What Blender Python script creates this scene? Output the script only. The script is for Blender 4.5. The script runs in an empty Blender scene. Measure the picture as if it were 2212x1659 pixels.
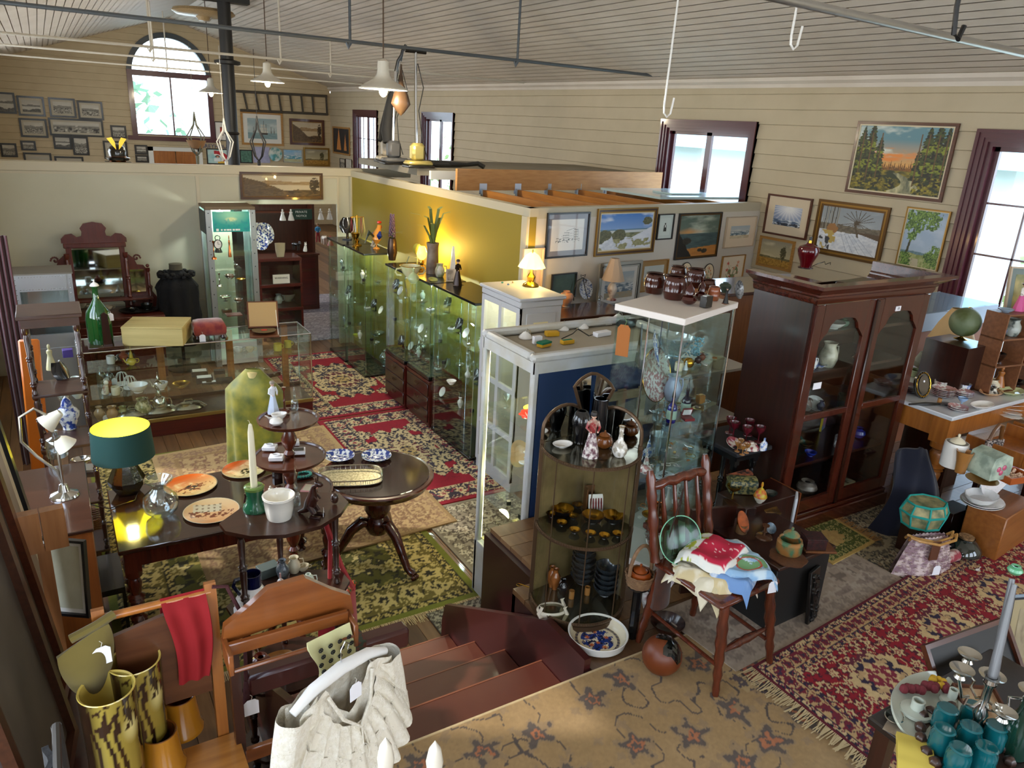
import bpy,bmesh,math,random,colorsys
import numpy as np
from mathutils import Vector,Matrix
from math import cos,sin
Vr=Vector
R=random.Random(7)
PI=math.pi
sc=bpy.context.scene
C=sc.collection
YAW,PITCH,ROLL,FPX,HC,U=math.radians(31.965),math.radians(19.009),math.radians(3.393),1606.6,3.2,0.9
fw=Vr((sin(YAW)*cos(PITCH),cos(YAW)*cos(PITCH),-sin(PITCH)))
r0=Vr((cos(YAW),-sin(YAW),0));u0=r0.cross(fw)
rt=r0*cos(ROLL)+u0*sin(ROLL);up=-r0*sin(ROLL)+u0*cos(ROLL)
cam=bpy.data.cameras.new('camera');camo=bpy.data.objects.new('camera',cam);C.objects.link(camo)
camo.matrix_world=Matrix(((rt.x,up.x,-fw.x,0),(rt.y,up.y,-fw.y,0),(rt.z,up.z,-fw.z,HC),(0,0,0,1)))
cam.sensor_width=36;cam.lens=FPX/2212*36;cam.clip_start=.02;cam.clip_end=200
sc.camera=camo
CAM=Vr((0,0,HC))
def ray(px,py):return fw+rt*((px-1106)/FPX)-up*((py-829.5)/FPX)
def at(px,py,z):
 d=ray(px,py);return CAM+d*((z-HC)/d.z)
def onx(px,py,X):d=ray(px,py);return CAM+d*(X/d.x)
def ony(px,py,Y):d=ray(px,py);return CAM+d*(Y/d.y)
sc.view_settings.view_transform='Standard';sc.view_settings.look='None'
sc.view_settings.exposure=0.62;sc.view_settings.gamma=1;sc.view_settings.use_curve_mapping=False
cy=sc.cycles
cy.max_bounces=7;cy.diffuse_bounces=4;cy.glossy_bounces=3;cy.transmission_bounces=4;cy.transparent_max_bounces=24
cy.caustics_reflective=False;cy.caustics_refractive=False;cy.sample_clamp_indirect=4;cy.use_denoising=True
w=bpy.data.worlds.new('sky');sc.world=w;w.use_nodes=True
nt=w.node_tree;nt.nodes.clear()
wo=nt.nodes.new('ShaderNodeOutputWorld');bg=nt.nodes.new('ShaderNodeBackground')
tc=nt.nodes.new('ShaderNodeTexCoord');sp=nt.nodes.new('ShaderNodeSeparateXYZ');cr=nt.nodes.new('ShaderNodeValToRGB')
nt.links.new(tc.outputs['Generated'],sp.inputs[0]);nt.links.new(sp.outputs['Z'],cr.inputs[0]);nt.links.new(cr.outputs[0],bg.inputs[0])
nt.links.new(bg.outputs[0],wo.inputs[0])
cr.color_ramp.elements[0].position=0.0;cr.color_ramp.elements[0].color=(.86,.93,1,1)
cr.color_ramp.elements[1].position=.5;cr.color_ramp.elements[1].color=(.66,.80,1,1)
bg.inputs[1].default_value=4.6
def Lm(name,kind,loc,power,col=(1,1,1),size=.1,rot=(0,0,0),size_y=None,portal=False,spot=None):
 l=bpy.data.lights.new(name,kind);o=bpy.data.objects.new(name,l);C.objects.link(o)
 o.location=loc;o.rotation_euler=rot;l.energy=power;l.color=col
 if kind=='AREA':
  l.size=size
  if size_y:l.shape='RECTANGLE';l.size_y=size_y
  if portal:l.cycles.is_portal=True
 elif kind=='SUN':l.angle=size
 else:
  l.shadow_soft_size=size
  if spot:l.spot_size=spot;l.spot_blend=.6
 return o
Lm('sunlight','SUN',(-3,-6,8),2.0,(1,.95,.86),.03,(math.radians(52),0,math.radians(-118)))
def lin(h):
 if not isinstance(h,str):return tuple(h)+(1,)if len(h)==3 else tuple(h)
 c=[int(h[i:i+2],16)/255 for i in(1,3,5)]
 return tuple(x/12.92 if x<=.04045 else((x+.055)/1.055)**2.4 for x in c)+(1,)
MATS={}
def Q(key,col='#888888',rough=.5,metal=0.,coat=0.,emit=None,es=0.,noise=None,bump=0.,bs=60,spec=None,sheen=0.,sss=0.,trans=0.):
 """principled material; noise=(second colour, scale, amount, (sx,sy,sz)) mixes a second colour in"""
 if key in MATS:return MATS[key]
 m=bpy.data.materials.new(key);m.use_nodes=True;n=m.node_tree;p=n.nodes['Principled BSDF']
 p.inputs['Base Color'].default_value=lin(col);p.inputs['Roughness'].default_value=rough;p.inputs['Metallic'].default_value=metal
 p.inputs['Coat Weight'].default_value=coat;p.inputs['Coat Roughness'].default_value=.08
 if spec is not None:p.inputs['Specular IOR Level'].default_value=spec
 if sheen:p.inputs['Sheen Weight'].default_value=sheen
 if emit:p.inputs['Emission Color'].default_value=lin(emit);p.inputs['Emission Strength'].default_value=es
 if trans:p.inputs['Transmission Weight'].default_value=trans
 if noise or bump:
  t=n.nodes.new('ShaderNodeTexCoord');mp=n.nodes.new('ShaderNodeMapping');n.links.new(t.outputs['Object'],mp.inputs[0])
 if noise:
  mp.inputs['Scale'].default_value=noise[3]if len(noise)>3 else(1,1,1)
  x=n.nodes.new('ShaderNodeTexNoise');x.inputs['Scale'].default_value=noise[1];x.inputs['Detail'].default_value=4
  n.links.new(mp.outputs[0],x.inputs['Vector'])
  r=n.nodes.new('ShaderNodeValToRGB');a=noise[2]
  r.color_ramp.elements[0].position=.5-a;r.color_ramp.elements[1].position=.5+a
  r.color_ramp.elements[0].color=lin(col);r.color_ramp.elements[1].color=lin(noise[0])
  n.links.new(x.outputs['Fac'],r.inputs[0]);n.links.new(r.outputs[0],p.inputs['Base Color'])
 if bump:
  x=n.nodes.new('ShaderNodeTexNoise');x.inputs['Scale'].default_value=bs;n.links.new(t.outputs['Object'],x.inputs['Vector'])
  b=n.nodes.new('ShaderNodeBump');b.inputs['Strength'].default_value=bump;b.inputs['Distance'].default_value=.004
  n.links.new(x.outputs['Fac'],b.inputs['Height']);n.links.new(b.outputs[0],p.inputs['Normal'])
 MATS[key]=m;return m
def Wo(key,c1='#000000',c2='#000000',rough=.35,coat=.3,axis=2,sc_=9):
 s=[6,6,6];s[axis]=.5
 return Q(key,c1,rough,coat=coat,noise=(c2,sc_,.3,tuple(s)))
def Gs(key,tint='#e6f2ee',refl=.10,rough=.02):
 """thin clear glass: see-through with a fresnel sheen, lets light pass"""
 if key in MATS:return MATS[key]
 m=bpy.data.materials.new(key);m.use_nodes=True;n=m.node_tree;n.nodes.clear()
 o=n.nodes.new('ShaderNodeOutputMaterial');mx=n.nodes.new('ShaderNodeMixShader');t=n.nodes.new('ShaderNodeBsdfTransparent')
 g=n.nodes.new('ShaderNodeBsdfGlossy');lw=n.nodes.new('ShaderNodeLayerWeight');ma=n.nodes.new('ShaderNodeMath')
 pw=n.nodes.new('ShaderNodeMath');pw.operation='POWER';pw.inputs[1].default_value=4
 ma.operation='MULTIPLY_ADD';lw.inputs[0].default_value=.5;ma.inputs[1].default_value=.5;ma.inputs[2].default_value=refl*.35;n.links.new(lw.outputs['Facing'],pw.inputs[0])
 t.inputs[0].default_value=lin(tint);g.inputs['Roughness'].default_value=rough;g.inputs[0].default_value=(.9,.95,.95,1)
 n.links.new(pw.outputs[0],ma.inputs[0]);n.links.new(ma.outputs[0],mx.inputs[0])
 n.links.new(t.outputs[0],mx.inputs[1]);n.links.new(g.outputs[0],mx.inputs[2]);n.links.new(mx.outputs[0],o.inputs[0])
 MATS[key]=m;return m
def lace(key,col,hole=.45,scale=60):
 """cloth with real see-through holes"""
 if key in MATS:return MATS[key]
 m=Q(key,col,.9);n=m.node_tree;p=n.nodes['Principled BSDF']
 t=n.nodes.new('ShaderNodeTexCoord');v=n.nodes.new('ShaderNodeTexVoronoi');v.inputs['Scale'].default_value=scale
 c=n.nodes.new('ShaderNodeMath');c.operation='GREATER_THAN';c.inputs[1].default_value=hole
 n.links.new(t.outputs['Object'],v.inputs['Vector']);n.links.new(v.outputs['Distance'],c.inputs[0]);n.links.new(c.outputs[0],p.inputs['Alpha'])
 return m
def Cm(key='painted',rough=.6,coat=0.,bump=0.,bs=300):
 """shows the colour pattern woven, glazed or painted on the surface"""
 k='col_'+key
 if k in MATS:return MATS[k]
 m=Q(k,'#ffffff',rough,coat=coat,bump=bump,bs=bs);n=m.node_tree
 a=n.nodes.new('ShaderNodeAttribute');a.attribute_name='Col';n.links.new(a.outputs['Color'],n.nodes['Principled BSDF'].inputs['Base Color'])
 return m
class M:
 def __init__(s,mt=None):s.v=[];s.f=[];s.mi=[];s.ms=[];s.T=Matrix();s.cur=0;s.use(mt or Q('plain'))
 def use(s,mt):
  if mt not in s.ms:s.ms.append(mt)
  s.cur=s.ms.index(mt);return s
 def tr(s,x=0,y=0,z=0,rz=0,rx=0,ry=0,k=1):
  s.T=Matrix.Translation((x,y,z))@Matrix.Rotation(rz,4,'Z')@Matrix.Rotation(ry,4,'Y')@Matrix.Rotation(rx,4,'X')@Matrix.Scale(k,4);return s
 def add(s,vs,fs):
  b=len(s.v);s.v+=[tuple(s.T@Vr(p))for p in vs]
  s.f+=[tuple(b+i for i in f)for f in fs];s.mi+=[s.cur]*len(fs);return s
 def box(s,x0,y0,z0,x1,y1,z1,b=0):
  if b<=0:
   return s.add([(x,y,z)for z in(z0,z1)for y in(y0,y1)for x in(x0,x1)],
      [(0,2,3,1),(4,5,7,6),(0,1,5,4),(2,6,7,3),(0,4,6,2),(1,3,7,5)])
  b=min(b,.49*min(x1-x0,y1-y0,z1-z0));vs=[];ix={}
  for i,x in enumerate((x0,x1)):
   for j,y in enumerate((y0,y1)):
    for k,z in enumerate((z0,z1)):
     dx,dy,dz=b*(1-2*i),b*(1-2*j),b*(1-2*k)
     for a,q in enumerate(((0,dy,dz),(dx,0,dz),(dx,dy,0))):
      ix[i,j,k,a]=len(vs);vs.append((x+q[0],y+q[1],z+q[2]))
  fs=[]
  for i in(0,1):
   g=lambda*t:[ix[q]for q in t]
   fs.append(g((i,0,0,0),(i,1,0,0),(i,1,1,0),(i,0,1,0))[::1 if i else-1])
   fs.append(g((0,i,0,1),(1,i,0,1),(1,i,1,1),(0,i,1,1))[::-1 if i else 1])
   fs.append(g((0,0,i,2),(1,0,i,2),(1,1,i,2),(0,1,i,2))[::1 if i else-1])
  for i in(0,1):
   for j in(0,1):
    s1=1 if i==j else-1
    fs.append([ix[i,j,0,0],ix[i,j,1,0],ix[i,j,1,1],ix[i,j,0,1]][::-s1])
    fs.append([ix[i,0,j,0],ix[i,1,j,0],ix[i,1,j,2],ix[i,0,j,2]][::s1])
    fs.append([ix[0,i,j,1],ix[1,i,j,1],ix[1,i,j,2],ix[0,i,j,2]][::-s1])
    for k in(0,1):
     fs.append([ix[i,j,k,0],ix[i,j,k,1],ix[i,j,k,2]][::1 if(i+j+k)%2 else-1])
  return s.add(vs,fs)
 def lathe(s,prof,seg=20,x=0,y=0,z=0,sx=1,sy=1,a0=0,a1=2*PI,wave=None):
  full=abs(a1-a0-2*PI)<1e-6;n=seg if full else seg+1;vs=[];fs=[]
  for r,h in prof:
   for i in range(n):
    a=a0+(a1-a0)*i/seg;q=r*(1+wave[1]*cos(wave[0]*a))if wave else r
    vs.append((x+q*sx*cos(a),y+q*sy*sin(a),z+h))
  for j in range(len(prof)-1):
   if prof[j][0]<1e-5 and prof[j+1][0]<1e-5:continue
   for i in range(seg):
    k=(i+1)%n;fs.append((j*n+i,j*n+k,(j+1)*n+k,(j+1)*n+i))
  return s.add(vs,fs)
 def tube(s,pts,r,seg=8,closed=False,caps=True):
  P=[Vr(p)for p in pts];n=len(P);rs=r if isinstance(r,(list,tuple))else[r]*n;vs=[];fs=[];prev=None
  for i,p in enumerate(P):
   d=(P[(i+1)%n]-P[i-1])if closed else(P[min(i+1,n-1)]-P[max(i-1,0)])
   d=d.normalized()if d.length>1e-9 else Vr((0,0,1))
   a=prev if prev is not None else(Vr((0,0,1))if abs(d.z)<.9 else Vr((1,0,0)))
   a=(a-d*a.dot(d)).normalized();prev=a;b=d.cross(a)
   for k in range(seg):
    t=2*PI*k/seg;vs.append(tuple(p+(a*cos(t)+b*sin(t))*rs[i]))
  m=n if closed else n-1
  for i in range(m):
   for k in range(seg):
    j=(i+1)%n;fs.append((i*seg+k,i*seg+(k+1)%seg,j*seg+(k+1)%seg,j*seg+k))
  if caps and not closed:fs.append(tuple(range(seg))[::-1]);fs.append(tuple((n-1)*seg+k for k in range(seg)))
  return s.add(vs,fs)
 def prism(s,out,h0,h1,plane='xy',hole=None):
  """extrude a 2-D outline; plane xy -> along z, xz -> along y, yz -> along x; hole = second outline with the same count"""
  P={'xy':lambda a,b,h:(a,b,h),'xz':lambda a,b,h:(a,h,b),'yz':lambda a,b,h:(h,a,b)}[plane]
  n=len(out)
  if hole:
   vs=[P(a,b,h)for h in(h0,h1)for o in(out,hole)for a,b in o];fs=[]
   for i in range(n):
    j=(i+1)%n
    fs+=[(i,j,n+j,n+i),(2*n+i,3*n+i,3*n+j,2*n+j),(i,2*n+i,2*n+j,j),(n+i,n+j,3*n+j,3*n+i)]
   return s.add(vs,fs)
  vs=[P(a,b,h)for h in(h0,h1)for a,b in out]
  return s.add(vs,[tuple(range(n))[::-1],tuple(range(n,2*n))]+[(i,(i+1)%n,n+(i+1)%n,n+i)for i in range(n)])
 def ball(s,x,y,z,r,seg=12,sx=1,sy=1,sz=1):
  k=max(5,seg//2+1);return s.lathe([(max(r*sin(PI*i/k),0.),-r*sz*cos(PI*i/k))for i in range(k+1)],seg,x,y,z,sx,sy)
 def sheet(s,nx,ny,fn,th=0.):
  """surface fn(u,v)->point, optional thickness along z of the local normal"""
  vs=[tuple(fn(i/nx,j/ny))for j in range(ny+1)for i in range(nx+1)];q=lambda i,j:j*(nx+1)+i
  fs=[(q(i,j),q(i+1,j),q(i+1,j+1),q(i,j+1))for j in range(ny)for i in range(nx)]
  if th:
   A=np.array(vs).reshape(ny+1,nx+1,3);du=np.gradient(A,axis=1);dv=np.gradient(A,axis=0);N=np.cross(du,dv)
   N/=np.maximum(np.linalg.norm(N,axis=2,keepdims=True),1e-9);B=(A-N*th).reshape(-1,3);o=len(vs)
   vs+=[tuple(p)for p in B];fs+=[tuple(o+i for i in f[::-1])for f in fs]
   for i in range(nx):fs+=[(q(i+1,0),q(i,0),o+q(i,0),o+q(i+1,0)),(q(i,ny),q(i+1,ny),o+q(i+1,ny),o+q(i,ny))]
   for j in range(ny):fs+=[(q(0,j),q(0,j+1),o+q(0,j+1),o+q(0,j)),(q(nx,j+1),q(nx,j),o+q(nx,j),o+q(nx,j+1))]
  return s.add(vs,fs)
 def mesh(s,name,sharp=38):
  me=bpy.data.meshes.new(name);me.from_pydata(s.v,[],s.f)
  for m in s.ms:me.materials.append(m)
  bm=bmesh.new();bm.from_mesh(me);bmesh.ops.recalc_face_normals(bm,faces=bm.faces);bm.to_mesh(me);bm.free()
  me.polygons.foreach_set('material_index',s.mi);me.shade_smooth();me.set_sharp_from_angle(angle=math.radians(sharp));me.update();return me
def tag(o,label=None,cat=None,group=None,kind=None):
 if label:o['label']=label
 if cat:o['category']=cat
 if group:o['group']=group
 if kind:o['kind']=kind
 return o
def O(name,m,parent=None,loc=None,rz=0,rot=None,label=None,cat=None,group=None,kind=None,sharp=38):
 me=m.mesh(name,sharp)if isinstance(m,M)else m
 o=bpy.data.objects.new(name,me);C.objects.link(o);o.parent=parent
 if loc is not None:o.location=loc
 o.rotation_euler=rot if rot else(0,0,rz)
 return tag(o,label,cat,group,kind)
def E(name,label=None,cat=None,loc=(0,0,0),rz=0,group=None,kind=None,rot=None):
 o=bpy.data.objects.new(name,None);C.objects.link(o);o.location=loc;o.rotation_euler=rot if rot else(0,0,rz)
 o.empty_display_size=.05;return tag(o,label,cat,group,kind)
def Su(name,m,parent=None,**k):return O(name,m,parent,kind='structure',**k)
def dup(root,loc,rz=None,label=None,group=None,scale=None):
 r=root.copy();C.objects.link(r);r.location=loc
 if rz is not None:r.rotation_euler=(0,0,rz)
 if label:r['label']=label
 if group:r['group']=group
 if scale:r.scale=(scale,)*3 if not isinstance(scale,tuple)else scale
 for ch in list(root.children):
  c=ch.copy();C.objects.link(c);c.parent=r
  for g in ch.children:
   d=g.copy();C.objects.link(d);d.parent=c
 return r
def vnoise(x,y,seed=0):
 xi=np.floor(x).astype(np.int64);yi=np.floor(y).astype(np.int64);xf=x-xi;yf=y-yi
 def h(a,b):
  n=(a*374761393+b*668265263+seed*1274126177)&0x7fffffff;n=((n^(n>>13))*1274126177)&0x7fffffff
  return((n^(n>>16))&0xffff)/65535.
 sx=xf*xf*(3-2*xf);sy=yf*yf*(3-2*yf)
 return(h(xi,yi)*(1-sx)+h(xi+1,yi)*sx)*(1-sy)+(h(xi,yi+1)*(1-sx)+h(xi+1,yi+1)*sx)*sy
def fbm(x,y,seed=0,o=4):
 s=0;a=.5
 for k in range(o):s=s+a*vnoise(x*2**k,y*2**k,seed+k);a*=.5
 return s/(1-.5**o)
def mixc(a,b,t):
 t=np.clip(t,0,1)[...,None];return a*(1-t)+b*t
def cc(h,like):return np.ones(like.shape+(3,))*np.array(lin(h)[:3])
def Ph(name,P,cols,mt,parent=None,th=0.,**k):
 """grid P (ny,nx,3) with linear colours (ny,nx,3)"""
 ny,nx=P.shape[:2];V=P.reshape(-1,3);cl=cols.reshape(-1,3)
 idx=np.arange(nx*ny).reshape(ny,nx)
 F=np.stack([idx[:-1,:-1],idx[:-1,1:],idx[1:,1:],idx[1:,:-1]],-1).reshape(-1,4)
 if th:
  V=np.concatenate([V,V-np.array([0,0,th])])if np.isscalar(th)else np.concatenate([V,V-np.array(th)]);n=nx*ny;cl=np.concatenate([cl,cl])
  e=np.concatenate([idx[0,:],idx[1:,-1],idx[-1,-2::-1],idx[-2:0:-1,0]]);e2=np.roll(e,-1)
  F=np.concatenate([F,F[:,::-1]+n,np.stack([e2,e,e+n,e2+n],-1)])
 me=bpy.data.meshes.new(name);me.vertices.add(len(V));me.vertices.foreach_set('co',V.astype(np.float32).ravel())
 me.loops.add(F.size);me.loops.foreach_set('vertex_index',F.astype(np.int32).ravel());me.polygons.add(len(F))
 me.polygons.foreach_set('loop_start',np.arange(0,F.size,4,dtype=np.int32));me.polygons.foreach_set('loop_total',np.full(len(F),4,np.int32))
 me.update(calc_edges=True)
 a=me.color_attributes.new('Col','FLOAT_COLOR','POINT');a.data.foreach_set('color',np.concatenate([cl,np.ones((len(cl),1))],1).astype(np.float32).ravel())
 me.materials.append(mt);me.shade_smooth();me.set_sharp_from_angle(angle=.7)
 return O(name,me,parent,**k)
def flat(w,h,nx,ny):
 u,v=np.meshgrid(np.linspace(0,1,nx),np.linspace(0,1,ny));return u,v
def Tx(s,size,mt,parent,loc,rot=(0,0,0),name='lettering',ext=.0006,align='CENTER'):
 cu=bpy.data.curves.new(name,'FONT');cu.body=s;cu.size=size;cu.extrude=ext;cu.align_x=align;cu.align_y='CENTER';cu.resolution_u=3
 t=bpy.data.objects.new(name,cu);C.objects.link(t);bpy.context.view_layer.update()
 me=bpy.data.meshes.new_from_object(t);C.objects.unlink(t);bpy.data.objects.remove(t)
 me.materials.clear();me.materials.append(mt)
 return O(name,me,parent,loc=loc,rot=rot)
# ================================================================ the room
XR,XL,YG,YP,YB=7.5,-1.0,23.24,10.45,-3.4
ez=lambda y:3.89+.0052*(y-3.8)
cream=Q('cream_paint','#bfb297',.55,noise=('#b3a68b',3,.3));creamc=Q('ceiling_paint','#d6cdc0',.6,noise=('#c8beaf',2,.3))
plaster=Q('pale_plaster_paint','#b9b6a1',.6,noise=('#afab95',1.5,.3))
ochre=Q('ochre_paint','#89761a',.6);maroon=Q('maroon_gloss','#4a1420',.3,coat=.4);whitep=Q('white_paint','#dcdcd6',.45)
def cut(a0,a1,holes):
 out=[];c=a0
 for h0,h1 in sorted(holes):
  if h1<=c or h0>=a1:continue
  if h0>c:out.append((c,h0))
  c=max(c,h1)
 if c<a1:out.append((c,a1))
 return out
def boards(m,P,u0,u1,z0,z1,bh,holes,lap=.02,gap=.008,jit=0):
 """lapped boards; P(u, depth, z) -> point; holes = list of fn(z)->(u0,u1) or None, with z breaks"""
 z=z0
 while z<z1-1e-6:
  zt=min(z+bh,z1);br=sorted({z,zt}|{q for q in sum([h[1]for h in holes],[])if z<q<zt})
  for a,b in zip(br,br[1:]):
   mid=(a+b)/2;hs=[h[0](mid)for h in holes];hs=[h for h in hs if h]
   for s,e in cut(u0,u1,hs):
    d=lambda q:lap*(1-(q-z)/(zt-z))
    bot=a+gap if a==z else a
    m.add([P(s,d(bot),bot),P(e,d(bot),bot),P(e,d(b),b),P(s,d(b),b)],[(0,1,2,3)])
    if a==z:m.add([P(s,0,a),P(e,0,a),P(e,d(bot),bot),P(s,d(bot),bot)],[(0,1,2,3)])
  z=zt
def rect(u0,u1,z0,z1):return(lambda z:(u0,u1)if z0<z<z1 else None,[z0,z1])
def slab(m,P,u0,u1,z0,z1,holes,d0=-.02,d1=-.16):
 zs=sorted({z0,z1}|{q for h in holes for q in h[1]if z0<q<z1})
 for a,b in zip(zs,zs[1:]):
  hs=[h[0]((a+b)/2)for h in holes]
  for s,e in cut(u0,u1,[h for h in hs if h]):
   v=[P(u,d,z)for z in(a,b)for d in(d0,d1)for u in(s,e)]
   m.add(v,[(0,2,3,1),(4,5,7,6),(0,1,5,4),(2,6,7,3),(0,4,6,2),(1,3,7,5)])
WR=[(2.2,4.05,1.25,3.43),(6.69,8.41,1.3,3.43),(14.9,16.5,1.6,3.42),(19.3,21.1,.9,3.42)]
holes=[rect(a+.1,b-.1,c+.06,d-.1)for a,b,c,d in WR]
PR=lambda u,d,z:(XR-d,u,z)
m=M(cream);boards(m,PR,YB,YG,.0,3.86,.17,holes);slab(m,PR,YB,YG,0,4.2,holes)
Su('wall_right',m,sharp=20)
AW=(2.08,4.17,2.40,4.0);acx,ar=(AW[0]+AW[1])/2,(AW[1]-AW[0])/2-.1
def arch(z):
 if AW[2]+.05<z<AW[3]:return(acx-ar,acx+ar)
 if AW[3]<=z<AW[3]+ar:
  h=math.sqrt(max(ar*ar-(z-AW[3])**2,0));return(acx-h,acx+h)
azs=[AW[2]+.05]+[AW[3]+ar*i/14 for i in range(15)]
PG=lambda u,d,z:(u,YG-d,z)
m=M(Q('gable_paint','#c2b190',.6,noise=('#b5a383',3,.3)));boards(m,PG,XL,XR,0,5.5,.17,[(arch,azs)]);slab(m,PG,XL-.2,XR,0,5.8,[(arch,azs)])
Su('wall_gable',m,sharp=20)
PL=lambda u,d,z:(XL+d,u,z)
hl=[rect(a,a+1.9,1.3,3.4)for a in(-2.6,.4,3.2,6.0,11.6,14.6,17.6)]  # unseen openings in the left wall, added to let in fill daylight
m=M(cream);slab(m,PL,YB,YG,0,4.2,hl,.0,-.14);Su('wall_left',m)
m=M(cream);slab(m,lambda u,d,z:(u,YB+d,z),XL-.2,XR,0,5.8,[rect(-.4,1.6,1.5,3.6),rect(2.6,4.6,1.5,3.6),rect(5.2,7.0,1.5,3.6)],0,-.14);Su('wall_rear',m)  # rear openings out of view, added so sky light enters from behind
XC,ZC=3.2,5.4
m=M(creamc)
for side in(1,-1):
 xe=XR+.1 if side>0 else XL-.1;n=38
 for i in range(n):
  for t0,t1,d0,d1 in((i+.05,i+.95,0,0),(i-.05,i,.014,.014),(i,i+.05,.014,.014)):
   q=[]
   for y in(YB,YG+.05):
    for t in(t0,t1):
     k=t/n;q.append((xe+(XC-xe)*k,y,(ez(y)-.02)+(ZC-ez(y)+.02)*k+(d0 if t==t0 else d1)))
   m.add(q,[(0,1,3,2)if side>0 else(0,2,3,1)])
m.prism([(XL-.3,3.9),(XC,5.46),(XR+.3,3.97),(XR+.3,4.3),(XC,5.8),(XL-.3,4.2)],YB-.2,YG+.2,'xz')
Su('ceiling',m,sharp=20)
m=M(creamc)
for y0,y1 in((YB,YG),):
 q=[(XR,-.09),(XR-.02,-.09),(XR-.03,-.05),(XR-.07,-.02),(XR-.08,.02),(XR,.04)]
 vs=[(x,y,ez(y)+z)for y in(y0,y1)for x,z in q];n=len(q)
 m.add(vs,[(i,i+1,n+i+1,n+i)for i in range(n-1)])
Su('trim_1',m)
planks=[Wo('floor_board_'+str(i),a,b,.45,.15,1,5)for i,(a,b)in enumerate((('#6b4a2c','#4e3520'),('#7b5632','#5c3f25'),('#8a6540','#684729')))]
m=M(planks[0])
x=XL
while x<XR:
 m.use(planks[R.randrange(3)]);m.box(x+.001,2.0,-.03,min(x+.118,XR),YG,0);x+=.12
m.use(Q('under_floor','#1c120a',.9));m.box(XL,2.0,-.06,XR,YG,-.032);Su('floor',m)
m=M(planks[0])
def up_boards(x0,x1,y0,y1):
 y=y1
 while y>y0:
  m.use(planks[R.randrange(3)]);m.box(x0,max(y-.118,y0),U-.03,x1,y-.002,U);y-=.12
up_boards(1.84,XR,YB,2.82);up_boards(2.04,XR,2.82,3.42);up_boards(XL,1.84,YB,2.12)
Su('floor_upper',m)
riser=Q('dark_red_riser_paint','#2c0d0e',.35,coat=.2)
m=M(riser);m.box(2.04,3.38,0,XR,3.42,U-.03);m.box(1.84,2.79,0,2.04,2.82,U-.031);m.box(2.0,2.82,0,2.04,3.42,U-.03);m.box(1.84,2.12,0,1.88,2.82,U-.032);m.box(XL,2.08,0,1.84,2.118,U-.031)
Su('wall_platform',m)
tr=Q('brown_red_stair_paint','#5a2a20',.38,coat=.15,noise=('#6b3a28',2.2,.2));tr2=Q('dark_stair_paint','#3c1214',.35,coat=.2)
st=E('staircase','dark red painted timber stairs going down from the carpeted platform','stairs',(0,0,0))
ys=[2.12,2.44,2.78,3.11,3.44]
for k in range(4):
 z=.72-.18*k;m=M(Q('nosing_highlight','#8a5038',.5));m.box(.62,ys[k+1]+.012,z-.03,1.80,ys[k+1]+.021,z+.0012);O('nosing',m,st);m=M(tr);m.box(.62,ys[k]-.04,z-.035,1.80,ys[k+1]+.02,z,.004);O('tread',m,st)  # lighter strip along each nosing: the edge highlight put into the colour
 m=M(tr2);m.box(.62,ys[k+1]-.03,z-.18 if k<3 else 0,1.80,ys[k+1]-.005,z-.036);O('riser',m,st)
for x in(1.80,.58):
 m=M(Q('stringer_paint','#401716',.33,coat=.3));m.prism([(2.13,.0),(3.56,0),(3.56,.22),(3.52,.36),(2.45,.96),(2.13,.96)],x,x+.035,'yz');O('stringer',m,st)
pane=Gs('window_glass','#f4fbff',.06)
def Wn(n,a,b,z0,z1,P,cols,rows,sill=True,deep=.10,label=None):
 w=E('window_%d'%n,kind='structure');fr=M(maroon)
 def bx(u0,u1,d0,d1,q0,q1,mm=fr):
  v=[P(u,d,z)for z in(q0,q1)for d in(d0,d1)for u in(u0,u1)]
  mm.add(v,[(0,2,3,1),(4,5,7,6),(0,1,5,4),(2,6,7,3),(0,4,6,2),(1,3,7,5)])
 for t,e in((.11,.03),(.075,.045),(.03,.06)):
  bx(a,a+t,-.0,e,z0,z1);bx(b-t,b,0,e,z0,z1);bx(a+t,b-t,0,e,z1-t,z1)
 bx(a+.1,a+.15,-.13,.005,z0,z1-.1);bx(b-.15,b-.1,-.13,.005,z0,z1-.1);bx(a+.15,b-.15,-.13,.005,z1-.15,z1-.1)
 if sill:bx(a-.04,b+.04,-.12,.07,z0,z0+.06)
 O('frame',fr,w,kind='structure')
 s=M(maroon);n2=2;W_=(b-a-.3)/n2
 for k in range(n2):
  u0=a+.15+k*W_;u1=u0+W_
  for q in((u0,u0+.045,z0+.06,z1-.15),(u1-.045,u1,z0+.06,z1-.15),(u0,u1,z1-.19,z1-.15),(u0,u1,z0+.06,z0+.11)):bx(q[0],q[1],-.09,-.05,q[2],q[3],s)
  for c in range(1,cols):c_=u0+W_*c/cols;bx(c_-.009,c_+.009,-.08,-.06,z0+.1,z1-.18,s)
  for r in range(1,rows):r_=z0+.1+(z1-z0-.28)*r/rows;bx(u0,u1,-.08,-.06,r_-.009,r_+.009,s)
  g=M(pane);bx(u0+.04,u1-.04,-.072,-.068,z0+.1,z1-.18,g);O('pane',g,w,kind='structure')
 O('sash',s,w,kind='structure');return w
Wn(1,WR[0][0],WR[0][1],WR[0][2],WR[0][3],PR,2,4);Wn(2,WR[1][0],WR[1][1],WR[1][2],WR[1][3],PR,1,1)
Wn(3,WR[2][0],WR[2][1],WR[2][2],WR[2][3],PR,1,1);Wn(4,WR[3][0],WR[3][1],WR[3][2],WR[3][3],PR,2,4)
w5=E('window_5',kind='structure');m=M(maroon)
def gb(m,u0,u1,d0,d1,z0,z1):m.box(u0,YG-d1,z0,u1,YG-d0,z1)
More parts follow.
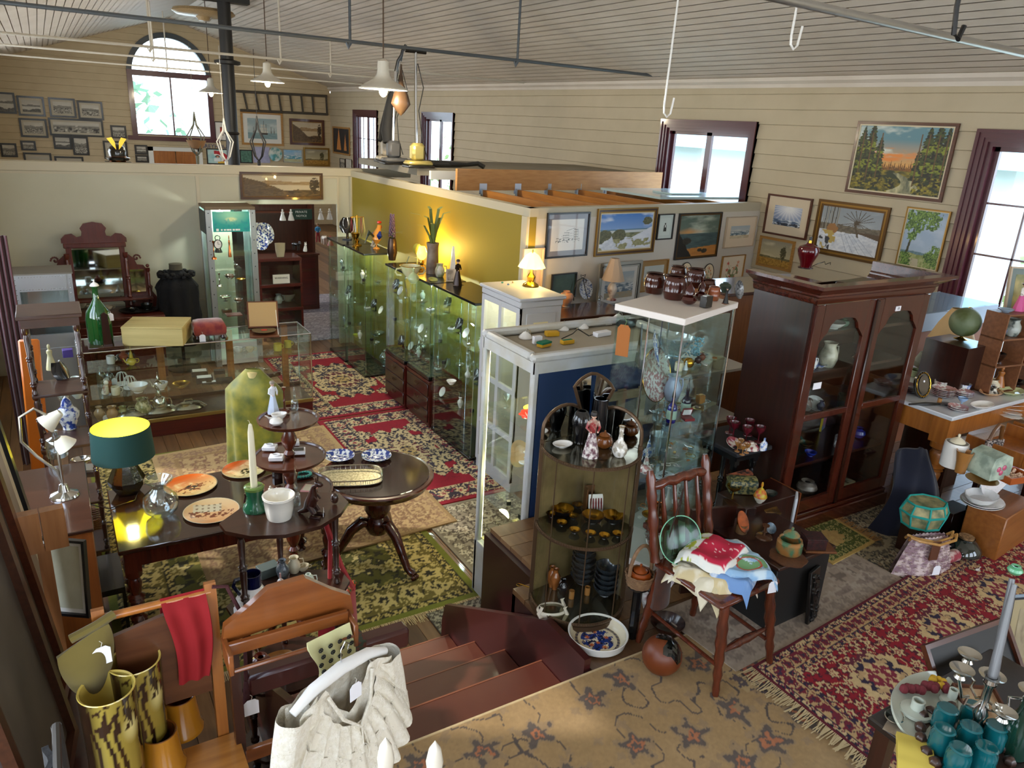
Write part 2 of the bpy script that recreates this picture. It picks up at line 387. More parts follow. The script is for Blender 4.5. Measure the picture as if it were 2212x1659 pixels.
gb(m,AW[0],AW[0]+.13,-.14,.05,AW[2],AW[3]);gb(m,AW[1]-.13,AW[1],-.14,.05,AW[2],AW[3]);gb(m,AW[0]-.12,AW[1]+.12,-.14,.09,AW[2]-.08,AW[2]+.03)
gb(m,AW[0],AW[1],-.1,.06,AW[3]-.06,AW[3]+.08);gb(m,acx-.02,acx+.02,-.1,.0,AW[2],AW[3]);gb(m,AW[0]+.1,AW[1]-.1,-.1,-.02,AW[2],AW[2]+.08)
O('frame',m,w5,kind='structure')
m=M(Q('dark_arch_paint','#3a4147',.4));A=[PI*i/28 for i in range(29)];ro,ri=(AW[1]-AW[0])/2,(AW[1]-AW[0])/2-.13
out=[(acx+ro*cos(a),AW[3]+ro*sin(a))for a in A]+[(acx+ri*cos(a),AW[3]+ri*sin(a))for a in A[::-1]]
for i in range(28):
 q=[out[i],out[i+1],out[56-i],out[57-i]];m.prism(q,YG-.05,YG+.14,'xz')
O('arch_frame',m,w5,kind='structure')
m=M(pane);gb(m,AW[0]+.1,AW[1]-.1,-.065,-.06,AW[2],AW[3]);m.prism([(acx+(ri+.03)*cos(a),AW[3]+(ri+.03)*sin(a))for a in A],YG+.06,YG+.065,'xz');O('pane',m,w5,kind='structure')
m=M(Q('gravel_outside','#b9b5a8',.9));m.box(XR+.25,-10,-.2,40,60,-.05);m.box(-20,YG+.3,-.2,XR+.25,60,-.05);Su('ground_outside',m)
hs=M(Q('weatherboard_outside','#cfd8da',.7));hs.box(13,6,-.05,18,15,3.0);hs.use(Q('house_roof','#8fb4ba',.6));hs.prism([(12.6,3.0),(18.4,3.0),(15.5,4.6)],5.6,15.4,'xz')
O('garden_house',hs,label='pale garden house seen through the double window',cat='house')
def bush(x,y,r,h,col,lab):
 m=M(Q('leaf_'+col,col,.8));rr=random.Random(int(x*100))
 for i in range(260):
  a,b=rr.random()*2*PI,math.acos(rr.uniform(-.2,1));q=r*rr.uniform(.75,1.05)
  p=Vr((cos(a)*sin(b)*q,sin(a)*sin(b)*q,h*cos(b)*rr.uniform(.8,1.05)))
  s=rr.uniform(.07,.14)*max(r,.8);d=[Vr((rr.uniform(-1,1),rr.uniform(-1,1),rr.uniform(-1,1))).normalized()*s for _ in range(2)]
  m.add([p-d[0],p+d[1]*.6,p+d[0],p-d[1]*.6],[(0,1,2,3)])
 O('shrub',m,loc=(x,y,0),label=lab,cat='shrub')
bush(9.6,14.6,.9,2.9,'#7f9c58','leafy green shrub outside the narrow two-light window')
bush(10.3,20.5,.9,2.9,'#93ab6d','tall green shrub outside the barred window by the far corner')
bush(10.6,4.3,1.0,2.2,'#8fa56a','green garden shrub outside the tall window near the globe')
bush(11.5,9.5,.8,1.6,'#a3b07a','low garden bush in front of the pale garden house')
bush(2.5,29,2.2,4.2,'#7fa086','big garden tree behind the left half of the arched window')
bush(7.2,31,2.0,4.1,'#8aa77f','garden tree behind the right half of the arched window')
m=M(plaster)
m.box(XL,YP,0,2.0,YP+.09,2.42);m.box(2.0,YP,2.04,3.46,YP+.09,2.42);m.box(3.46,YP,0,3.66,YP+.09,2.42)
m.use(Q('partition_trim','#b9b098',.5));m.box(XL,YP-.025,2.42,4.55,YP+.11,2.53,.006);m.box(XL,YP-.012,2.39,3.6,YP,2.42)
for x in(1.62,):m.box(x-.02,YP-.01,0,x+.02,YP,2.39)
m.box(3.44,YP-.01,0,3.47,YP,2.42);m.box(XL,YP-.012,.78,1.75,YP,.81)
Su('wall_partition',m)
def line_slab(m,a,b,z0,z1,t):
 a,b=Vr(a),Vr(b);n=Vr((-(b-a).y,(b-a).x)).normalized()*t
 m.prism([tuple(a),tuple(b),tuple(b+n),tuple(a+n)],z0,z1)
YA,YBp=(3.64,10.43),(3.80,5.95);WA,WB=(3.80,5.95),(7.5,6.46)
m=M(ochre);line_slab(m,YA,YBp,0,2.42,.08);m.use(Q('partition_trim'));line_slab(m,YA,YBp,2.42,2.5,.1)
m.use(Q('partition_trim'));line_slab(m,(3.62,10.43),(3.625,10.38),0,2.42,.09);line_slab(m,(3.775,6.05),(3.78,5.96),0,2.42,.1);Su('wall_ochre',m)
m=M(Q('picture_wall_paint','#cbc4b8',.6));line_slab(m,WA,WB,0,2.40,.08)
m.use(Q('partition_trim'));line_slab(m,WA,(7.5,6.46),2.40,2.5,.1);Su('wall_pictures',m)
pine=Wo('pine','#c79255','#a8713a',.55,.05,0,7);pinej=Wo('pine_joist','#b97c37','#96602a',.55,.05,1,7);ply=Q('ply_grey','#8b8478',.7,noise=('#77705f',4,.3))
m=M(pine);line_slab(m,(4.0,7.85),(7.42,8.22),2.48,2.72,.04);O('timber_beam',m,label='long pale pine beam lying across the open top of the box room',cat='beam')
jx=[4.36,4.87,5.35,5.86,6.37,6.9]
for i,x in enumerate(jx):
 y0,y1=6.1+.138*(x-3.8),7.85+.117*(x-4.0)
 m=M(pinej);m.box(x-.022,y0,2.36,x+.022,y1-.005,2.49);j=O('joist',m,label='pine joist of the box room roof, number %s from the ochre wall'%('one','two','three','four','five','six')[i],cat='joist',group='open joists of the box room')
 m=M(Q('galvanised','#b9c2cc',.3,1.));m.box(x-.03,y1-.05,2.34,x+.03,y1-.004,2.5,.002);m.box(x-.05,y1-.012,2.44,x+.05,y1-.004,2.56);O('joist_hanger',m,j)
m=M(ply);m.box(3.75,8.4,2.6,7.45,10.4,2.68);m.use(whitep);m.box(3.9,8.34,2.56,7.4,8.395,2.66)
O('storage_deck',m,label='grey plywood storage deck behind the pine beam carrying the floor polishers',cat='deck')
m=M(Q('pale_blue_board','#b8d2d8',.25,coat=.4));m.box(6.1,6.75,2.502,7.4,7.9,2.53);
O('covering_board',m,label='glossy pale blue board laid over the joists under the double window',cat='board')
m=M(Q('pale_blue_board'));m.box(6.5,7.0,2.532,7.0,7.35,2.55);O('board_offcut',m,label='small glossy offcut lying on the pale blue board',cat='board')
iron=Q('dark_iron','#2b2a29',.45,.3);greyrod=Q('grey_rod','#5b6166',.4,.4);whiterod=Q('white_rod','#cfc9bb',.4)
t=E('iron_column','dark iron column rising behind the partition to the roof ridge','column',(3.2,16.07,0),kind='structure')
m=M(iron);m.lathe([(.12,0),(.12,5.1)],16);m.lathe([(.12,2.75),(.15,2.78),(.12,2.81)],16);m.lathe([(.19,4.02),(.24,4.04),(.24,4.09),(.12,4.12)],16);O('shaft',m,t)
m=M(iron);m.box(-.45,-.12,5.1,.45,.12,5.2);O('head_plate',m,t)
def rod(y,z,x0,mt,r,lab,drops):
 t=E('tie_rod',lab,'rod',(0,y,0));m=M(mt);m.tube([(x0,0,z),(XR,0,z+.0)],r);O('bar',m,t)
 for x,mm in drops:
  zc=ZC-(ZC-ez(y))*abs(x-XC)/4.3;m=M(mm);m.tube([(x,0,z-.06),(x+.02,0,z),(x+.02,0,zc)],r*.8);m.tube([(x-.03,0,z),(x,0,z-.07),(x+.04,0,z)],r*.7);O('hanger',m,t)
 return t
rod(8.61,3.99,XL,greyrod,.02,'nearest dark grey tie rod crossing under the whole ceiling',[(3.0,greyrod),(5.15,greyrod)])
rod(12.09,3.96,XL,whiterod,.018,'white tie rod just beyond the nearest dark one',[(1.4,whiterod),(3.15,whiterod)])
rod(16.07,4.03,XL,whiterod,.018,'white tie rod passing in front of the iron column',[(1.9,whiterod),(5.2,whiterod)])
rod(19.76,4.03,XL,whiterod,.018,'farthest thin white tie rod near the gable',[(2.6,whiterod)])
t=E('clothes_rail','pale metal rail hung close overhead from a dark steel hanger','rail',(0,2.52,3.82));zr=0
m=M(Q('steel_rail','#b9b7b2',.3,.9));m.tube([(1.2,0,0),(7.4,.35,.0)],.022,10);O('bar',m,t)
m=M(iron);q=at(2047,72,3.82);m.tube([(q.x-.05,.07,.9),(q.x-.05,.07,.12),(q.x-.02,.07,-.01),(q.x+.03,.07,-.03),(q.x+.06,.07,.04)],.014);O('hanger',m,t)
for(px,py),(qx,qy),z1,lab in(((1466,0),(1432,252),4.25,'long thin white wire hook hanging beside the double window'),((1738,0),(1705,105),4.2,'short white wire hook hanging below the pale metal rail')):
 a=ony(qx,qy,3.6 if px<1500 else 2.8);m=M(Q('white_wire','#e6e4dd',.3,coat=.5));h=.11
 m.tube([(.02,0,z1-a.z),(-.0,0,.06),(.005,0,.02),(.03,0,0),(.055,0,.02),(.07,0,h)],.006);O('wire_hook',m,loc=a,label=lab,cat='hook')
def pendant(x,y,z,lab):
 t=E('pendant_lamp',lab,'lamp',(x,y,z),group='enamel pendant lamps');m=M(Q('enamel_white','#d9d4c4',.25,coat=.6))
 m.lathe([(.06,.27),(.065,.17),(.075,.13),(.11,.085),(.19,.045),(.26,.0),(.262,-.012),(.25,0),(.18,.035),(.10,.07),(.05,.12)],28);O('shade',m,t)
 m=M(Q('enamel_white'));m.lathe([(0,.3),(.03,.29),(.058,.27),(.058,.2)],16);O('gallery',m,t)
 m=M(Q('bulb_glow','#fff2c8',.3,emit='#ffe9b0',es=30));m.ball(0,0,-.03,.045,12,sz=1.3);O('bulb',m,t)
 zc=ZC-(ZC-ez(y))*abs(x-XC)/4.3;m=M(Q('brown_flex','#54402c',.6));m.tube([(0,0,.3),(0,0,zc-z)],.008,6);O('flex',m,t)
 l=Lm('pendant_light','POINT',(x,y,z-.12),60,(1,.86,.62),.05)
pendant(3.22,8.14,3.52,'nearest white enamel pendant lamp over the jewellery cabinets');pendant(3.23,13.18,3.68,'middle white enamel pendant lamp beyond the partition');pendant(3.23,18.11,3.55,'farthest white enamel pendant lamp in front of the arched window')
m=M(Wo('fan_wood','#b49a72','#8f774f',.4));m.lathe([(0,.08),(.55,.05),(.58,0),(.5,-.05),(.15,-.07),(.1,-.14),(0,-.15)],24);q=ony(440,28,16.9)
O('ceiling_fitting',m,loc=(q.x,q.y,q.z),label='round varnished wooden fitting under the ridge beside the column top',cat='light fitting')
for a,b,c,d in WR:Lm('daylight_portal','AREA',(XR+.1,(a+b)/2,(c+d)/2),1,size=b-a,size_y=d-c,rot=(0,math.radians(90),math.radians(0)),portal=True)
# ================================================================ furniture
mahog=Wo('mahogany','#5a2414','#2e100a',.25,.5,2,8);mahogx=Wo('mahogany_rail','#5a2414','#331209',.25,.5,0,8)
darkw=Wo('dark_wood','#38180f','#1d0c08',.28,.4,2,7);walnut=Wo('walnut','#5d3219','#3a1d0e',.3,.4,0,7)
redw=Wo('red_wood','#5b1e16','#3f130f',.3,.4,0,7);brownt=Wo('brown_tabletop','#4a2a1c','#2f190f',.22,.6,0,7)
honey=Wo('honey_pine','#b4702f','#8c501c',.35,.35,2,7);alum=Q('aluminium','#aeb2b4',.35,.85);chrome=Q('chrome','#dadde0',.12,1.)
brass=Q('brass','#c29a3c',.22,1.);blackm=Q('black_lacquer','#101011',.25,coat=.4);cg=Gs('case_glass','#fbfffd',.14);cgd=Gs('bookcase_glass','#fdfefc',.12)
mirror=Q('mirror_silver','#c9ccc9',.04,1.);whitec=Q('white_case_enamel','#cfd2d6',.35,coat=.2,noise=('#bfb9a8',5,.2))
tagc=Q('tag_card','#eeeef4',.7);cordm=Q('tag_string','#dcd8cc',.8)
def Pt(parent,p,rz=0,k=1.,tilt=0.):
 m=M(tagc);m.tr(0,0,0);w,h=.014*k,.036*k
 m.prism([(-w,-h-.02),(w,-h-.02),(w,-.03),(w*.5,-.02),(-w*.5,-.02),(-w,-.03)],-.0007,.0007,'xz');m.use(cordm)
 m.tube([(0,0,-.022),(.004,0,-.008),(-.002,0,.0)],.0009,4);return O('price_tag',m,parent,loc=p,rot=(tilt,0,rz))
def Tu(m,x,y,z0,z1,r,rings=3):
 h=z1-z0;P=[(r*.6,0),(r*.9,.02),(r*.8,.05),(r*.55,.07)]
 for i in range(rings):
  a=.12+.76*i/rings;P+=[(r*.7,a),(r,a+.02),(r*.75,a+.04),(r*1.05,a+.06),(r*.6,a+.09),(r*.85,a+.76/rings-.03)]
 P+=[(r*.6,.9),(r,.93),(r,1)];m.lathe([(q,t*h)for q,t in P],14,x,y,z0);return m
def Cg(root,x0,y0,x1,y1,z0,z1,mt,th=.005,faces='FBLR',nm='glass_panel'):
 for f in faces:
  m=M(mt)
  if f=='F':m.box(x0,y0,z0,x1,y0+th,z1)
  if f=='B':m.box(x0,y1-th,z0,x1,y1,z1)
  if f=='L':m.box(x0,y0+th,z0,x0+th,y1-th,z1)
  if f=='R':m.box(x1-th,y0+th,z0,x1,y1-th,z1)
  O(nm,m,root)
BX0,BX1,BY0,BY1,BZ0,BZ1=3.54,4.62,2.56,3.0,U,2.48
bc=E('bookcase','tall mahogany glazed bookcase with shaped arch doors and open cornice','bookcase',(BX0,BY0,U));W_,D_,Hh=BX1-BX0,BY1-BY0,BZ1-U
for x in(0,W_-.025):m=M(darkw);m.box(x,.02,.12,x+.025,D_,Hh-.1);O('side_panel',m,bc)
m=M(darkw);m.box(.025,D_-.015,.12,W_-.025,D_,Hh-.1);O('back_panel',m,bc)
m=M(mahogx);m.box(-.03,-.03,0,W_+.03,D_,.1,.006);m.box(-.015,-.015,.1,W_+.015,D_,.125,.004);O('plinth',m,bc)
m=M(mahogx)
prof=[(0,-.11),(.012,-.105),(.02,-.085),(.02,-.06),(.035,-.045),(.06,-.03),(.085,-.012),(.1,-.006),(.1,.012),(.03,.012),(.03,-.06),(0,-.09)]
for a,b,c,d in(((0,0),(W_,0),(-1,-1),(1,-1)),((0,D_),(0,0),(-1,0),(-1,-1)),((W_,0),(W_,D_),(1,-1),(1,0))):
 vs=[(p[0]+q[0]*o,p[1]+q[1]*o,Hh+z)for p,q in((a,c),(b,d))for o,z in prof];n=len(prof)
 m.add(vs,[(i,(i+1)%n,n+(i+1)%n,n+i)for i in range(n)])
O('cornice',m,bc)
m=M(darkw)
for z in(.13,.42,.72,1.02,1.26):m.box(.03,.06,z,W_-.03,D_-.02,z+.018)
m.box(.03,.06,Hh-.16,W_-.03,D_-.02,Hh-.145);O('shelves',m,bc)
for k in(0,1):
 x0=.02+k*.545;x1=x0+.535;d=E('door',loc=(0,0,0));d.parent=bc;zt=Hh-.115;zl=.13;zm=.78
 gx0,gx1=x0+.07,x1-.07;gc=(gx0+gx1)/2;hw=(gx1-gx0)/2
 f=M(mahog);f.box(x0,0,zl,gx0,.024,zt,.003);f.box(gx1,0,zl,x1,.024,zt,.003);f.box(gx0,0,zl,gx1,.022,zl+.08);f.box(gx0,0,zm-.02,gx1,.022,zm+.02,.004)
 arc=[(-1,-.17),(-1,-.13),(-.86,-.1),(-.72,-.075),(-.62,-.035),(-.45,-.008),(-.2,.0),(0,.004),(.2,0),(.45,-.008),(.62,-.035),(.72,-.075),(.86,-.1),(1,-.13),(1,-.17)]
 pts=[(gc+a*hw,zt-.09+b)for a,b in arc]
 for p,q in zip(pts,pts[1:]):
  if q[0]>p[0]:f.prism([p,q,(q[0],zt),(p[0],zt)],0,.022,'xz')
 O('door_frame',f,d)
 g=M(cgd);g.box(gx0-.005,.012,zl+.07,gx1+.005,.016,zm-.01);g.box(gx0-.005,.012,zm+.01,gx1+.005,.016,zt-.05);O('door_glass',g,d)
m=M(darkw);m.box(.548,-.014,.13,.572,.0,Hh-.12,.004);O('door_bead',m,bc)
m=M(tagc);m.box(.75,-.006,Hh-.2,.80,-.002,Hh-.17);t_=O('number_label',m,bc);Tx('10',.024,Q('ink','#1c1c22',.6),bc,(.775,-.0065,Hh-.185),(PI/2,0,0),'label_number')
m=M(tagc);m.box(.11,-.004,.96,.18,-.001,1.0);O('blank_label',m,bc)
wc=E('display_case','large white framed display case with dark blue back panel','display case',(2.29,3.44,0));CW,CD,CH=1.2,.62,1.96
for x,y in((0,0),(CW-.045,0),(0,CD-.045),(CW-.045,CD-.045)):m=M(whitec);m.box(x,y,.0,x+.045,y+.045,CH-.02,.012);O('corner_post',m,wc)
m=M(whitec);T=.05
for x0,y0,x1,y1 in((-.01,-.01,CW+.01,T),(-.01,CD-T,CW+.01,CD+.01),(-.01,T,T,CD-T),(CW-T,T,CW+.01,CD-T)):m.box(x0,y0,CH-.05,x1,y1,CH,.014)
m.box(.003,.003,CH-.12,CW-.003,.02,CH-.05);m.box(.003,.003,CH-.12,.02,CD-.003,CH-.05);m.box(CW-.02,0,CH-.12,CW,CD,CH-.05);m.box(0,CD-.02,CH-.12,CW,CD,CH-.05);O('top_rim',m,wc)
m=M(Q('case_top_board','#a89e8a',.7));m.box(.02,.02,CH-.07,CW-.02,CD-.02,CH-.055);O('top_board',m,wc)
m=M(whitec);m.box(0,0,.0,CW,CD,.42,.004);O('base_box',m,wc)
m=M(Q('case_floor_felt','#d6cf9e',.7));m.box(.045,.02,.421,CW-.045,CD-.02,.427);O('case_floor',m,wc)
m=M(Q('royal_blue_panel','#0d2c55',.55));m.box(.045,.004,.42,CW-.045,.014,CH-.12);O('back_panel',m,wc)
Cg(wc,.004,.02,CW-.004,CD-.02,.43,CH-.12,cg,faces='LR')
for z in(.78,1.12,1.45):m=M(cg);m.box(.02,.03,z,CW-.02,CD-.03,z+.006);O('glass_shelf',m,wc)
m=M(Q('case_tube_light','#fff6d0',.4,emit='#fff0b8',es=7));m.tube([(.035,CD-.035,.44),(.035,CD-.035,CH-.14)],.008);O('strip_light',m,wc)
Lm('case_light','AREA',(2.29+.5,3.44+.35,CH-.14),10,(1,.9,.62),.7,(0,0,0),.3);Lm('case_low_light','POINT',(2.29+.15,3.44+.5,.95),4,(1,.88,.5),.05)
def slim(name,lab,x0,y0,x1,y1,z0,z1,shelves,mt=cg,topm=blackm,group='glass cabinets along the ochre wall',posts=True,light=18,lc=(.9,1,.95)):
 t=E(name,lab,'display cabinet',(x0,y0,0),group=group);w,d=x1-x0,y1-y0
 m=M(topm);m.box(-.01,-.01,z1-.025,w+.01,d+.01,z1,.003);O('top_panel',m,t)
 m=M(topm);m.box(-.005,-.005,z0,w+.005,d+.005,z0+.04,.003);O('base_panel',m,t)
 Cg(t,0,0,w,d,z0+.04,z1-.025,mt)
 for z in shelves:m=M(mt);m.box(.01,.01,z,w-.01,d-.01,z+.006);O('glass_shelf',m,t)
 if posts:
  m=M(chrome)
  for x,y in((.02,.02),(w-.02,.02),(.02,d-.02),(w-.02,d-.02)):m.tube([(x,y,z0+.04),(x,y,z1-.02)],.004,6)
  O('rods',m,t)
 if light:
  m=M(Q('spot_glow','#ffffff',.3,emit='#f4fff8',es=12));m.lathe([(.03,-.012),(.03,0)],12,w/2,d/2,z1-.027);m.add([(w/2+.03*cos(a*.5236),d/2+.03*sin(a*.5236),z1-.039)for a in range(12)],[tuple(range(12))]);O('spot_lamp',m,t)
  Lm('cabinet_light','POINT',((x0+x1)/2,(y0+y1)/2,z1-.09),light,lc,.03)
 return t
slim('glass_cabinet','tall black-topped glass cabinet nearest the doorway partition',3.20,9.50,3.60,10.15,0,1.63,(.42,.82,1.22),light=5)
slim('glass_cabinet','tall black-topped glass cabinet carrying the rooster figure',3.22,8.78,3.62,9.46,0,1.63,(.42,.82,1.22),light=5,lc=(1,.95,.6))
slim('glass_cabinet','glass cabinet standing on the left dark drawer unit',3.24,7.55,3.64,8.1,.56,1.63,(.95,1.28),light=6)
slim('glass_cabinet','glass cabinet standing on the right dark drawer unit',3.26,6.93,3.66,7.5,.56,1.63,(.95,1.28),light=6)
slim('glass_cabinet','full-height glass cabinet right beside the white tall cabinet',3.28,5.98,3.70,6.88,0,1.63,(.4,.78,1.15,1.4),light=9)
def drawers(name,lab,x0,y0,x1,y1,z1):
 t=E(name,lab,'drawer unit',(x0,y0,0),group='dark drawer units under the glass cabinets');w,d=x1-x0,y1-y0
 m=M(redw);m.box(0,0,.05,w,d,z1-.02);m.box(-.01,-.01,z1-.02,w+.01,d+.01,z1,.003);m.box(.02,.02,0,w-.02,d-.02,.05);O('carcass',m,t)
 for i in range(3):
  z=.07+i*(z1-.1)/3;m=M(darkw);m.box(-.012,.02,z,0,d-.02,z+(z1-.1)/3-.015,.003);q=O('drawer',m,t)
  m=M(Q('bronze','#6b5a3c',.4,.8));m.tube([(-.014,d/2-.05,z+.09),(-.03,d/2-.03,z+.07),(-.03,d/2+.03,z+.07),(-.014,d/2+.05,z+.09)],.004,6);O('pull_handle',m,q)
 return t
drawers('drawer_unit','dark mahogany three-drawer unit, the one nearer the doorway',3.24,7.53,3.64,8.12,.555);drawers('drawer_unit','dark mahogany three-drawer unit, nearer the full-height cabinet',3.26,6.91,3.66,7.51,.555)
t=E('white_cabinet','tall white painted cabinet with glazed panels carrying the yellow lamp','cabinet',(3.30,5.22,0));w,d,h=.42,.66,1.84
wp=Q('white_cabinet_paint','#bfc0c4',.45);m=M(wp);m.box(-.03,-.03,h-.03,w+.03,d+.03,h,.008);m.box(-.012,-.012,h-.09,w+.012,d+.012,h-.03,.01);O('cornice',m,t);m=M(wp);m.box(0,0,0,w,d,.1,.004);O('plinth',m,t)
m=M(wp);m.box(0,0,.1,w,.02,h-.09);m.box(0,d-.02,.1,w,d,h-.09);m.box(w-.02,.02,.1,w,d-.02,h-.09);O('carcass',m,t)
m=M(wp)
for y in(0.0,.3,d-.05):m.box(-.012,y,.1,.02,y+.05,h-.09,.003)
for z in(.1,.5,.95,1.35,h-.14):m.box(-.01,0,z,.02,d,z+.05,.003)
O('door_frame',m,t)
m=M(Q('lit_cabinet_lining','#e7dcae',.6));m.box(w-.03,.03,.12,w-.022,d-.03,h-.1);O('lining',m,t)
m=M(cg);m.box(.004,.03,.14,.008,d-.03,h-.12);O('door_glass',m,t)
m=M(wp);m.box(.06,-.012,1.2,w-.06,0,h-.14,.003);m.use(Q('lit_cabinet_lining'));m.box(.13,-.014,1.42,w-.14,-.011,1.62);O('side_hatch',m,t)
Lm('cabinet_light','POINT',(3.5,5.5,1.7),5,(1,.92,.6),.04)
t=E('display_case','tall aluminium tower display case against the doorway edge','display case',(1.60,9.92,0));w,d,h=.60,.46,2.07
m=M(alum)
for x in(0,w-.07):m.box(x,0,0,x+.07,.012,h-.04,.002);m.box(x,d-.012,0,x+.07,d,h-.04,.002)
for x in(0,w-.012):m.box(x,.012,0,x+.012,.07,h-.04);m.box(x,d-.07,0,x+.012,d-.012,h-.04)
m.use(Q('rivet','#4b4f52',.4,.7))
for z in range(12):
 for x in(.035,w-.035):m.ball(x,-.002,.12+z*.17,.007,6)
O('corner_angles',m,t)
m=M(Q('brown_case_top','#6e5c48',.6));m.box(0,0,h-.04,w,d,h,.004);m.use(Q('case_sign_dark','#28333a',.4));m.box(-.006,.03,h-.34,0,d-.03,h-.06);O('header',m,t)
def seasign(U_,V):
 c=mixc(cc('#2aa39a',U_),cc('#9fe0bb',U_),np.clip(1.2-2.2*np.hypot(U_-.5,V-.85),0,1));n=fbm(U_*14,V*10+U_*4,3)
 c=mixc(c,cc('#1c8c98',U_),np.clip((n-.5)*3,0,1)*(V<.6));c=mixc(c,cc('#f2f3b0',U_),np.clip(1-9*np.abs(np.hypot((U_-.5)*.9,(V-.62)*1.3)-.06),0,1)*(n>.45));return c
uu,vv=flat(1,1,60,30);P=np.stack([.08+uu*(w-.16),uu*0-.006,h-.31+vv*.25],-1);sg=Ph('header_sign',P,seasign(uu,vv),Cm('sign',.3,coat=.5),t)
m=M(Q('sign_text','#f0efe8',.5));
for i in range(7):m.box(.17+i*.035,-.009,h-.295,.19+i*.035+.006*(i%3),-.006,h-.275)
m.box(.115,-.009,h-.30,.145,-.006,h-.27);O('sign_writing',m,t)
Cg(t,.014,.014,w-.014,d-.014,.3,h-.05,cg)
for z in(.62,.9,1.18,1.5):m=M(cg);m.box(.02,.02,z,w-.02,d-.02,z+.006);O('glass_shelf',m,t)
m=M(Q('white_laminate','#d4d6d6',.4));m.box(.012,.012,.02,w-.012,d-.012,.3);O('base_cupboard',m,t)
Lm('case_light','POINT',(1.9,10.1,1.9),18,(.95,1,.98),.05)
t=E('shop_counter','long glass shop counter with chrome edges and wooden base','counter',(.03,7.82,0));w,d,h=2.22,.52,.95
m=M(redw);m.box(0,0,0,w,d,.16,.005);O('plinth',m,t);m=M(Q('brass_strip','#a8935a',.3,.9));m.box(-.006,-.01,.16,w+.006,.012,.2,.003);O('kick_moulding',m,t)
m=M(walnut);m.box(.01,.012,.17,w-.01,d-.01,.2);m.box(0,d-.025,.2,w,d,.24);O('counter_floor',m,t)
m=M(honey)
for x in(.72,1.42,2.02):m.box(x,d-.05,.2,x+.07,d-.01,h-.02)
O('rear_posts',m,t)
m=M(chrome)
for y in(0,d):m.tube([(0,y,h),(w,y,h)],.007)
for x in(0,w):
 m.tube([(x,0,h),(x,d,h)],.007)
 for y in(0,d):m.tube([(x,y,.2),(x,y,h)],.007)
O('chrome_edges',m,t)
Cg(t,0,0,w,d,.2,h-.004,cg,faces='FLR');m=M(cg);m.box(0,0,h-.004,w,d,h+.004);O('glass_top',m,t)
m=M(cg);m.box(.02,.03,.46,w-.02,d-.03,.466);m.box(.02,.08,.72,w-.02,d-.03,.726);O('glass_shelf',m,t)
t=E('dressing_table','carved red mahogany dressing table with three mirrors against the partition','dressing table',(-.22,9.74,0));w,d=1.24,.6
carv=Wo('carved_mahogany','#5f261b','#43160f',.3,.4,2,7)
m=M(carv);m.box(.03,.02,0,w-.03,d,.76);m.box(.03,0,.06,.1,.02,.76);m.box(w-.1,0,.06,w-.03,.02,.76);O('carcass',m,t)
m=M(carv);m.box(0,-.02,.76,w,d,.8,.008);O('top',m,t)
for i in range(3):
 m=M(redw);m.box(.11+i*.35,-.004,.12,.44+i*.35,.02,.7,.006);m.box(.15+i*.35,-.012,.2,.4+i*.35,-.003,.62,.006);O('door',m,t)
c=w*.5-.02;m=M(carv)
crest=[(-.42,0),(-.42,.05),(-.36,.1),(-.28,.11),(-.22,.07),(-.16,.08),(-.15,.13),(-.17,.17),(-.12,.225),(0,.245),(.12,.225),(.17,.17),(.15,.13),(.16,.08),(.22,.07),(.28,.11),(.36,.1),(.42,.05),(.42,0)]
m.prism([(c+a*.82,1.62+b)for a,b in crest],.46,.49,'xz');m.box(c-.33,.44,1.56,c+.33,.49,1.62,.008);O('crest',m,t)
for s in(-1,1):
 m=M(carv);m.box(c+s*.28-.03,.44,.8,c+s*.28+.03,.49,1.58,.006)
 m.prism([(c+s*.31,1.0),(c+s*.31,1.5),(c+s*.4,1.42),(c+s*.43,1.34),(c+s*.5,1.33),(c+s*.53,1.28),(c+s*.53,.8),(c+s*.31,.8)],.47,.49,'xz')
 m.prism([(c+s*.53,.8),(c+s*.53,1.12),(c+s*.58,1.06),(c+s*.57,1.0),(c+s*.62,.92),(c+s*.66,.86),(c+s*.68,.8)],.47,.49,'xz')
 for k in range(14):a=k*.5;q=.045-.003*k;m.ball(c+s*(.43+q*cos(a)),.48,1.42+q*sin(a),.012,6)
 O('mirror_wing',m,t)
m=M(carv)
for x in(-.31,.31):Tu(m,c+x,.42,.84,1.5,.028,2)
for x in(-.54,.54):Tu(m,c+x,.42,.8,1.3,.024,2);m.ball(c+x,.42,1.33,.022,8)
m.box(c-.56,.3,.93,c+.56,.49,.95,.004);O('turned_columns',m,t)
for a,b,z0,z1 in((-.25,.25,1.0,1.54),(-.5,-.34,1.0,1.28),(.34,.5,1.0,1.28)):
 m=M(mirror);m.box(c+a,.462,z0,c+b,.468,z1);O('mirror',m,t)
t=E('etagere','tall square dark wood etagere with turned posts and four shelves','shelf stand',(-.27,5.55,0));w=.33
m=M(Wo('etagere_wood','#3f261b','#2a1811',.4,.2,0,7));m.box(-.02,-.02,1.86,w+.02,w+.02,1.885,.004);m.box(0,0,1.80,w,w,1.86);O('top',m,t)
zs=(.1,.5,.95,1.34)
for z in zs:m=M(Wo('etagere_wood'));m.box(.0,.0,z-.02,w,w,z,.004);O('shelf',m,t)
for x,y in((.02,.02),(w-.02,.02),(.02,w-.02),(w-.02,w-.02)):
 m=M(darkw);lv=(0,)+zs+(1.8,)
 for a,b in zip(lv,lv[1:]):Tu(m,x,y,a,b-.0,.02,2)
 O('turned_post',m,t)
t=E('riveted_cabinet','riveted aluminium cabinet with blue glass inside behind the etagere','cabinet',(-.42,8.42,0));w,d,h=.5,.42,1.6
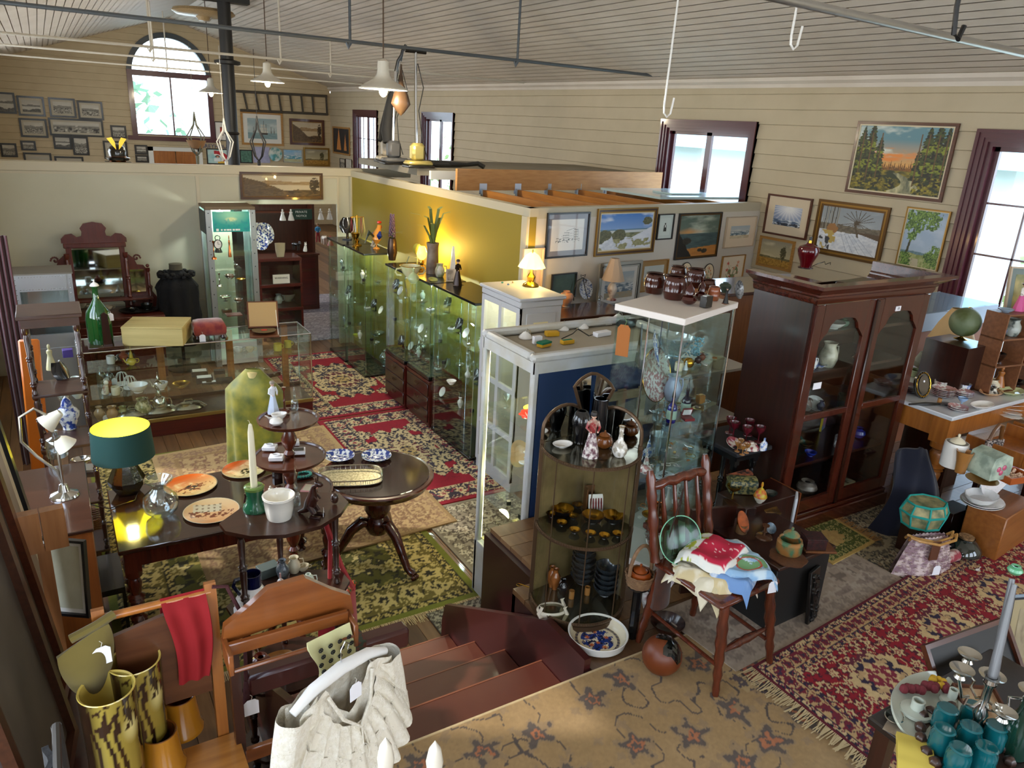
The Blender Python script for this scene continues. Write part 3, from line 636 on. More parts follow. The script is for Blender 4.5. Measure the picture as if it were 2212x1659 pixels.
m=M(alum);m.box(0,.01,.9,.05,d,h);m.box(w-.05,.01,.9,w,d,h);m.box(.05,.0,h-.16,w-.05,.03,h);m.box(.05,.01,.86,w-.05,.04,1.0);m.box(.0,d-.01,.9,w,d,h);m.box(0,0,.0,w,d,.86)
m.use(chrome)
for i in range(16):m.ball(.06+i*.025,-.003,h-.02,.005,6);m.ball(.06+i*.025,-.003,h-.14,.005,6)
for i in range(14):m.ball(.025,.008,.93+i*.048,.006,6);m.ball(w-.025,.008,.93+i*.048,.006,6)
O('riveted_shell',m,t);m=M(Q('dusty_top','#6b6559',.7));m.box(-.01,-.005,h,w+.01,d,h+.012);O('top',m,t)
m=M(cg);m.box(.05,.02,1.0,w-.05,.024,h-.16);O('glass_door',m,t);m=M(alum);m.box(.05,.03,1.18,w-.05,d-.02,1.19);O('inner_shelf',m,t)
t=E('wooden_cabinet','orange brown wooden cabinet by the leaning frames carrying the silver lamps','cabinet',(-.75,4.05,0));w,d,h=.72,.9,1.08
m=M(Wo('orange_side','#9a5522','#7a3f16',.4,.2,2,6));m.box(0,0,0,w,.02,h-.02);m.box(w-.02,.02,0,w,d,h-.02)
m.use(brass)
for x,z in((.55,.9),(.6,.6),(.52,.4),(.64,.35)):m.ball(x,-.001,z,.005,6)
O('side_panel',m,t);m=M(brownt);m.box(-.01,-.01,h-.02,w+.01,d,h,.004);O('top',m,t)
def ttable(name,lab,cat,x0,y0,x1,y1,z1,topm,legm,legr=.035,apron=.11,rnd=.03,rings=3,z0=0):
 t=E(name,lab,cat,((x0+x1)/2,(y0+y1)/2,z0));a,b=(x1-x0)/2,(y1-y0)/2;h=z1-z0
 m=M(topm);m.box(-a,-b,h-.028,a,b,h,.006);O('tabletop',m,t)
 m=M(legm);m.box(-a+.05,-b+.04,h-.028-apron,a-.05,-b+.06,h-.03);m.box(-a+.05,b-.06,h-.028-apron,a-.05,b-.04,h-.03);m.box(-a+.04,-b+.05,h-.028-apron,-a+.06,b-.05,h-.03);m.box(a-.06,-b+.05,h-.028-apron,a-.04,b-.05,h-.03);O('apron',m,t)
 for x in(-a+.07,a-.07):
  for y in(-b+.07,b-.07):
   m=M(legm);m.box(x-legr,y-legr,h-.03-apron-.03,x+legr,y+legr,h-.03);Tu(m,x,y,0,h-.06-apron,legr*1.05,rings);O('leg',m,t)
 return t
dt=ttable('dining_table','dark extending dining table with a lit green lamp and painted plates','table',.08,4.3,1.40,5.15,.76,Wo('dining_top','#3c251b','#2a1812',.12,.9,0,6),mahog,.045)
t=E('pedestal_table','round mahogany pedestal table with carved claw feet','table',(1.82,4.72,0));r=.41
m=M(Wo('round_top','#35211a','#271510',.1,.9,0,6));m.lathe([(0,.735),(r-.03,.735),(r-.025,.73)],48);O('tabletop',m,t)
m=M(mahogx);m.lathe([(r-.026,.729),(r,.727),(r+.006,.715),(r-.005,.7),(r-.02,.69),(r-.03,.66),(r-.04,.655),(0,.655)],48);O('table_rim',m,t)
m=M(mahog);m.lathe([(.0,.66),(.14,.655),(.06,.62),(.055,.58),(.09,.5),(.1,.44),(.07,.38),(.09,.35),(.1,.3),(.07,.24),(0,.22)],24);O('pedestal',m,t)
for k in range(3):
 a=-PI/2+.35+k*2*PI/3;c_,s_=cos(a),sin(a);m=M(mahog)
 m.tube([(c_*q,s_*q,z)for q,z in((.05,.32),(.12,.34),(.2,.28),(.27,.16),(.33,.06),(.38,.045),(.41,.04))],[.03,.045,.04,.033,.028,.032,.022],10)
 for dx in(-.018,0,.018):m.ball(c_*.41-s_*dx,s_*.41+c_*dx,.022,.019,8)
 O('claw_leg',m,t)
t=E('chest_of_drawers','brown wooden chest beneath the framed pictures holding vase, plate and lamp','chest',(3.80,5.42,0));w,d,h=.85,.45,1.58
m=M(walnut);m.box(0,0,0,w,d,h-.06);O('carcass',m,t);m=M(brownt);m.box(-.03,-.03,h-.03,w+.03,d,h,.006);m.box(-.015,-.015,h-.06,w+.015,d,h-.03,.004);O('top',m,t)
m=M(walnut);m.box(.03,-.012,h-.3,w-.03,0,h-.1,.004);O('drawer',m,t)
t=E('display_case','tall glass case with white top piled with brown barrel jars','display case',(2.60,2.60,U),rot=(0,0,math.radians(19)));w,d,h=.60,.39,1.46
gc_=Gs('green_edge_glass','#f9fefc',.16);wt=Q('white_slab','#e4dcd4',.4)
m=M(wt);m.box(-.01,-.01,h-.035,w+.01,d+.01,h,.003);O('top_slab',m,t);m=M(wt);m.box(0,0,0,w,d,.04);O('base',m,t)
Cg(t,0,0,w,d,.04,h-.035,gc_)
CASEZ=(.28,.62,.92,1.2)
CASEZ=(.24,.56,.86,1.14)
for z in CASEZ:m=M(gc_);m.box(.01,.01,z,w-.01,d-.01,z+.007);O('glass_shelf',m,t)
m=M(chrome)
for x,y in((.0,.0),(w,0),(.0,d*.5),(w,d)):m.tube([(x,y,.04),(x,y,h-.03)],.005,6)
O('rods',m,t);caseR=t
eg=Q('glass_edge_green','#1f5b4d',.2,coat=.5)
m=M(eg)
for x,y in((-.002,-.002),):m.box(x,y,.04,x+.006,y+.006,h-.035)
O('glass_edge',m,t)
def Ic(u,v,z):return caseR.matrix_basis@Vr((u,v,z))
t=E('curved_vitrine','small half-round mirrored vitrine with scalloped mirror crest','display cabinet',(2.07,2.57,U),rz=math.radians(-33));vit=t;r=.235
bron=Q('bronze_frame','#5b4632',.4,.6);antm=Q('antique_mirror','#8f8a74',.12,.9,noise=('#5d5540',9,.12))
VZ=(.05,.47,.88);VD=.2;vy=lambda x:VD*(1-abs(x)/.24)
for z in VZ:
 m=M(antm);m.prism([(r*cos(PI+PI*i/24),r*1.05*sin(PI+PI*i/24))for i in range(25)]+[(0,VD)],z-.012,z,'xy');s_=O('mirror_shelf',m,t)
 m=M(bron);m.tube([(r*cos(PI+PI*i/24),r*1.05*sin(PI+PI*i/24),z-.006)for i in range(25)],.009,6)
 for i in range(60):a=PI+PI*i/60;m.ball(r*1.03*cos(a),r*1.08*sin(a),z-.001,.004,5)
 O('beaded_rim',m,s_)
for s in(-1,1):m=M(Q('tan_map_back','#8a7850',.35,.2,noise=('#6f5f3e',9,.2)));m.sheet(1,1,lambda u,v:(s*r*u,vy(s*r*u),.03+.85*v));O('mirror_back',m,t)
sc1=[]
for cx_,cz_,rr,a0,a1 in((-.135,.95,.1,PI,.62),(0,1.07,.115,2.55,.6),(.135,.95,.1,PI-.62,0)):
 sc1+=[(cx_+rr*cos(a0+(a1-a0)*i/9),cz_+rr*sin(a0+(a1-a0)*i/9))for i in range(10)]
for s in(-1,1):
 m=M(mirror);P=[(a,b)for a,b in sc1 if a*s>=0];P=[(0,.88)]+(P if s>0 else P[::-1])+[(s*.235,.88)];m.add([(a,vy(a),b)for a,b in P],[tuple(range(len(P)))]);O('crest_mirror',m,t)
m=M(bron);m.tube([(-.235,.0,.88)]+[(a,vy(a),b)for a,b in sc1]+[(.235,.0,.88)],.009,6);O('crest_frame',m,t)
m=M(bron)
for x in(-r,r):m.box(x-.01,-.012,0,x+.01,.012,.9)
for i in(6,12,18):a=PI+PI*i/24;m.tube([(r*cos(a),r*1.05*sin(a),.03),(r*cos(a),r*1.05*sin(a),.88)],.003,5)
m.prism([(r*cos(PI+PI*i/24)*1.02,r*1.08*sin(PI+PI*i/24))for i in range(25)],0,.035,'xy');O('frame',m,t)
cgv=Gs('curved_glass','#fafbf8',.05)
for z0,z1 in((.05,.455),(.475,.865)):
 m=M(cgv);m.sheet(24,1,lambda u,v:(r*.98*cos(PI+PI*u),r*1.03*sin(PI+PI*u),z0+(z1-z0)*v));O('curved_glass',m,t)
def invit(u,v,z):return vit.matrix_basis@Vr((u,v,z))
t=E('trellis','weathered wooden square trellis behind the tall glass case','trellis',(2.72,3.37,U));tw=Wo('weathered_wood','#9a8467','#7b6850',.8,0,0,8)
for i in range(4):m=M(tw);m.box(0,0,.12+i*.2,.98,.018,.175+i*.2);O('rail',m,t)
for i in range(6):m=M(tw);m.box(.02+i*.17,.019,0,.08+i*.17,.035,.78);O('upright',m,t)
t=E('spindle_chair','brown turned spindle-back chair piled with printed tea towels','chair',(2.38,1.97,U),rz=math.radians(4));chw=Wo('chair_wood','#6a2f1a','#3f190c',.25,.5,2,8)
m=M(chw);m.box(-.2,-.2,.43,.2,.2,.46,.01);O('seat',m,t)
for x,y in((-.16,-.2),(.19,-.2),(-.19,.2),(.16,.2)):
 m=M(chw);a=Vr((x*1.08,y*1.12,0));b=Vr((x*.88,y*.85,.43));d_=b-a;rr=[.014,.018,.016,.022,.017,.024,.02,.027,.022,.026,.02,.024,.02]
 m.tube([a+d_*(k/12)for k in range(13)],rr,12);O('leg',m,t)
for z,y in((.2,-.19),):m=M(chw);m.tube([(-.16,y,z),(-.08,y,z),(-.03,y,z),(0,y,z),(.03,y,z),(.1,y,z),(.17,y,z)],[.008,.014,.02,.016,.02,.014,.008],10);O('stretcher',m,t)
for x in(-.17,.17):m=M(chw);m.tube([(x,-.2,.15),(x,.2,.17)],.01,8);O('stretcher',m,t)
for x in(-.2,.165):
 m=M(chw);m.tube([(x,.19+.1*k/11,.46+.42*k/11)for k in range(12)],[.024,.02,.026,.021,.021,.027,.021,.021,.026,.02,.024,.012],12);O('back_post',m,t)
m=M(chw);m.tube([(-.19+.37*k/8,.275,.80+(.01 if k in(2,4,6)else 0))for k in range(9)],[.016,.024,.02,.026,.022,.026,.02,.024,.016],12);O('top_rail',m,t)
for k in range(4):x=-.13+.076*k;m=M(chw);m.tube([(x,.2,.46),(x,.21,.55),(x,.225,.6),(x,.23,.64),(x,.25,.72),(x,.27,.80)],[.009,.012,.009,.014,.009,.009],8);O('spindle',m,t)
t=E('corner_whatnot','dark wood corner whatnot with half-round shelves and turned posts','shelf stand',(.76,3.12,0));wn=t;wnw=Wo('whatnot_wood','#3d2218','#27130c',.28,.5,0,7)
WZ=(.2,.61,1.02,1.46)
shp=[(-.3,.02),(-.29,-.06),(-.2,-.15),(-.06,-.2),(.1,-.19),(.22,-.12),(.29,-.03),(.28,.08),(.0,.22),(-.14,.16)]
for z in WZ:m=M(wnw);m.prism([(a*.98,b)for a,b in shp],z-.018,z,'xy');O('shelf',m,t)
for x,y in((-.22,-.05),(.22,-.02),(0,.17)):
 m=M(wnw)
 for a,b in zip((0,)+WZ,WZ):Tu(m,x,y,a,b-.018,.02,2)
 if x>.1:m.ball(x,y,1.49,.02,10,sz=1.4)
 O('turned_post',m,t)
t=E('dumb_waiter','three-tier round mahogany dumb waiter with turned stem','shelf stand',(.98,3.90,0));dwx,dwy=.98,3.90;DZ=(1.165,1.375,1.60)
for z,r in zip(DZ,(.235,.20,.165)):
 m=M(Wo('tier_wood','#5b2f20','#42200f',.25,.6,0,6));m.lathe([(0,z-.018),(r-.01,z-.018),(r,z-.008),(r+.002,z+.004),(r-.008,z+.004),(r-.014,z-.004),(0,z-.004)],40);O('tier',m,t)
m=M(chw)
for a,b in((.75,DZ[0]-.018),(DZ[0]-.004,DZ[1]-.018),(DZ[1]-.004,DZ[2]-.018)):m.lathe([(.022,a),(.034,a+.02),(.02,a+.04),(.038,a+.08),(.044,a+.11),(.022,b-.04),(.03,b-.02),(.024,b)],16)
m.lathe([(.0,.3),(.04,.32),(.05,.4),(.03,.5),(.035,.6),(.022,.75)],16);O('stem',m,t)
for k in range(3):a=k*2.094+.5;m=M(chw);m.tube([(cos(a)*q,sin(a)*q,z)for q,z in((.02,.34),(.1,.3),(.18,.15),(.26,.03))],[.022,.02,.017,.02],8);O('leg',m,t)
t=ttable('marble_table','pine work table with white marble top crowded with china','table',4.64,2.24,6.2,3.05,1.65,Q('marble','#dfe2e6',.2,coat=.4,noise=('#c3c8ce',3,.25)),honey,.055,.14,z0=U)
for k,(x0,lab)in enumerate(((4.78,'pine drawer pulled out from the marble table, full of small goods'),(5.35,'second pine drawer pulled out behind the playing-card rack'))):
 t=E('pulled_drawer',lab,'drawer',(x0,2.2,1.44));m=M(honey);m.box(0,-.36,0,.5,-.34,.1,.003);m.box(0,-.34,0,.015,0,.09);m.box(.485,-.34,0,.5,0,.09);m.box(.015,-.34,0,.485,0,.008);O('drawer_box',m,t)
 for x in(.12,.38):m=M(Q('white_knob','#e8e6e0',.25,coat=.6));m.lathe([(.008,0),(.008,.01),(.02,.018),(.022,.028),(.012,.036),(0,.037)],14);O('knob',m,t,loc=(x,-.36,.05),rot=(PI/2,0,0))
t=E('display_case','metal-edged case with orange hardboard side behind the marble table','display case',(5.75,3.2,U));m=M(Q('orange_board','#9b5f3c',.6,noise=('#8a5133',3,.2)));m.box(0,0,.0,1.1,.5,1.02);O('hardboard_sides',m,t)
m=M(Q('grey_blue_metal','#8f97a6',.35,.5));m.box(-.012,-.012,.95,1.11,.512,1.1,.003);m.box(-.012,-.012,.3,1.11,0,.4,.003);m.box(-.014,-.014,0,.02,.02,1.1);O('metal_bands',m,t);m=M(cg);m.box(-.01,-.01,1.1,1.1,.5,1.108);O('glass_top',m,t)
t=E('pigeonhole_shelf','open wooden pigeonhole shelf of curios in front of the tall window','shelf',(5.34,2.40,1.65),rz=math.radians(-8));pg=t;pw=Wo('pigeon_wood','#8a5a3a','#6c4229',.45,.1,0,7)
m=M(pw);
for z in(0,.19,.38,.55):m.box(0,0,z,.8,.16,z+.012)
O('shelves',m,t);m=M(pw)
for x in(0,.27,.53,.79):m.box(x,0,0,x+.012,.16,.55)
O('uprights',m,t)
def inpg(u,v,z):return pg.matrix_basis@Vr((u,v,z))
t=ttable('side_table','small black side table with wine-red goblets beside the bookcase','table',3.20,2.64,3.50,3.0,1.50,Q('black_cloth','#17161a',.7),blackm,.02,.05,rings=2,z0=U)
t=E('black_chest','black painted wooden chest set with lidded pot and carved box','chest',(2.78,1.94,U),rz=math.radians(2));m=M(Q('black_worn_paint','#121110',.6));m.box(0,0,0,.42,.42,.36,.004);O('carcass',m,t);m=M(darkw);m.box(-.015,-.015,.36,.435,.435,.38,.004);O('lid',m,t)
t=E('wooden_box','brown wooden box cabinet holding the carved green casket and small bowls','box',(3.02,2.42,U));m=M(darkw);m.box(0,-.05,0,.44,.17,.42,.004);m.use(Wo('box_side','#7c4320','#5c2d13',.35,.3,2,6));m.box(.44,-.05,0,.45,.17,.42);O('carcass',m,t)
t=E('wooden_crate','orange brown wooden crate beneath the white plates','crate',(4.56,1.76,U),rz=math.radians(6));m=M(Wo('crate_wood','#a2642c','#80491b',.4,.2,0,6));m.box(0,0,0,.44,.22,.30,.006);O('box',m,t)
FT=1.45
t=E('low_table','dark wooden table corner with teal tumblers and candelabra','table',(2.08,.42,U));m=M(Wo('black_brown_table','#231712','#120b09',.4,.2,1,7));m.box(0,0,FT-U-.03,.75,.6,FT-U,.006);O('tabletop',m,t)
for x,y in((.04,.55),(.7,.55),(.04,.05),(.7,.05)):m=M(darkw);m.box(x-.025,y-.025,0,x+.025,y+.025,FT-U-.03);O('leg',m,t)
t=E('valet_chair','honey pine valet chair holding the tall vases and red scarf','chair',(.12,1.80,U));vp=Wo('pine_bright','#a9692c','#7c4518',.35,.3,2,6)
for x in(-.15,.14):m=M(vp);m.prism([(.2,0),(.23,0),(.245,.97),(.235,.99),(.22,.99),(.212,.95)],x-.016,x+.016,'yz');O('back_post',m,t)
m=M(honey);m.tube([(-.15,.225,.96),(.14,.225,.96)],.012,10);O('top_bar',m,t)
m=M(Wo('splat','#5f3820','#452412',.35,.3,0,6));m.prism([(-.12,.62),(-.12,.9),(.02,.93),(.12,.8),(.12,.62)],.21,.225,'xz');O('back_splat',m,t)
m=M(Wo('pine_seat','#b07636','#875422',.3,.4,0,6));m.prism([(-.17,-.16),(.1,-.17),(.18,-.05),(.18,.2),(-.17,.2)],.42,.445,'xy');O('seat',m,t)
for x,y in((-.14,-.13),(.13,-.1)):m=M(vp);m.box(x-.02,y-.02,0,x+.02,y+.02,.42);O('leg',m,t)
t=E('valet_stand','curved-back mahogany valet stand draped with patterned cravat','valet stand',(.47,1.96,U-.06));vw=Wo('valet_wood','#8b4f22','#693513',.3,.4,0,6)
m=M(vw);m.prism([(-.2,.88),(-.19,.94),(-.12,.985),(-.06,1.03),(.05,1.035),(.13,.97),(.19,.93),(.2,.86),(.16,.84),(0,.9),(-.1,.89)],-.012,.012,'xz');O('crest',m,t)
m=M(vw);m.box(-.19,-.05,.86,.17,-.03,.9,.003);m.tube([(-.2,-.09,.84),(.18,-.09,.84)],.007,8);m.box(-.2,-.1,.83,-.185,.0,.9,.003);m.box(.17,-.1,.8,.185,0,.88,.003);O('trouser_rail',m,t)
for x in(-.17,.17):m=M(darkw);m.prism([(-.02,0),(.02,0),(.015,.88),(-.015,.88)],x-.014,x+.014,'yz');O('post',m,t)
m=M(vw);m.box(-.16,-.02,.42,.16,.0,.47,.003);O('lower_rail',m,t)
t=E('stair_rail','dark red timber hand rail end at the head of the stairs','rail',(.62,2.03,U));m=M(Q('stringer_paint'));m.box(-.28,-.03,.55,.27,.035,.63,.012);O('hand_rail',m,t);m=M(Q('stringer_paint'));m.box(.0,-.03,0,.06,.03,.55,.004);O('post',m,t);m=M(Q('woven_strap','#5a2a1c',.8,noise=('#2c3a2c',60,.05)));m.box(.07,-.034,.3,.11,.04,.64,.002);O('woven_strap',m,t)
t=E('pine_dresser','dark pine dresser with shelves of ornaments seen through the doorway','dresser',(2.35,12.6,0));dp=Wo('back_dresser_wood','#5b2a16','#421c0e',.35,.3,2,6)
m=M(dp);m.box(0,0,0,1.45,.5,.95);m.box(0,.47,.95,1.45,.5,2.3);m.box(0,.15,.95,.04,.5,2.3);m.box(1.41,.15,.95,1.45,.5,2.3);O('carcass',m,t)
m=M(dp);m.box(-.02,-.02,.95,1.47,.5,.98,.004);O('worktop',m,t);m=M(dp);m.box(.03,.2,1.62,1.42,.48,1.64);O('shelf',m,t)
for i in range(3):
 m=M(redw);m.box(.06+i*.46,-.014,.08,.48+i*.46,0,.68,.004);q=O('door',m,t);m=M(Q('white_knob'));m.ball(.12+i*.46,-.03,.45,.018,10);O('knob',m,q)
 m=M(redw);m.box(.06+i*.46,-.014,.72,.48+i*.46,0,.92,.004);O('drawer',m,t)
t=E('stacking_bookcase','mahogany stacking bookcase with glass fronts in the doorway','bookcase',(2.42,10.9,0));w,d=.62,.4
m=M(redw);m.box(0,0,.12,.03,d,1.2);m.box(w-.03,0,.12,w,d,1.2);m.box(.03,d-.02,.12,w-.03,d,1.2)
for z in(.12,.44,.8,1.18):m.box(0,-.01,z,w,d,z+.05,.006)
O('carcass',m,t);m=M(cg)
for z in(.17,.49,.85):m.box(.03,.01,z,w-.03,.014,z+.27)
O('glass_fronts',m,t)
for x in(.02,w-.06):m=M(redw);m.box(x,0,0,x+.04,.04,.12);O('leg',m,t)
# ================================================================ framed pictures
def sky(u,v,top,hor,cl='#e9e6df',amt=.5,s=1,k=(3,6)):
 c=mixc(cc(hor,u),cc(top,u),v**.8);n=fbm(u*k[0]+s,v*k[1]+s*3,s,5);return mixc(c,cc(cl,u),np.clip((n-.5)*4*amt,0,1))
def ridge(u,base,amp,f,s):return base+amp*(fbm(u*f+s*7.3,u*0+s,s,4)-.5)
def hills(c,u,v,layers,s=1):
 for i,(b,a,f,c1,c2)in enumerate(layers):
  m=v<ridge(u,b,a,f,s+i);n=fbm(u*22+i*3,v*26,s+i*5,4);c=np.where(m[...,None],mixc(cc(c1,u),cc(c2,u),np.clip((n-.3)*2.4,0,1)),c)
 return c
def tree(c,u,v,x,y0,h,w,col,col2,s=1,trunk='#3a2a1c',dens=.5):
 t=(np.abs(u-x-(v-y0)*.03)<.006+.006*(1-(v-y0)/h))&(v>y0)&(v<y0+h*.9);c=np.where(t[...,None],cc(trunk,u),c)
 q=np.hypot((u-x)/w,(v-y0-h*.62)/(h*.48));n=fbm(u*26+s,v*26,s,3);m=(q<1)&(n+.45*(1-q)>dens)
 return np.where(m[...,None],mixc(cc(col,u),cc(col2,u),np.clip((fbm(u*50,v*50,s+3,2)-.35)*3,0,1)),c)
def fir(c,u,v,x,y0,h,w,col,col2,s=1):
 q=np.abs(u-x)/np.maximum(w*(1-(v-y0)/h)*(.75+.4*np.abs(np.sin(v*70+s))),1e-4);n=fbm(u*40+s,v*40,s,2)
 m=(v>y0)&(v<y0+h)&(q<.6+.6*n);return np.where(m[...,None],mixc(cc(col,u),cc(col2,u),np.clip((n-.4)*3+(1-q)*.2,0,1)),c)
def bwtown(s=1):
 def f(u,v):
  c=sky(u,v,'#b8b4a8','#cfcbbf','#dad6cb',.4,s);c=hills(c,u,v,[(.68,.18,3,'#77746c','#8b877e'),(.55,.12,5,'#4f4d48','#8a867b'),(.4,.1,4,'#6a665d','#aaa598')],s)
  n=vnoise(u*30,v*24,s);w=(v<.45)&(n>.72);c=np.where(w[...,None],cc('#c9c5b8',u),c);d=(v<.5)&(fbm(u*18,v*18,s+9,3)>.62)
  return np.where(d[...,None],cc('#2d2b28',u),c)
 return f
def bwcoast(s=1):
 def f(u,v):
  c=sky(u,v,'#aaa69b','#c9c5ba','#d8d5cc',.3,s);c=hills(c,u,v,[(.62,.2,2.5,'#5f5c56','#7d7a72')],s);w=v<.48;c=np.where(w[...,None],mixc(cc('#a9a69c',u),cc('#cfccc2',u),fbm(u*5,v*40,s)),c)
  return hills(c,u,v,[(.25,.3,3,'#3a3834','#6d6a61')],s+4)
 return f
def sepia(u,v):
 c=sky(u,v,'#b9a98e','#cdbd9f','#d9ccb2',.3,4);c=hills(c,u,v,[(.72,.22,3,'#8d6f49','#a58a62')],2);c=np.where((v<.55)[...,None],cc('#c4b190',u),c)
 c=hills(c,u,v,[(.3,.3,3,'#3b2c1c','#6f5636')],8);L=(v<.95-1.4*u+.1*fbm(u*9,v*9,2))&(v<.9-.9*u);c=np.where(L[...,None],mixc(cc('#3a2b1b',u),cc('#735a3a',u),fbm(u*30,v*30,5)),c)
 return tree(c,u,v,.93,.1,.75,.07,'#2c2114','#4a3820',3)
def forest(u,v):
 c=mixc(cc('#d9a25a',u),cc('#5f8a96',u),np.clip((v-.42)*2.6,0,1));n=fbm(u*4,v*7,3,5);c=mixc(c,cc('#dde3d8',u),np.clip((n-.48)*4,0,1)*(v>.5));c=mixc(c,cc('#e0883a',u),np.clip((fbm(u*5+3,v*14,8)-.5)*5,0,1)*(v>.45)*(v<.68))
 for i in range(22):c=fir(c,u,v,.27+i*.022,.32,.1+.09*((i*7)%5)/5,.02,'#5a3a1c','#8a5a22',i)
 c=np.where((v<.34)[...,None],mixc(cc('#22301a',u),cc('#8a7a22',u),np.clip((fbm(u*14,v*22,5)-.42)*3,0,1)),c)
 r=np.abs(u-.55-.12*np.sin(v*12))<.03+.42*(.3-v);c=np.where((r&(v<.3))[...,None],mixc(cc('#3f4a3c',u),cc('#d8cf9f',u),np.clip(fbm(u*20,v*6,4)*1.6-.4,0,1)),c)
 for x,w,h in((.06,.14,.9),(.16,.13,1.0),(.27,.1,.75),(.78,.13,.95),(.88,.14,1.05),(.97,.12,.95),(.7,.07,.55)):
  for k in range(5):c=fir(c,u,v,x,.2+k*.14*h,.34*h,w*(1-.12*k),'#12170d','#7f8a26' if k%2 else '#3d4a1c',int(x*60)+k)
  c=np.where(((np.abs(u-x)<.007)&(v>.12)&(v<.9))[...,None],cc('#5f4424',u),c)
 g=(v<.22+.12*np.abs(u-.5))&(fbm(u*22,v*26,15)>.48)&(np.abs(u-.6)>.1);return np.where(g[...,None],mixc(cc('#151a0e',u),cc('#9a8f2a',u),np.clip((fbm(u*40,v*40,6)-.4)*3,0,1)),c)
def dunes(u,v):
 c=sky(u,v,'#3d78c4','#b9d2ea','#e6edf4',.7,5);c=np.where((v<.56)[...,None],cc('#5b7f96',u),c);c=np.where((v<.53)[...,None],cc('#c8d0d2',u),c)
 c=hills(c,u,v,[(.48,.08,5,'#5d6347','#8d8f6b'),(.36,.16,3,'#dfe4ec','#c3cbd8')],3);m=v<.2+.75*(u-.45);c=np.where(m[...,None],mixc(cc('#e9ecf2',u),cc('#b9c2d2',u),fbm(u*8,v*16,4)),c)
 for x,y,r in((.1,.42,.12),(.36,.4,.13),(.9,.78,.09),(.0,.3,.1)):
  q=np.hypot(u-x,(v-y)*.8)/r;c=np.where(((q<.8+.4*fbm(u*20,v*20,2)))[...,None],mixc(cc('#2e3322',u),cc('#7b7a55',u),fbm(u*40,v*40,7)),c)
 g=(fbm(u*9,v*9,9)>.56)&(v<.3);return np.where(g[...,None],mixc(cc('#6d6f3f',u),cc('#b5b187',u),fbm(u*60,v*20,3)),c)
def darksea(u,v):
 c=sky(u,v,'#4f6156','#7f8a78','#b9c0ae',.9,11,(2,5));c=mixc(c,cc('#c98f52',u),np.clip(1-8*np.abs(v-.6)-2*np.abs(u-.25),0,1));c=np.where((v<.56)[...,None],mixc(cc('#22383c',u),cc('#566d6c',u),fbm(u*6,v*50,3)),c)
 c=np.where((v<.17+.08*u)[...,None],mixc(cc('#a5682c',u),cc('#c98a45',u),fbm(u*8,v*30,2)),c);k=(v<.55-1.6*u+.1*fbm(u*12,v*12,4));c=np.where(k[...,None],cc('#14130f',u),c)
 for x,y,r in((.22,.38,.13),(.58,.14,.06),(.7,.12,.08)):c=np.where((np.hypot(u-x,(v-y)*1.3)<r*(.6+.6*fbm(u*14,v*14,3)))[...,None],mixc(cc('#11100d',u),cc('#3f3a2e',u),fbm(u*30,v*30,4)),c)
 return c
def sketch(u,v):
 c=cc('#e9e7e4',u);x=(u-.12)/.76;y=(v-.28)/.5;ink=np.zeros_like(u,bool)
 for k in range(5):ink|=(np.abs(y-.08-.16*k-.06*x)<.008)&(x>.05)&(x<.95)&(x>.18*(k-1))
 for k in range(14):ink|=(np.abs(x-.08-.065*k)<.006)&(y>.05)&(y<.2+.5*np.minimum(x*1.4,1))&((np.floor(y*12)%2)==0)
 ink|=(np.abs(y-(.7+.5*(x-.45)))<.012)&(x>.45)&(x<.75);ink|=(np.abs(y-(.85-.9*(x-.75)))<.012)&(x>.75)&(x<.92)
 ink|=(fbm(u*30,v*30,3)>.66)&(y<.2)&(y>-.05)&(x>0)&(x<1);return np.where(ink[...,None],cc('#2b2b2b',u),c)
def nun(u,v):
 c=cc('#c9d3cc',u);b=(np.abs(u-.5)<.13-.1*(v-.45))&(v>.22)&(v<.6);c=np.where(b[...,None],cc('#22261f',u),c);c=np.where((np.hypot(u-.5,(v-.67)*1.3)<.07)[...,None],cc('#2c2c26',u),c)
 return np.where(((np.abs(u-.52)<.05)&(np.abs(v-.52)<.07))[...,None],cc('#e8e6de',u),c)
def Sm(sk='#a9b6bd',a='#d9cfb2',b='#5e7480',s=1):
 def f(u,v):
  c=sky(u,v,sk,'#d8d2c0','#e8e4d8',.4,s);c=np.where((v<.55)[...,None],mixc(cc(b,u),cc('#e6e9e6',u),np.clip((fbm(u*9,v*22,s)-.45)*4,0,1)),c);return np.where((v<.25)[...,None],mixc(cc(a,u),cc('#b99c72',u),fbm(u*9,v*9,s+2)),c)
 return f
def rays(u,v):
 c=mixc(cc('#8b9ab8',u),cc('#d9dcdf',u),np.clip(1.3-2.5*np.hypot(u-.55,v-.85),0,1));a=np.arctan2(v-.95,u-.5);c=mixc(c,cc('#f2efe8',u),np.clip(np.sin(a*26)*.6,0,1)*(v>.3)*.6);c=np.where((v<.3)[...,None],mixc(cc('#4a5f7c',u),cc('#c8d2dc',u),np.clip((fbm(u*8,v*26,5)-.4)*4,0,1)),c)
 return np.where(((v<.16)&(fbm(u*10,v*10,2)>.52))[...,None],cc('#2d3542',u),c)
def goldland(u,v):
 c=sky(u,v,'#8f8a78','#cfc090','#d9cfae',.5,6);c=hills(c,u,v,[(.36,.06,4,'#5a5338','#7b7048'),(.28,.06,4,'#b98f3d','#8a6526')],7);return tree(c,u,v,.74,.2,.62,.1,'#3a3722','#5c5634',5,dens=.55)
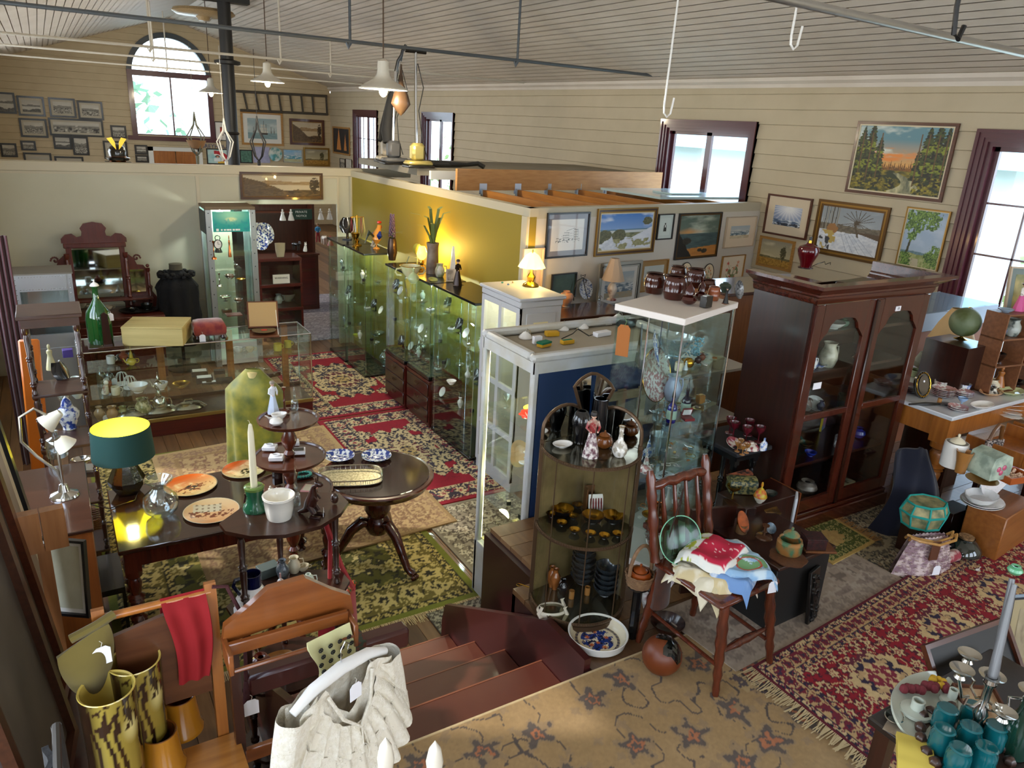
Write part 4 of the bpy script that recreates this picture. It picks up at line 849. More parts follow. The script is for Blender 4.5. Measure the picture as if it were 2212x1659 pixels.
def snow(u,v):
 c=sky(u,v,'#8a949c','#b5bcc0','#cdd1d2',.3,2);c=hills(c,u,v,[(.62,.1,5,'#5d564a','#7b7263')],3)
 for i in range(9):c=np.where(((np.abs(u-.03-.03*i-.02*v)<.004+.003*(i%3))&(v>.35))[...,None],cc('#4b463a' if i%2 else '#8d8a7e',u),c)
 c=hills(c,u,v,[(.46,.05,3,'#c3cbd6','#dfe4ea')],5);c=np.where(((v<.5)&(v>.3)&(u>.62)&(v>.5-.02-(.3*(u-.62))))[...,None],cc('#5a4a3a',u),c)
 tr=(np.abs(u-.62-.05*np.sin(v*6))<.016)&(v>.38)&(v<.72);c=np.where(tr[...,None],cc('#5b5140',u),c)
 for k in range(9):a=.3+k*.3;d=np.abs((u-.62)*np.sin(a)-(v-.7)*np.cos(a));c=np.where(((d<.006)&(np.hypot(u-.62,v-.7)<.28)&(v>.6))[...,None],cc('#4f4638',u),c)
 bl=np.hypot((u-.22)/.1,(v-.5)/.13)<.7+.5*fbm(u*14,v*14,2);c=np.where(bl[...,None],cc('#9b6f42',u),c);y=(u<.3)&(v<.45)&(fbm(u*14,v*9,6)>.5)&(u>.05);c=np.where(y[...,None],cc('#b8a05a',u),c)
 for k in range(5):c=np.where((np.abs(u-(.35+.05*k)-(.5-v)*(.35+.12*k))<.004)[...,None]&(v<.42)[...,None],cc('#8f9aaa',u),c)
 return np.where(((v<.3)&(u<.22)&(fbm(u*18,v*12,9)>.55))[...,None],cc('#3a3c42',u),c)
def laketree(u,v):
 c=sky(u,v,'#8fa6c2','#aebfce','#c4d0da',.4,9);c=hills(c,u,v,[(.27,.05,5,'#5d7a86','#6f8a90'),(.22,.04,4,'#7d8a4c','#a9ad76')],3);c=np.where(((np.abs(u-.4)<.1+.2*(.14-v))&(v<.14))[...,None],cc('#b5ab8f',u),c)
 c=np.where(((np.abs(u-.16-.22*np.clip(v-.2,0,1)**1.3)<.035-.02*v)&(v>.04))[...,None],cc('#3c3a24',u),c)
 for x,y,r in((.3,.85,.3),(.1,.8,.28),(.6,.92,.28),(.2,.55,.14),(.85,.2,.24),(.15,.08,.2),(.7,.82,.18)):q=np.hypot(u-x,(v-y)*1.1)/r;n=fbm(u*20,v*24,4,4);c=np.where(((q<1)&(n+.35*(1-q)>.52))[...,None],mixc(cc('#2a4a22',u),cc('#7fa04a',u),np.clip((fbm(u*50,v*50,8)-.35)*3,0,1)),c)
 return c
def flowers(bgc='#efe2cc',red='#cc3a1f',s=1):
 def f(u,v):
  c=cc(bgc,u)
  for i in range(9):
   x,y=.5+.28*sin(i*2.4+s),.5+.3*cos(i*1.7+s);c=np.where((np.abs((u-.5)*(y-.2)-(v-.2)*(x-.5))<.004)[...,None]&(v>.2)[...,None]&(v<y)[...,None],cc('#6a7a4a',u),c)
   c=np.where((np.hypot(u-x,v-y)<.05+.03*np.sin(5*np.arctan2(v-y,u-x)))[...,None],cc(red if i%3 else '#d98a5a',u),c)
  return np.where(((fbm(u*12,v*12,s)>.6)&(np.hypot(u-.5,v-.4)<.3))[...,None],cc('#7d8a5a',u),c)
 return f
def ship(u,v):
 c=sky(u,v,'#8fa3a8','#b9c3bc','#ced4cd',.5,3);c=np.where((v<.3)[...,None],mixc(cc('#5f7f84',u),cc('#90a5a4',u),fbm(u*8,v*40,3)),c)
 for x,h,w in((.47,.55,.09),(.55,.6,.1),(.62,.45,.08),(.2,.3,.04),(.8,.32,.04),(.9,.25,.03)):c=np.where(((np.abs(u-x)<w*(1-(v-.28)/h)*(.7+.3*np.sign(np.sin(v*40))))&(v>.28)&(v<.28+h))[...,None],cc('#c9c6b8' if w>.05 else '#8a8f88',u),c);c=np.where(((np.abs(u-x)<.004)&(v>.25)&(v<.3+h))[...,None],cc('#4a3f33',u),c)
 return np.where(((np.abs(u-.55)<.13)&(v>.22)&(v<.29))[...,None],cc('#3b3029',u),c)
def poster(u,v):
 c=mixc(cc('#7fc0c8',u),cc('#d9e6dc',u),fbm(u*4,v*4,2));a=np.hypot(u-.35,v-.3);c=np.where(((a>.38)&(a<.62)&(u>.3))[...,None],cc('#b8202c',u),c);c=np.where(((a>.28)&(a<.38)&(u>.3))[...,None],cc('#f0ede4',u),c);c=np.where(((v<.16)&(u>.45))[...,None],cc('#e9b93a',u),c)
 c=np.where((np.hypot(u-.45,v-.5)<.1)[...,None],cc('#3a2a24',u),c);c=np.where((np.hypot(u-.45,v-.46)<.06)[...,None],cc('#dca98a',u),c);return np.where(((np.abs(u-.42)<.14)&(v<.38)&(v>.12))[...,None],cc('#e6eaea',u),c)
def Sd(a,b='#000000',s=1,k=6):return lambda u,v:mixc(cc(a,u),cc(b,u),fbm(u*k,v*k,s))
def gradred(u,v):return mixc(cc('#3a1210',u),cc('#c8452a',u),np.clip(1-2*np.abs(v-.6),0,1))
def portrait(u,v):
 c=mixc(cc('#b9a883',u),cc('#8d7c5a',u),fbm(u*3,v*3,3));a=np.hypot((u-.5),(v-.55));c=np.where((a<.34)[...,None],mixc(cc('#7d6a4c',u),cc('#c2b08a',u),fbm(u*10,v*8,5)),c);return np.where(((a<.2)&(fbm(u*14,v*14,2)>.5))[...,None],cc('#4c3d28',u),c)
frm={'black':Q('black_frame','#17171a',.35,coat=.2),'gold':Q('gold_frame','#8d6b2f',.35,.6),'dkgold':Q('dark_gold_frame','#5e4320',.35,.5),'wood':Wo('frame_wood','#5b2c18','#3d1c0f',.3,.3,0,9),'brown':Wo('brown_frame','#4a2a1a','#2f1a10',.3,.3,0,9),'oak':Wo('oak_frame','#b0813f','#8d6228',.4,.2,0,9),'silver':Q('silver_frame','#a7a59c',.3,.7),'cream':Q('cream_slip','#cfc3a4',.5),'pale':Q('pale_frame','#b9a68d',.4),'white':Q('white_mount','#e4e0d8',.7),'green':Q('green_mount','#5f7d74',.6)}
pg_=Gs('picture_glass','#fdfdfd',.05)
def Pc(label,o,w,h,rz,bars,mount,fn,rx=0.,n=70,glz=False,name='framed_picture',group=None,depth=.022,ry=0):
 t=E(name,label,'picture',o,group=group,rot=(rx,ry,rz));x,z=w/2,h/2;dd=depth
 f=M(frm[bars[0][1]]);wd=0
 for i,(bw,mt)in enumerate(bars):
  f.use(frm[mt]);d=dd-.004*i;a,b,c,e=x-wd,z-wd,x-wd-bw,z-wd-bw
  for q in([(-a,b),(a,b),(c,e),(-c,e)],[(a,b),(a,-b),(c,-e),(c,e)],[(a,-b),(-a,-b),(-c,-e),(c,-e)],[(-a,-b),(-a,b),(-c,e),(-c,-e)]):f.prism(q,-d,0,'xz')
  wd+=bw
 O('frame',f,t)
 if mount:
  m=M(frm[mount[1]]if mount[1]in frm else Q('mount_'+mount[1],mount[1],.7));m.box(-x+wd,-.006,-z+wd,x-wd,-.003,z-wd);O('mount',m,t);wd+=mount[0]
  if len(mount)>2:wd2=wd
 a,b=x-wd,z-wd;ny=max(8,int(n*b/max(a,b)));nx=max(8,int(n*a/max(a,b)));u,v=flat(1,1,nx,ny)
 Ph('print' if mount else 'canvas',np.stack([-a+2*a*u,u*0-.0075,-b+2*b*v],-1),fn(u,v),Cm('picture',.45),t)
 if glz:m=M(pg_);m.box(-x+.01,-.012,-z+.01,x-.01,-.0105,z-.01);O('glazing',m,t)
 return t
def pix(F,cs):return[F(*c)for c in cs]
def Pl(F,rz,cs,label,bars,mount,fn,off=.004,nrm=None,**k):
 P=[Vr(q)for q in pix(F,cs)];ww=((P[1]-P[0]).length+(P[2]-P[3]).length)/2;hh=(abs(P[0].z-P[3].z)+abs(P[1].z-P[2].z))/2;c=sum(P,Vr())/4
 nv=Vr((sin(rz),-cos(rz),0));return Pc(label,c+nv*off,ww,hh,rz,bars,mount,fn,**k)
def on_pw(px,py):
 d=ray(px,py);a,b=Vr(WA),Vr(WB);e=b-a;n=Vr((-e.y,e.x));k=(n.x*a.x+n.y*a.y)/(n.x*d.x+n.y*d.y);return CAM+d*k
rzp=math.atan2(WB[1]-WA[1],WB[0]-WA[0]);GW=lambda x,y:ony(x,y,YG-.012);RW=lambda x,y:onx(x,y,XR-.014)
def rc(x0,y0,x1,y1,sl=0,lean=0):return[(x0,y0),(x1,y0+sl),(x1+lean,y1+sl),(x0+lean,y1)]
Pl(on_pw,rzp,[(1180,462),(1272,455),(1266,551),(1175,559)],'ink sketch of a long building in grey mount and black frame',[(.016,'black')],(.05,'#8e8f9b'),sketch,glz=True,n=110)
Pl(on_pw,rzp,[(1289,452),(1418,446),(1409,545),(1282,553)],'large seaside dunes painting in wide gold and black frame',[(.012,'gold'),(.02,'brown'),(.014,'gold'),(.012,'cream')],None,dunes,n=130)
Pl(on_pw,rzp,[(1421,462),(1456,461),(1448,516),(1415,518)],'tiny portrait of a dark-robed figure in thin black frame',[(.012,'black')],(.035,'#c3cdc6'),nun)
Pl(on_pw,rzp,[(1467,461),(1558,457),(1545,553),(1453,562)],'dark stormy beach painting in brown frame on the picture wall',[(.012,'black'),(.016,'dkgold')],None,darksea,n=120)
Pl(on_pw,rzp,[(1569,468),(1635,467),(1621,533),(1560,535)],'small pale surf watercolour in wide cream mount, thin wood frame',[(.01,'pale')],(.1,'#e0cdb2'),Sm())
Pl(on_pw,rzp,[(1560,552),(1610,550),(1597,612),(1550,615)],'red flower print in cream mount near the metal plate',[(.01,'oak')],(.02,'#efe0c8'),flowers())
Pl(on_pw,rzp,[(1128,537),(1172,534),(1166,640),(1122,645)],'pink mounted picture behind the yellow touch lamp',[(.012,'pale')],(.06,'#cdb3a0'),Sd('#b7a496','#8a7f74'),depth=.03)
Pl(on_pw,rzp,[(1285,567),(1378,560),(1366,656),(1277,668)],'yacht print in broad beaded silver frame behind the scalloped lamp',[(.03,'silver'),(.008,'black'),(.018,'silver')],(.05,'white'),Sm('#aebcc4','#8f9a94','#62788a',3),glz=True,off=.06)
Pl(on_pw,rzp,[(1385,563),(1445,559),(1432,626),(1376,630)],'small watercolour in wide tan mount behind the barrel jars',[(.012,'oak')],(.05,'#a98552'),Sm('#c9cfc9','#8b8a62','#9aa7a0',5))
Pl(on_pw,rzp,[(1190,590),(1240,587),(1236,640),(1180,645)],'dark green painting behind the blue plate',[(.012,'black')],None,Sd('#2d4038','#3f5650'),off=.03)
for k,(px,py,s,lab)in enumerate(((1527,590,4,'oval flower print in thin black hoop frame'),(1478,588,2,'half-hidden oval print in black hoop frame behind the barrel jars'))):
 c=on_pw(px,py);t=E('oval_picture',lab,'picture',c+Vr((sin(rzp),-cos(rzp),0))*.02,rz=rzp);m=M(frm['black']);m.tube([(.1*cos(a*PI/16),0,.115*sin(a*PI/16))for a in range(32)],.006,6,closed=True);O('hoop_frame',m,t)
 rr,aa=np.meshgrid(np.linspace(0,1,16),np.linspace(0,2*PI,40));X_,Z_=.097*rr*np.cos(aa),.112*rr*np.sin(aa);Ph('print',np.stack([X_,X_*0-.002,Z_],-1),flowers('#ecd9b8','#c46a2a',s)(X_*5+.5,Z_*4.4+.5),Cm('picture'),t)
R90=-PI/2
Pl(RW,R90,[(1856,262),(2075,266),(2037,437),(1828,415)],'large forest stream painting at sunset in dark wood frame',[(.03,'wood'),(.014,'cream')],None,forest,n=220)
Pl(RW,R90,[(1661,419),(1757,428),(1745,515),(1650,507)],'watercolour of sunbeams over the sea in reddish wood frame',[(.022,'wood')],(.1,'#cfc0a6'),rays,n=80)
Pl(RW,R90,[(1766,430),(1925,447),(1903,573),(1758,545)],'snowy lane painting in broad ornate dark gold frame',[(.025,'dkgold'),(.02,'gold'),(.02,'dkgold')],None,snow,n=150)
Pl(RW,R90,[(1960,446),(2058,457),(2026,590),(1938,572)],'painting of a leaning tree over a lake in thin gold frame',[(.014,'gold'),(.008,'cream')],None,laketree,n=120)
Pl(RW,R90,[(1643,510),(1718,519),(1712,585),(1636,576)],'small golden landscape in light oak frame beside the red vase',[(.03,'oak')],None,goldland,n=80)
Pl(RW,R90,[(1636,598),(1652,600),(1648,628),(1632,626)],'tiny gold framed picture low behind the bookcase',[(.012,'gold')],None,Sd('#7b6a4a','#9a8a68'))
Pl(RW,R90,[(830,302),(862,306),(862,352),(830,350)],'pale blue picture in gold frame between the narrow windows',[(.03,'gold')],None,Sd('#8fa9bf','#b9cbd8',2))
Pl(RW,R90,[(718,272),(755,276),(758,336),(722,332)],'carved yacht plaque in scrolled golden wood frame by the corner',[(.05,'oak')],None,lambda u,v:np.where(((np.abs(u-.35)<.16*(1-v))|(np.abs(u-.75)<.12*(.8-v)))[...,None]&(v>.12)[...,None],cc('#c98545',u),cc('#1c222b',u)))
Pl(RW,R90,[(736,342),(747,343),(746,364),(735,363)],'small dark framed print beside the corner window, left of its pair',[(.02,'black')],None,bwtown(3))
Pl(RW,R90,[(748,343),(761,344),(761,366),(748,365)],'small pale print beside the corner window, right of its pair',[(.01,'brown')],None,Sd('#d4d2c8','#b5b2a6'))
gl=[((-10,198,32,244),bwcoast(1),'coastal photograph cut by the left edge, top row of old photographs'),((36,206,95,249),bwcoast(2),'top row photograph with a white flash across the bay'),((104,210,162,252),bwtown(2),'top row photograph of a hillside town'),((166,217,221,257),bwtown(3),'top row photograph with tree branches, nearest the arched window'),((41,254,101,295),bwtown(4),'second row photograph of a town, under the flashed bay picture'),((104,253,222,291),bwtown(5),'wide panoramic harbour photograph in the second row'),((238,270,272,298),bwtown(6),'small street photograph alone by the arched window sill'),((0,308,36,338),bwtown(7),'small dark photograph low at the left edge'),((44,303,77,324),bwtown(8),'tiny photograph hung below the second row, third from the left edge'),((114,292,154,321),bwcoast(3),'small dark bay photograph beneath the panorama, left one'),((155,294,190,334),bwtown(9),'photograph half hidden behind the samurai helmet'),((222,303,274,342),bwtown(10),'harbour photograph right of the samurai helmet'),((290,312,318,333),bwcoast(4),'tiny pale photograph above its twin beside the cupboard'),((292,334,320,350),bwtown(11),'tiny pale photograph just above the partition edge beside the cupboard'),((50,328,111,350),Sd('#b9b5a9','#a5a195'),'pale certificate in thin frame low on the gable, left'),((117,336,180,352),Sd('#8e8a80','#b5b0a4'),'low framed print just above the partition edge behind the helmet')]
for(x0,y0,x1,y1),fn,lab in gl:Pl(GW,0,rc(x0,y0,x1,y1,(x1-x0)*.06,(y1-y0)*.08),lab,[(.045,'black')],(.05,'#b5ad9a')if x1-x0>45 else None,fn,n=40)
Pl(GW,0,rc(519,240,610,312,4,3),'tall ship print in wide light oak frame',[(.06,'oak')],(.12,'#d8d5cc'),ship,n=70);Pl(GW,0,rc(624,256,699,312,3,3),'dusky lake painting in dark red wood frame',[(.07,'wood'),(.02,'gold')],None,sepia,n=60)
Pl(GW,0,rc(463,262,492,303,2,2),'small red sunset print in white mount beside the column',[(.02,'black')],(.12,'white'),gradred,n=30);Pl(GW,0,rc(445,320,497,354,2,2),'colourful travel poster of a woman with red parasol',[(.03,'black')],None,poster,n=60)
Pl(GW,0,rc(517,323,545,352,1,1),'dark green bottle picture low beside the column',[(.03,'black')],None,Sd('#1f4236','#6a9a86',3,9));Pl(GW,0,rc(611,322,652,350,2,1),'small bright blue beach painting',[(.02,'silver')],None,Sm('#6fa9cf','#b9c9a0','#4f93a8',4));Pl(GW,0,rc(655,318,711,358,2,1),'olive green hills painting in pale gold frame',[(.05,'gold')],None,goldland,n=50)
Pl(GW,0,rc(545,316,583,352,1,1),'pale lilac tree print behind the macrame hanger',[(.01,'pale')],None,Sd('#b9b6cf','#8f93b5',5))
c=GW(594,333);m=M(Q('gable_plate','#d8dcd2',.3,coat=.5,noise=('#3f8a8a',5,.08)));m.tr(rx=PI/2);m.lathe([(0,.01),(.13,.01),(.2,.035),(.2,.028),(.12,0),(0,0)],24);O('wall_plate',m,loc=c-Vr((0,.02,0)),label='painted round plate hanging between the lilac print and beach painting',cat='plate')
t=[o for o in bpy.data.objects if o.get('label','').startswith('colourful travel')][0];Tx('GREYHOUND',.15,Q('poster_ink','#223a6a',.6),t,(0,-.03,.27),(PI/2,0,0))
PW=lambda x,y:ony(x,y,YP-.002)
pt_=Pl(PW,0,[(517,366),(697,378),(696,437),(518,424)],'long sepia lake panorama in brown frame above the doorway',[(.03,'brown'),(.012,'dkgold')],None,sepia,n=120,glz=True)
t=E('ladder','old wooden ladder hung sideways on the gable wall','ladder',(0,YG-.07,0));ldm=Wo('ladder_wood','#4a4238','#353028',.6,0,0,5)
a,b=GW(508,197),GW(705,208);c,e=GW(518,238),GW(707,247)
for p,q in((a,b),(c,e)):m=M(ldm);m.tube([(p.x,0,p.z),(q.x,0,q.z)],.035,6);O('side_rail',m,t)
for k in range(8):u_=.08+k*.125 if k<7 else .99;p,q=a.lerp(b,u_),c.lerp(e,u_);m=M(ldm);m.tube([(p.x,0,p.z),(q.x,0,q.z)],.028,6);O('rung',m,t)
t=E('wall_cupboard','brown panelled double cupboard doors under the arched window','cupboard',(0,YG-.06,0));a=GW(330,325);b=GW(428,356);m=M(whitep);m.box(a.x-.12,-.05,b.z-.4,a.x,.05,a.z+.1);m.box(b.x,-.05,b.z-.4,b.x+.12,.05,a.z+.1);m.box(a.x-.12,-.05,a.z,b.x+.12,.05,a.z+.1);O('architrave',m,t)
w2=(b.x-a.x)/2
for k in range(2):m=M(honey);m.box(a.x+k*w2,-.03,b.z-.4,a.x+(k+1)*w2-.02,.02,a.z);m.box(a.x+k*w2+.12,-.04,b.z-.3,a.x+(k+1)*w2-.14,-.03,a.z-.1,.008);O('door',m,t)
# ================================================================ rugs
def Ro(x,y,p,r,seed,pet=6):
 """scattered flower motifs: returns radius field in units of r (1 = rim) of the nearest flower"""
 gx,gy=np.floor(x/p),np.floor(y/p);best=np.full(x.shape,9.)
 for i in(-1,0,1):
  for j in(-1,0,1):
   a,b=gx+i,gy+j;jx=vnoise(a*1.7+.3,b*2.3+.1,seed)*.6+.2;jy=vnoise(a*2.9+.7,b*1.3+.5,seed+1)*.6+.2
   dx,dy=x-(a+jx)*p,y-(b+jy)*p;th=np.arctan2(dy,dx);q=np.hypot(dx,dy)/(r*(.75+.5*vnoise(a+.5,b+.5,seed+2)))*(1+.28*np.cos(pet*th+a));best=np.minimum(best,q)
 return best
def Rf(L,Wd,field,f2,line,bands,meds=(),flower=None,fp=.16,fr=.055,vines=9,seed=1,lobes=8,pet=6,wild=0):
 def f(x,y):
  c=mixc(cc(field,x),cc(f2,x),np.clip((fbm(x*6,y*6,seed)-.4)*1.5,0,1));X,Y=(x+.02*fbm(x*9,y*9,2),y+.02*fbm(y*9,x*9,3))if wild else(np.abs(x-L/2),np.abs(y-Wd/2))
  n=fbm(X*vines,Y*vines,seed+3,2);c=np.where((np.abs(n-.5)<.018)[...,None],cc(line,x),c)
  if flower:
   q=Ro(X,Y,fp,fr,seed+5,pet)+(.7*(fbm(x*34,y*34,6,2)-.5)if wild else 0);c=np.where((q<1.15)[...,None],cc(flower[1],x),c);c=np.where((q<.9)[...,None],cc(flower[0],x),c);c=np.where((q<.45)[...,None],cc(flower[2],x),c);c=np.where((q<.2)[...,None],cc(flower[0],x),c)
   q=Ro(X+.4,Y+.2,fp*.55,fr*.4,seed+8,4);c=np.where((q<.8)[...,None],cc(flower[1],x),c)
  for mx,my,a,b,cols in meds:
   dx,dy=x-mx,y-my;th=np.arctan2(dy*a/b,dx);q=np.hypot(dx/a,dy/b)*(1+.10*np.cos(lobes*th)+.05*np.cos(2*lobes*th));k=fbm(np.abs(dx)*38,np.abs(dy)*38,seed+9,3)
   for i,cl in enumerate(cols):c=np.where((q<1-i/len(cols)-.0+.12*(k-.5))[...,None],np.where((k>.54)[...,None],cc(cl[1],x),cc(cl[0],x)),c)
  d=np.minimum(np.minimum(x,L-x),np.minimum(y,Wd-y));s=np.where(np.minimum(x,L-x)<np.minimum(y,Wd-y),np.abs(y-Wd/2),np.abs(x-L/2));o=0
  for bw,base,mot,mot2,per in bands:
   m=(d>=o)&(d<o+bw)if o else d<bw;t=(d-o)/bw-.5;b=cc(base,x)
   if per:
    w=np.sin(2*PI*s/per);r=np.hypot((np.mod(s,per)/per-.5)*per/bw*1.3,t)*(1+.25*np.cos(5*np.arctan2(t,np.mod(s,per)/per-.5)));b=np.where((np.abs(t-.28*w)<.07)[...,None],cc(mot2,x),b);b=np.where((r<.34)[...,None],cc(mot,x),b);b=np.where((r<.17)[...,None],cc(mot2,x),b)
    k=fbm(s*60,d*60,seed+2,2);b=np.where((k>.64)[...,None],cc(mot,x),b)
   c=np.where(m[...,None],b,c);o+=bw
  return c*(.86+.28*fbm(x*90,y*90,4,2))[...,None]
 return f
def rug(label,o,u,v,fn,cell=.012,th=.009,fringe=None,group=None,wob=.003,name='rug'):
 o,u,v=Vr(o),Vr(u),Vr(v);Lu,Lv=u.length,v.length;nx,ny=int(Lu/cell)+1,int(Lv/cell)+1;U_,V_=flat(1,1,nx,ny)
 P=np.stack([o.x+u.x*U_+v.x*V_,o.y+u.y*U_+v.y*V_,o.z+th+wob*fbm(U_*Lu*2.2,V_*Lv*2.2,5)+U_*0],-1)-np.array([o.x,o.y,o.z])
 t=E(name,label,'rug',o,group=group);Ph('pile',P,fn(U_*Lu,V_*Lv),Cm('pile',.95),t,th=th+wob)
 if fringe:
  for side in fringe[0]:
   m=M(Q('fringe_'+fringe[1],fringe[1],.95));a,d,out=(Vr((0,0,0)),v,-u.normalized())if side=='u0' else(u,v,u.normalized())if side=='u1' else(Vr((0,0,0)),u,-v.normalized())if side=='v0' else(v,u,v.normalized())
   n=int(d.length/.006);rr=random.Random(3);pr=Vr((-out.y,out.x,0))
   for i in range(n):
    b=a+d*((i+rr.random()*.6)/n);e=b+out*rr.uniform(.05,.1)+pr*rr.uniform(-.018,.018);wv=pr*.0022;z=Vr((0,0,.007));z2=Vr((0,0,.003))
    m.add([b-wv+z,b+wv+z,e+wv+z2,e-wv+z2],[(0,1,2,3)])
   tag(O('fringe',m,t),kind='stuff')
 return t
cr_,na_,rd_='#c9b48d','#2a2334','#8a0f26'
def red_aisle(L,Wd,s):return Rf(L,Wd,rd_,'#9a1530','#7d1026',[(.05,rd_,rd_,rd_,0),(.05,na_,cr_,'#7a3040',.07),(.16,'#352c3a',cr_,'#8a2a3c',.17),(.03,cr_,na_,na_,.05)],[(L/2,Wd/2,L*.27,Wd*.27,[(cr_,na_),('#3a3342',cr_),(cr_,'#5a2433'),('#b59a6a',na_)]),(L*.22,Wd*.25,.15,.12,[(cr_,na_)]),(L*.78,Wd*.25,.15,.12,[(cr_,na_)]),(L*.22,Wd*.75,.15,.12,[(cr_,na_)]),(L*.78,Wd*.75,.15,.12,[(cr_,na_)])],seed=s)
rug('red medallion carpet filling the aisle nearest the doorway',(2.22,7.62,.0),(1.42,0,0),(0,2.45,0),red_aisle(1.42,2.45,3))
rug('red medallion carpet in the aisle in front of the drawer units',(2.22,5.28,.0),(1.22,.0,0),(0,2.3,0),red_aisle(1.22,2.3,8))
ol='#55521c';olb='#b9a362'
rug('large olive green carpet with scrolled gold border under the dining table',(.0,3.95,0),(2.33,0,0),(0,3.42,0),Rf(2.33,3.42,ol,'#5f5a22','#8f8040',[(.06,'#6e7026',ol,ol,0),(.05,'#2c2716',olb,'#8c7a3a',.07),(.26,'#6a5d28','#c0ab6c','#2c2718',.2),(.05,'#2c2716',olb,olb,.06)],[(1.16,1.2,.55,.8,[('#4f4d1c','#b8a86e'),('#8f7f3a','#2f2b18'),('#4f4d1c','#c8b57c')])],('#b8a86e','#2f2b18','#77692f'),.3,.09,6,4),.012,fringe=(['v0'],'#c8b083'),th=.004)
bg_='#b99a6c'
rug('beige runner lying across the olive carpet behind the dining table',(.52,5.55,.012),(1.72,.12,0),(0,1.75,0),Rf(1.72,1.75,'#bda074','#ad8f64','#8a6a4a',[(.04,'#b3966a',bg_,bg_,0),(.14,'#b09266','#93735a','#a58764',.14),(.03,'#9a7c55',bg_,bg_,0)],[],('#a0805c','#8a6650','#c0a67c'),.2,.06,7,12),.013)
rug('faded tan rug lying under the pedestal table',(.62,4.85,.013),(2.0,.1,0),(0,.66,0),Rf(2.0,.66,'#ab8f66','#9a7f58','#7f644a',[(.03,'#8f7450',bg_,bg_,0),(.09,'#a58a62','#85674c','#94775a',.1)],[],('#8f7252','#76583f','#b39a70'),.15,.05,8,15),.014,group=None)
gy='#8a8172'
rug('grey and cream flowered rug in the lower aisle beside the white case',(2.38,3.6,0),(.95,0,0),(0,1.66,0),Rf(.95,1.66,'#958b7a','#857a6a','#4a4239',[(.03,gy,gy,gy,0),(.1,'#7d7262','#c0b69f','#4a4238',.12)],[],('#b9ae98','#544a40','#8a7a66'),.16,.06,10,22),.012)
rug('small grey patterned rug end by the foot of the stairs',(1.86,3.58,0),(.42,0,0),(0,.34,0),Rf(.42,.34,'#5a5348','#4a443b','#a59b86',[(.04,'#4f483f','#a39a86','#857c6a',.06)],[],('#a39a86','#332e28','#6a6256'),.1,.04,14,25),.01)
rug('pale carpet with dim flowers in the back room',(2.75,10.7,0),(1.6,0,0),(0,3.0,0),Rf(1.6,3.0,'#8c8690','#7c7682','#a8a4a8',[(.1,'#77727d','#a39fa6','#8f8a94',.15)],[],('#9f9aa3','#77727d','#8c8690'),.2,.06,8,31),.02)
rug('big beige carpet with grey vine pattern covering the platform',(.78,-.6,U),(2.05,0,0),(0,2.71,0),Rf(2.05,2.71,'#9c7f56','#a78a62','#544a44',[(.012,'#c3ad84',bg_,bg_,0)],[(.62,2.2,.11,.1,[('#57504c','#c0a77c'),('#b5603f','#57504c')]),(1.3,1.75,.16,.14,[('#4f4846','#a98f66'),('#b0694a','#c0a77c')]),(.5,1.6,.13,.15,[('#4f4846','#b09468'),('#c0a77c','#a0604a')]),(1.72,2.35,.14,.12,[('#54494a','#a98f66'),('#a3604c','#4f4846')])],('#5d524a','#937a5a','#a86a48'),.27,.06,8,41,pet=5,wild=1),.007,th=.006)
rug('pale worn pinkish grey rug beside the black chest',(2.42,1.80,U+.006),(1.45,.05,0),(-.03,.50,0),Rf(1.45,.5,'#9f8f80','#94836f','#776a60',[(.03,'#a39382',bg_,bg_,0),(.1,'#a09080','#84766a','#8d7f70',.1)],[],('#8a7b70','#a89a8a','#7a6b62'),.2,.07,7,51),.011,th=.005)
R1='#7d0f1f'
rug('bright red runner with cream medallions along the right side of the platform',(2.5,1.04,U+.014),(2.9,.26,0),(0,.74,0),Rf(2.91,.74,'#8a0f20','#7c0d1d','#c9a878',[(.014,'#5c1020',R1,R1,0),(.03,'#241a30','#c9ae80','#8a3040',.04),(.075,'#b9986a','#6f1c2c','#3a2438',.06),(.03,'#2c2036','#c0a070','#7a2030',.04)],[(x,.37,.17,.15,[('#c8ac7c','#5d2130'),('#2a2038','#b8986c'),('#7d2436','#c8ac7c'),('#c0a070','#7d2436')])for x in(.5,1.14,1.78,2.42)],('#c9ae80','#4a1424','#8a1a2c'),.085,.026,15,61),.006,fringe=(['u0'],'#c0ab80'),th=.006)
rug('small moss green rug with pale centre at the bookcase foot',(3.62,2.18,U+.012),(.47,.05,0),(.03,.36,0),Rf(.47,.36,'#4f5a22','#5f6428','#b0a468',[(.02,'#b89a58','#b89a58','#b89a58',0)],[(.23,.18,.11,.08,[('#b8995c','#b09056')])],('#a89c60','#3c4a1a','#5a6428'),.05,.02,20,71),.006,fringe=(['u1'],'#a97c46'),th=.006)
rug('zigzag grey and tan kilim under the beaded handbag',(3.82,1.92,U+.004),(.85,.08,0),(-.05,.62,0),Rf(.85,.62,'#8d8268','#7c7259','#3f3b36',[(.02,'#6d644f',bg_,bg_,0),(.07,'#9a8d70','#3f3c3a','#6f5a44',.08)],[(.3,.3,.16,.12,[('#9c8f72','#5a5346'),('#6b5a42','#3f3b36')]),(.62,.3,.16,.12,[('#9c8f72','#5a5346'),('#5f6260','#a0937a')])],('#b0a488','#3f3b36','#6f5a44'),.1,.035,14,81),.009,th=.004)
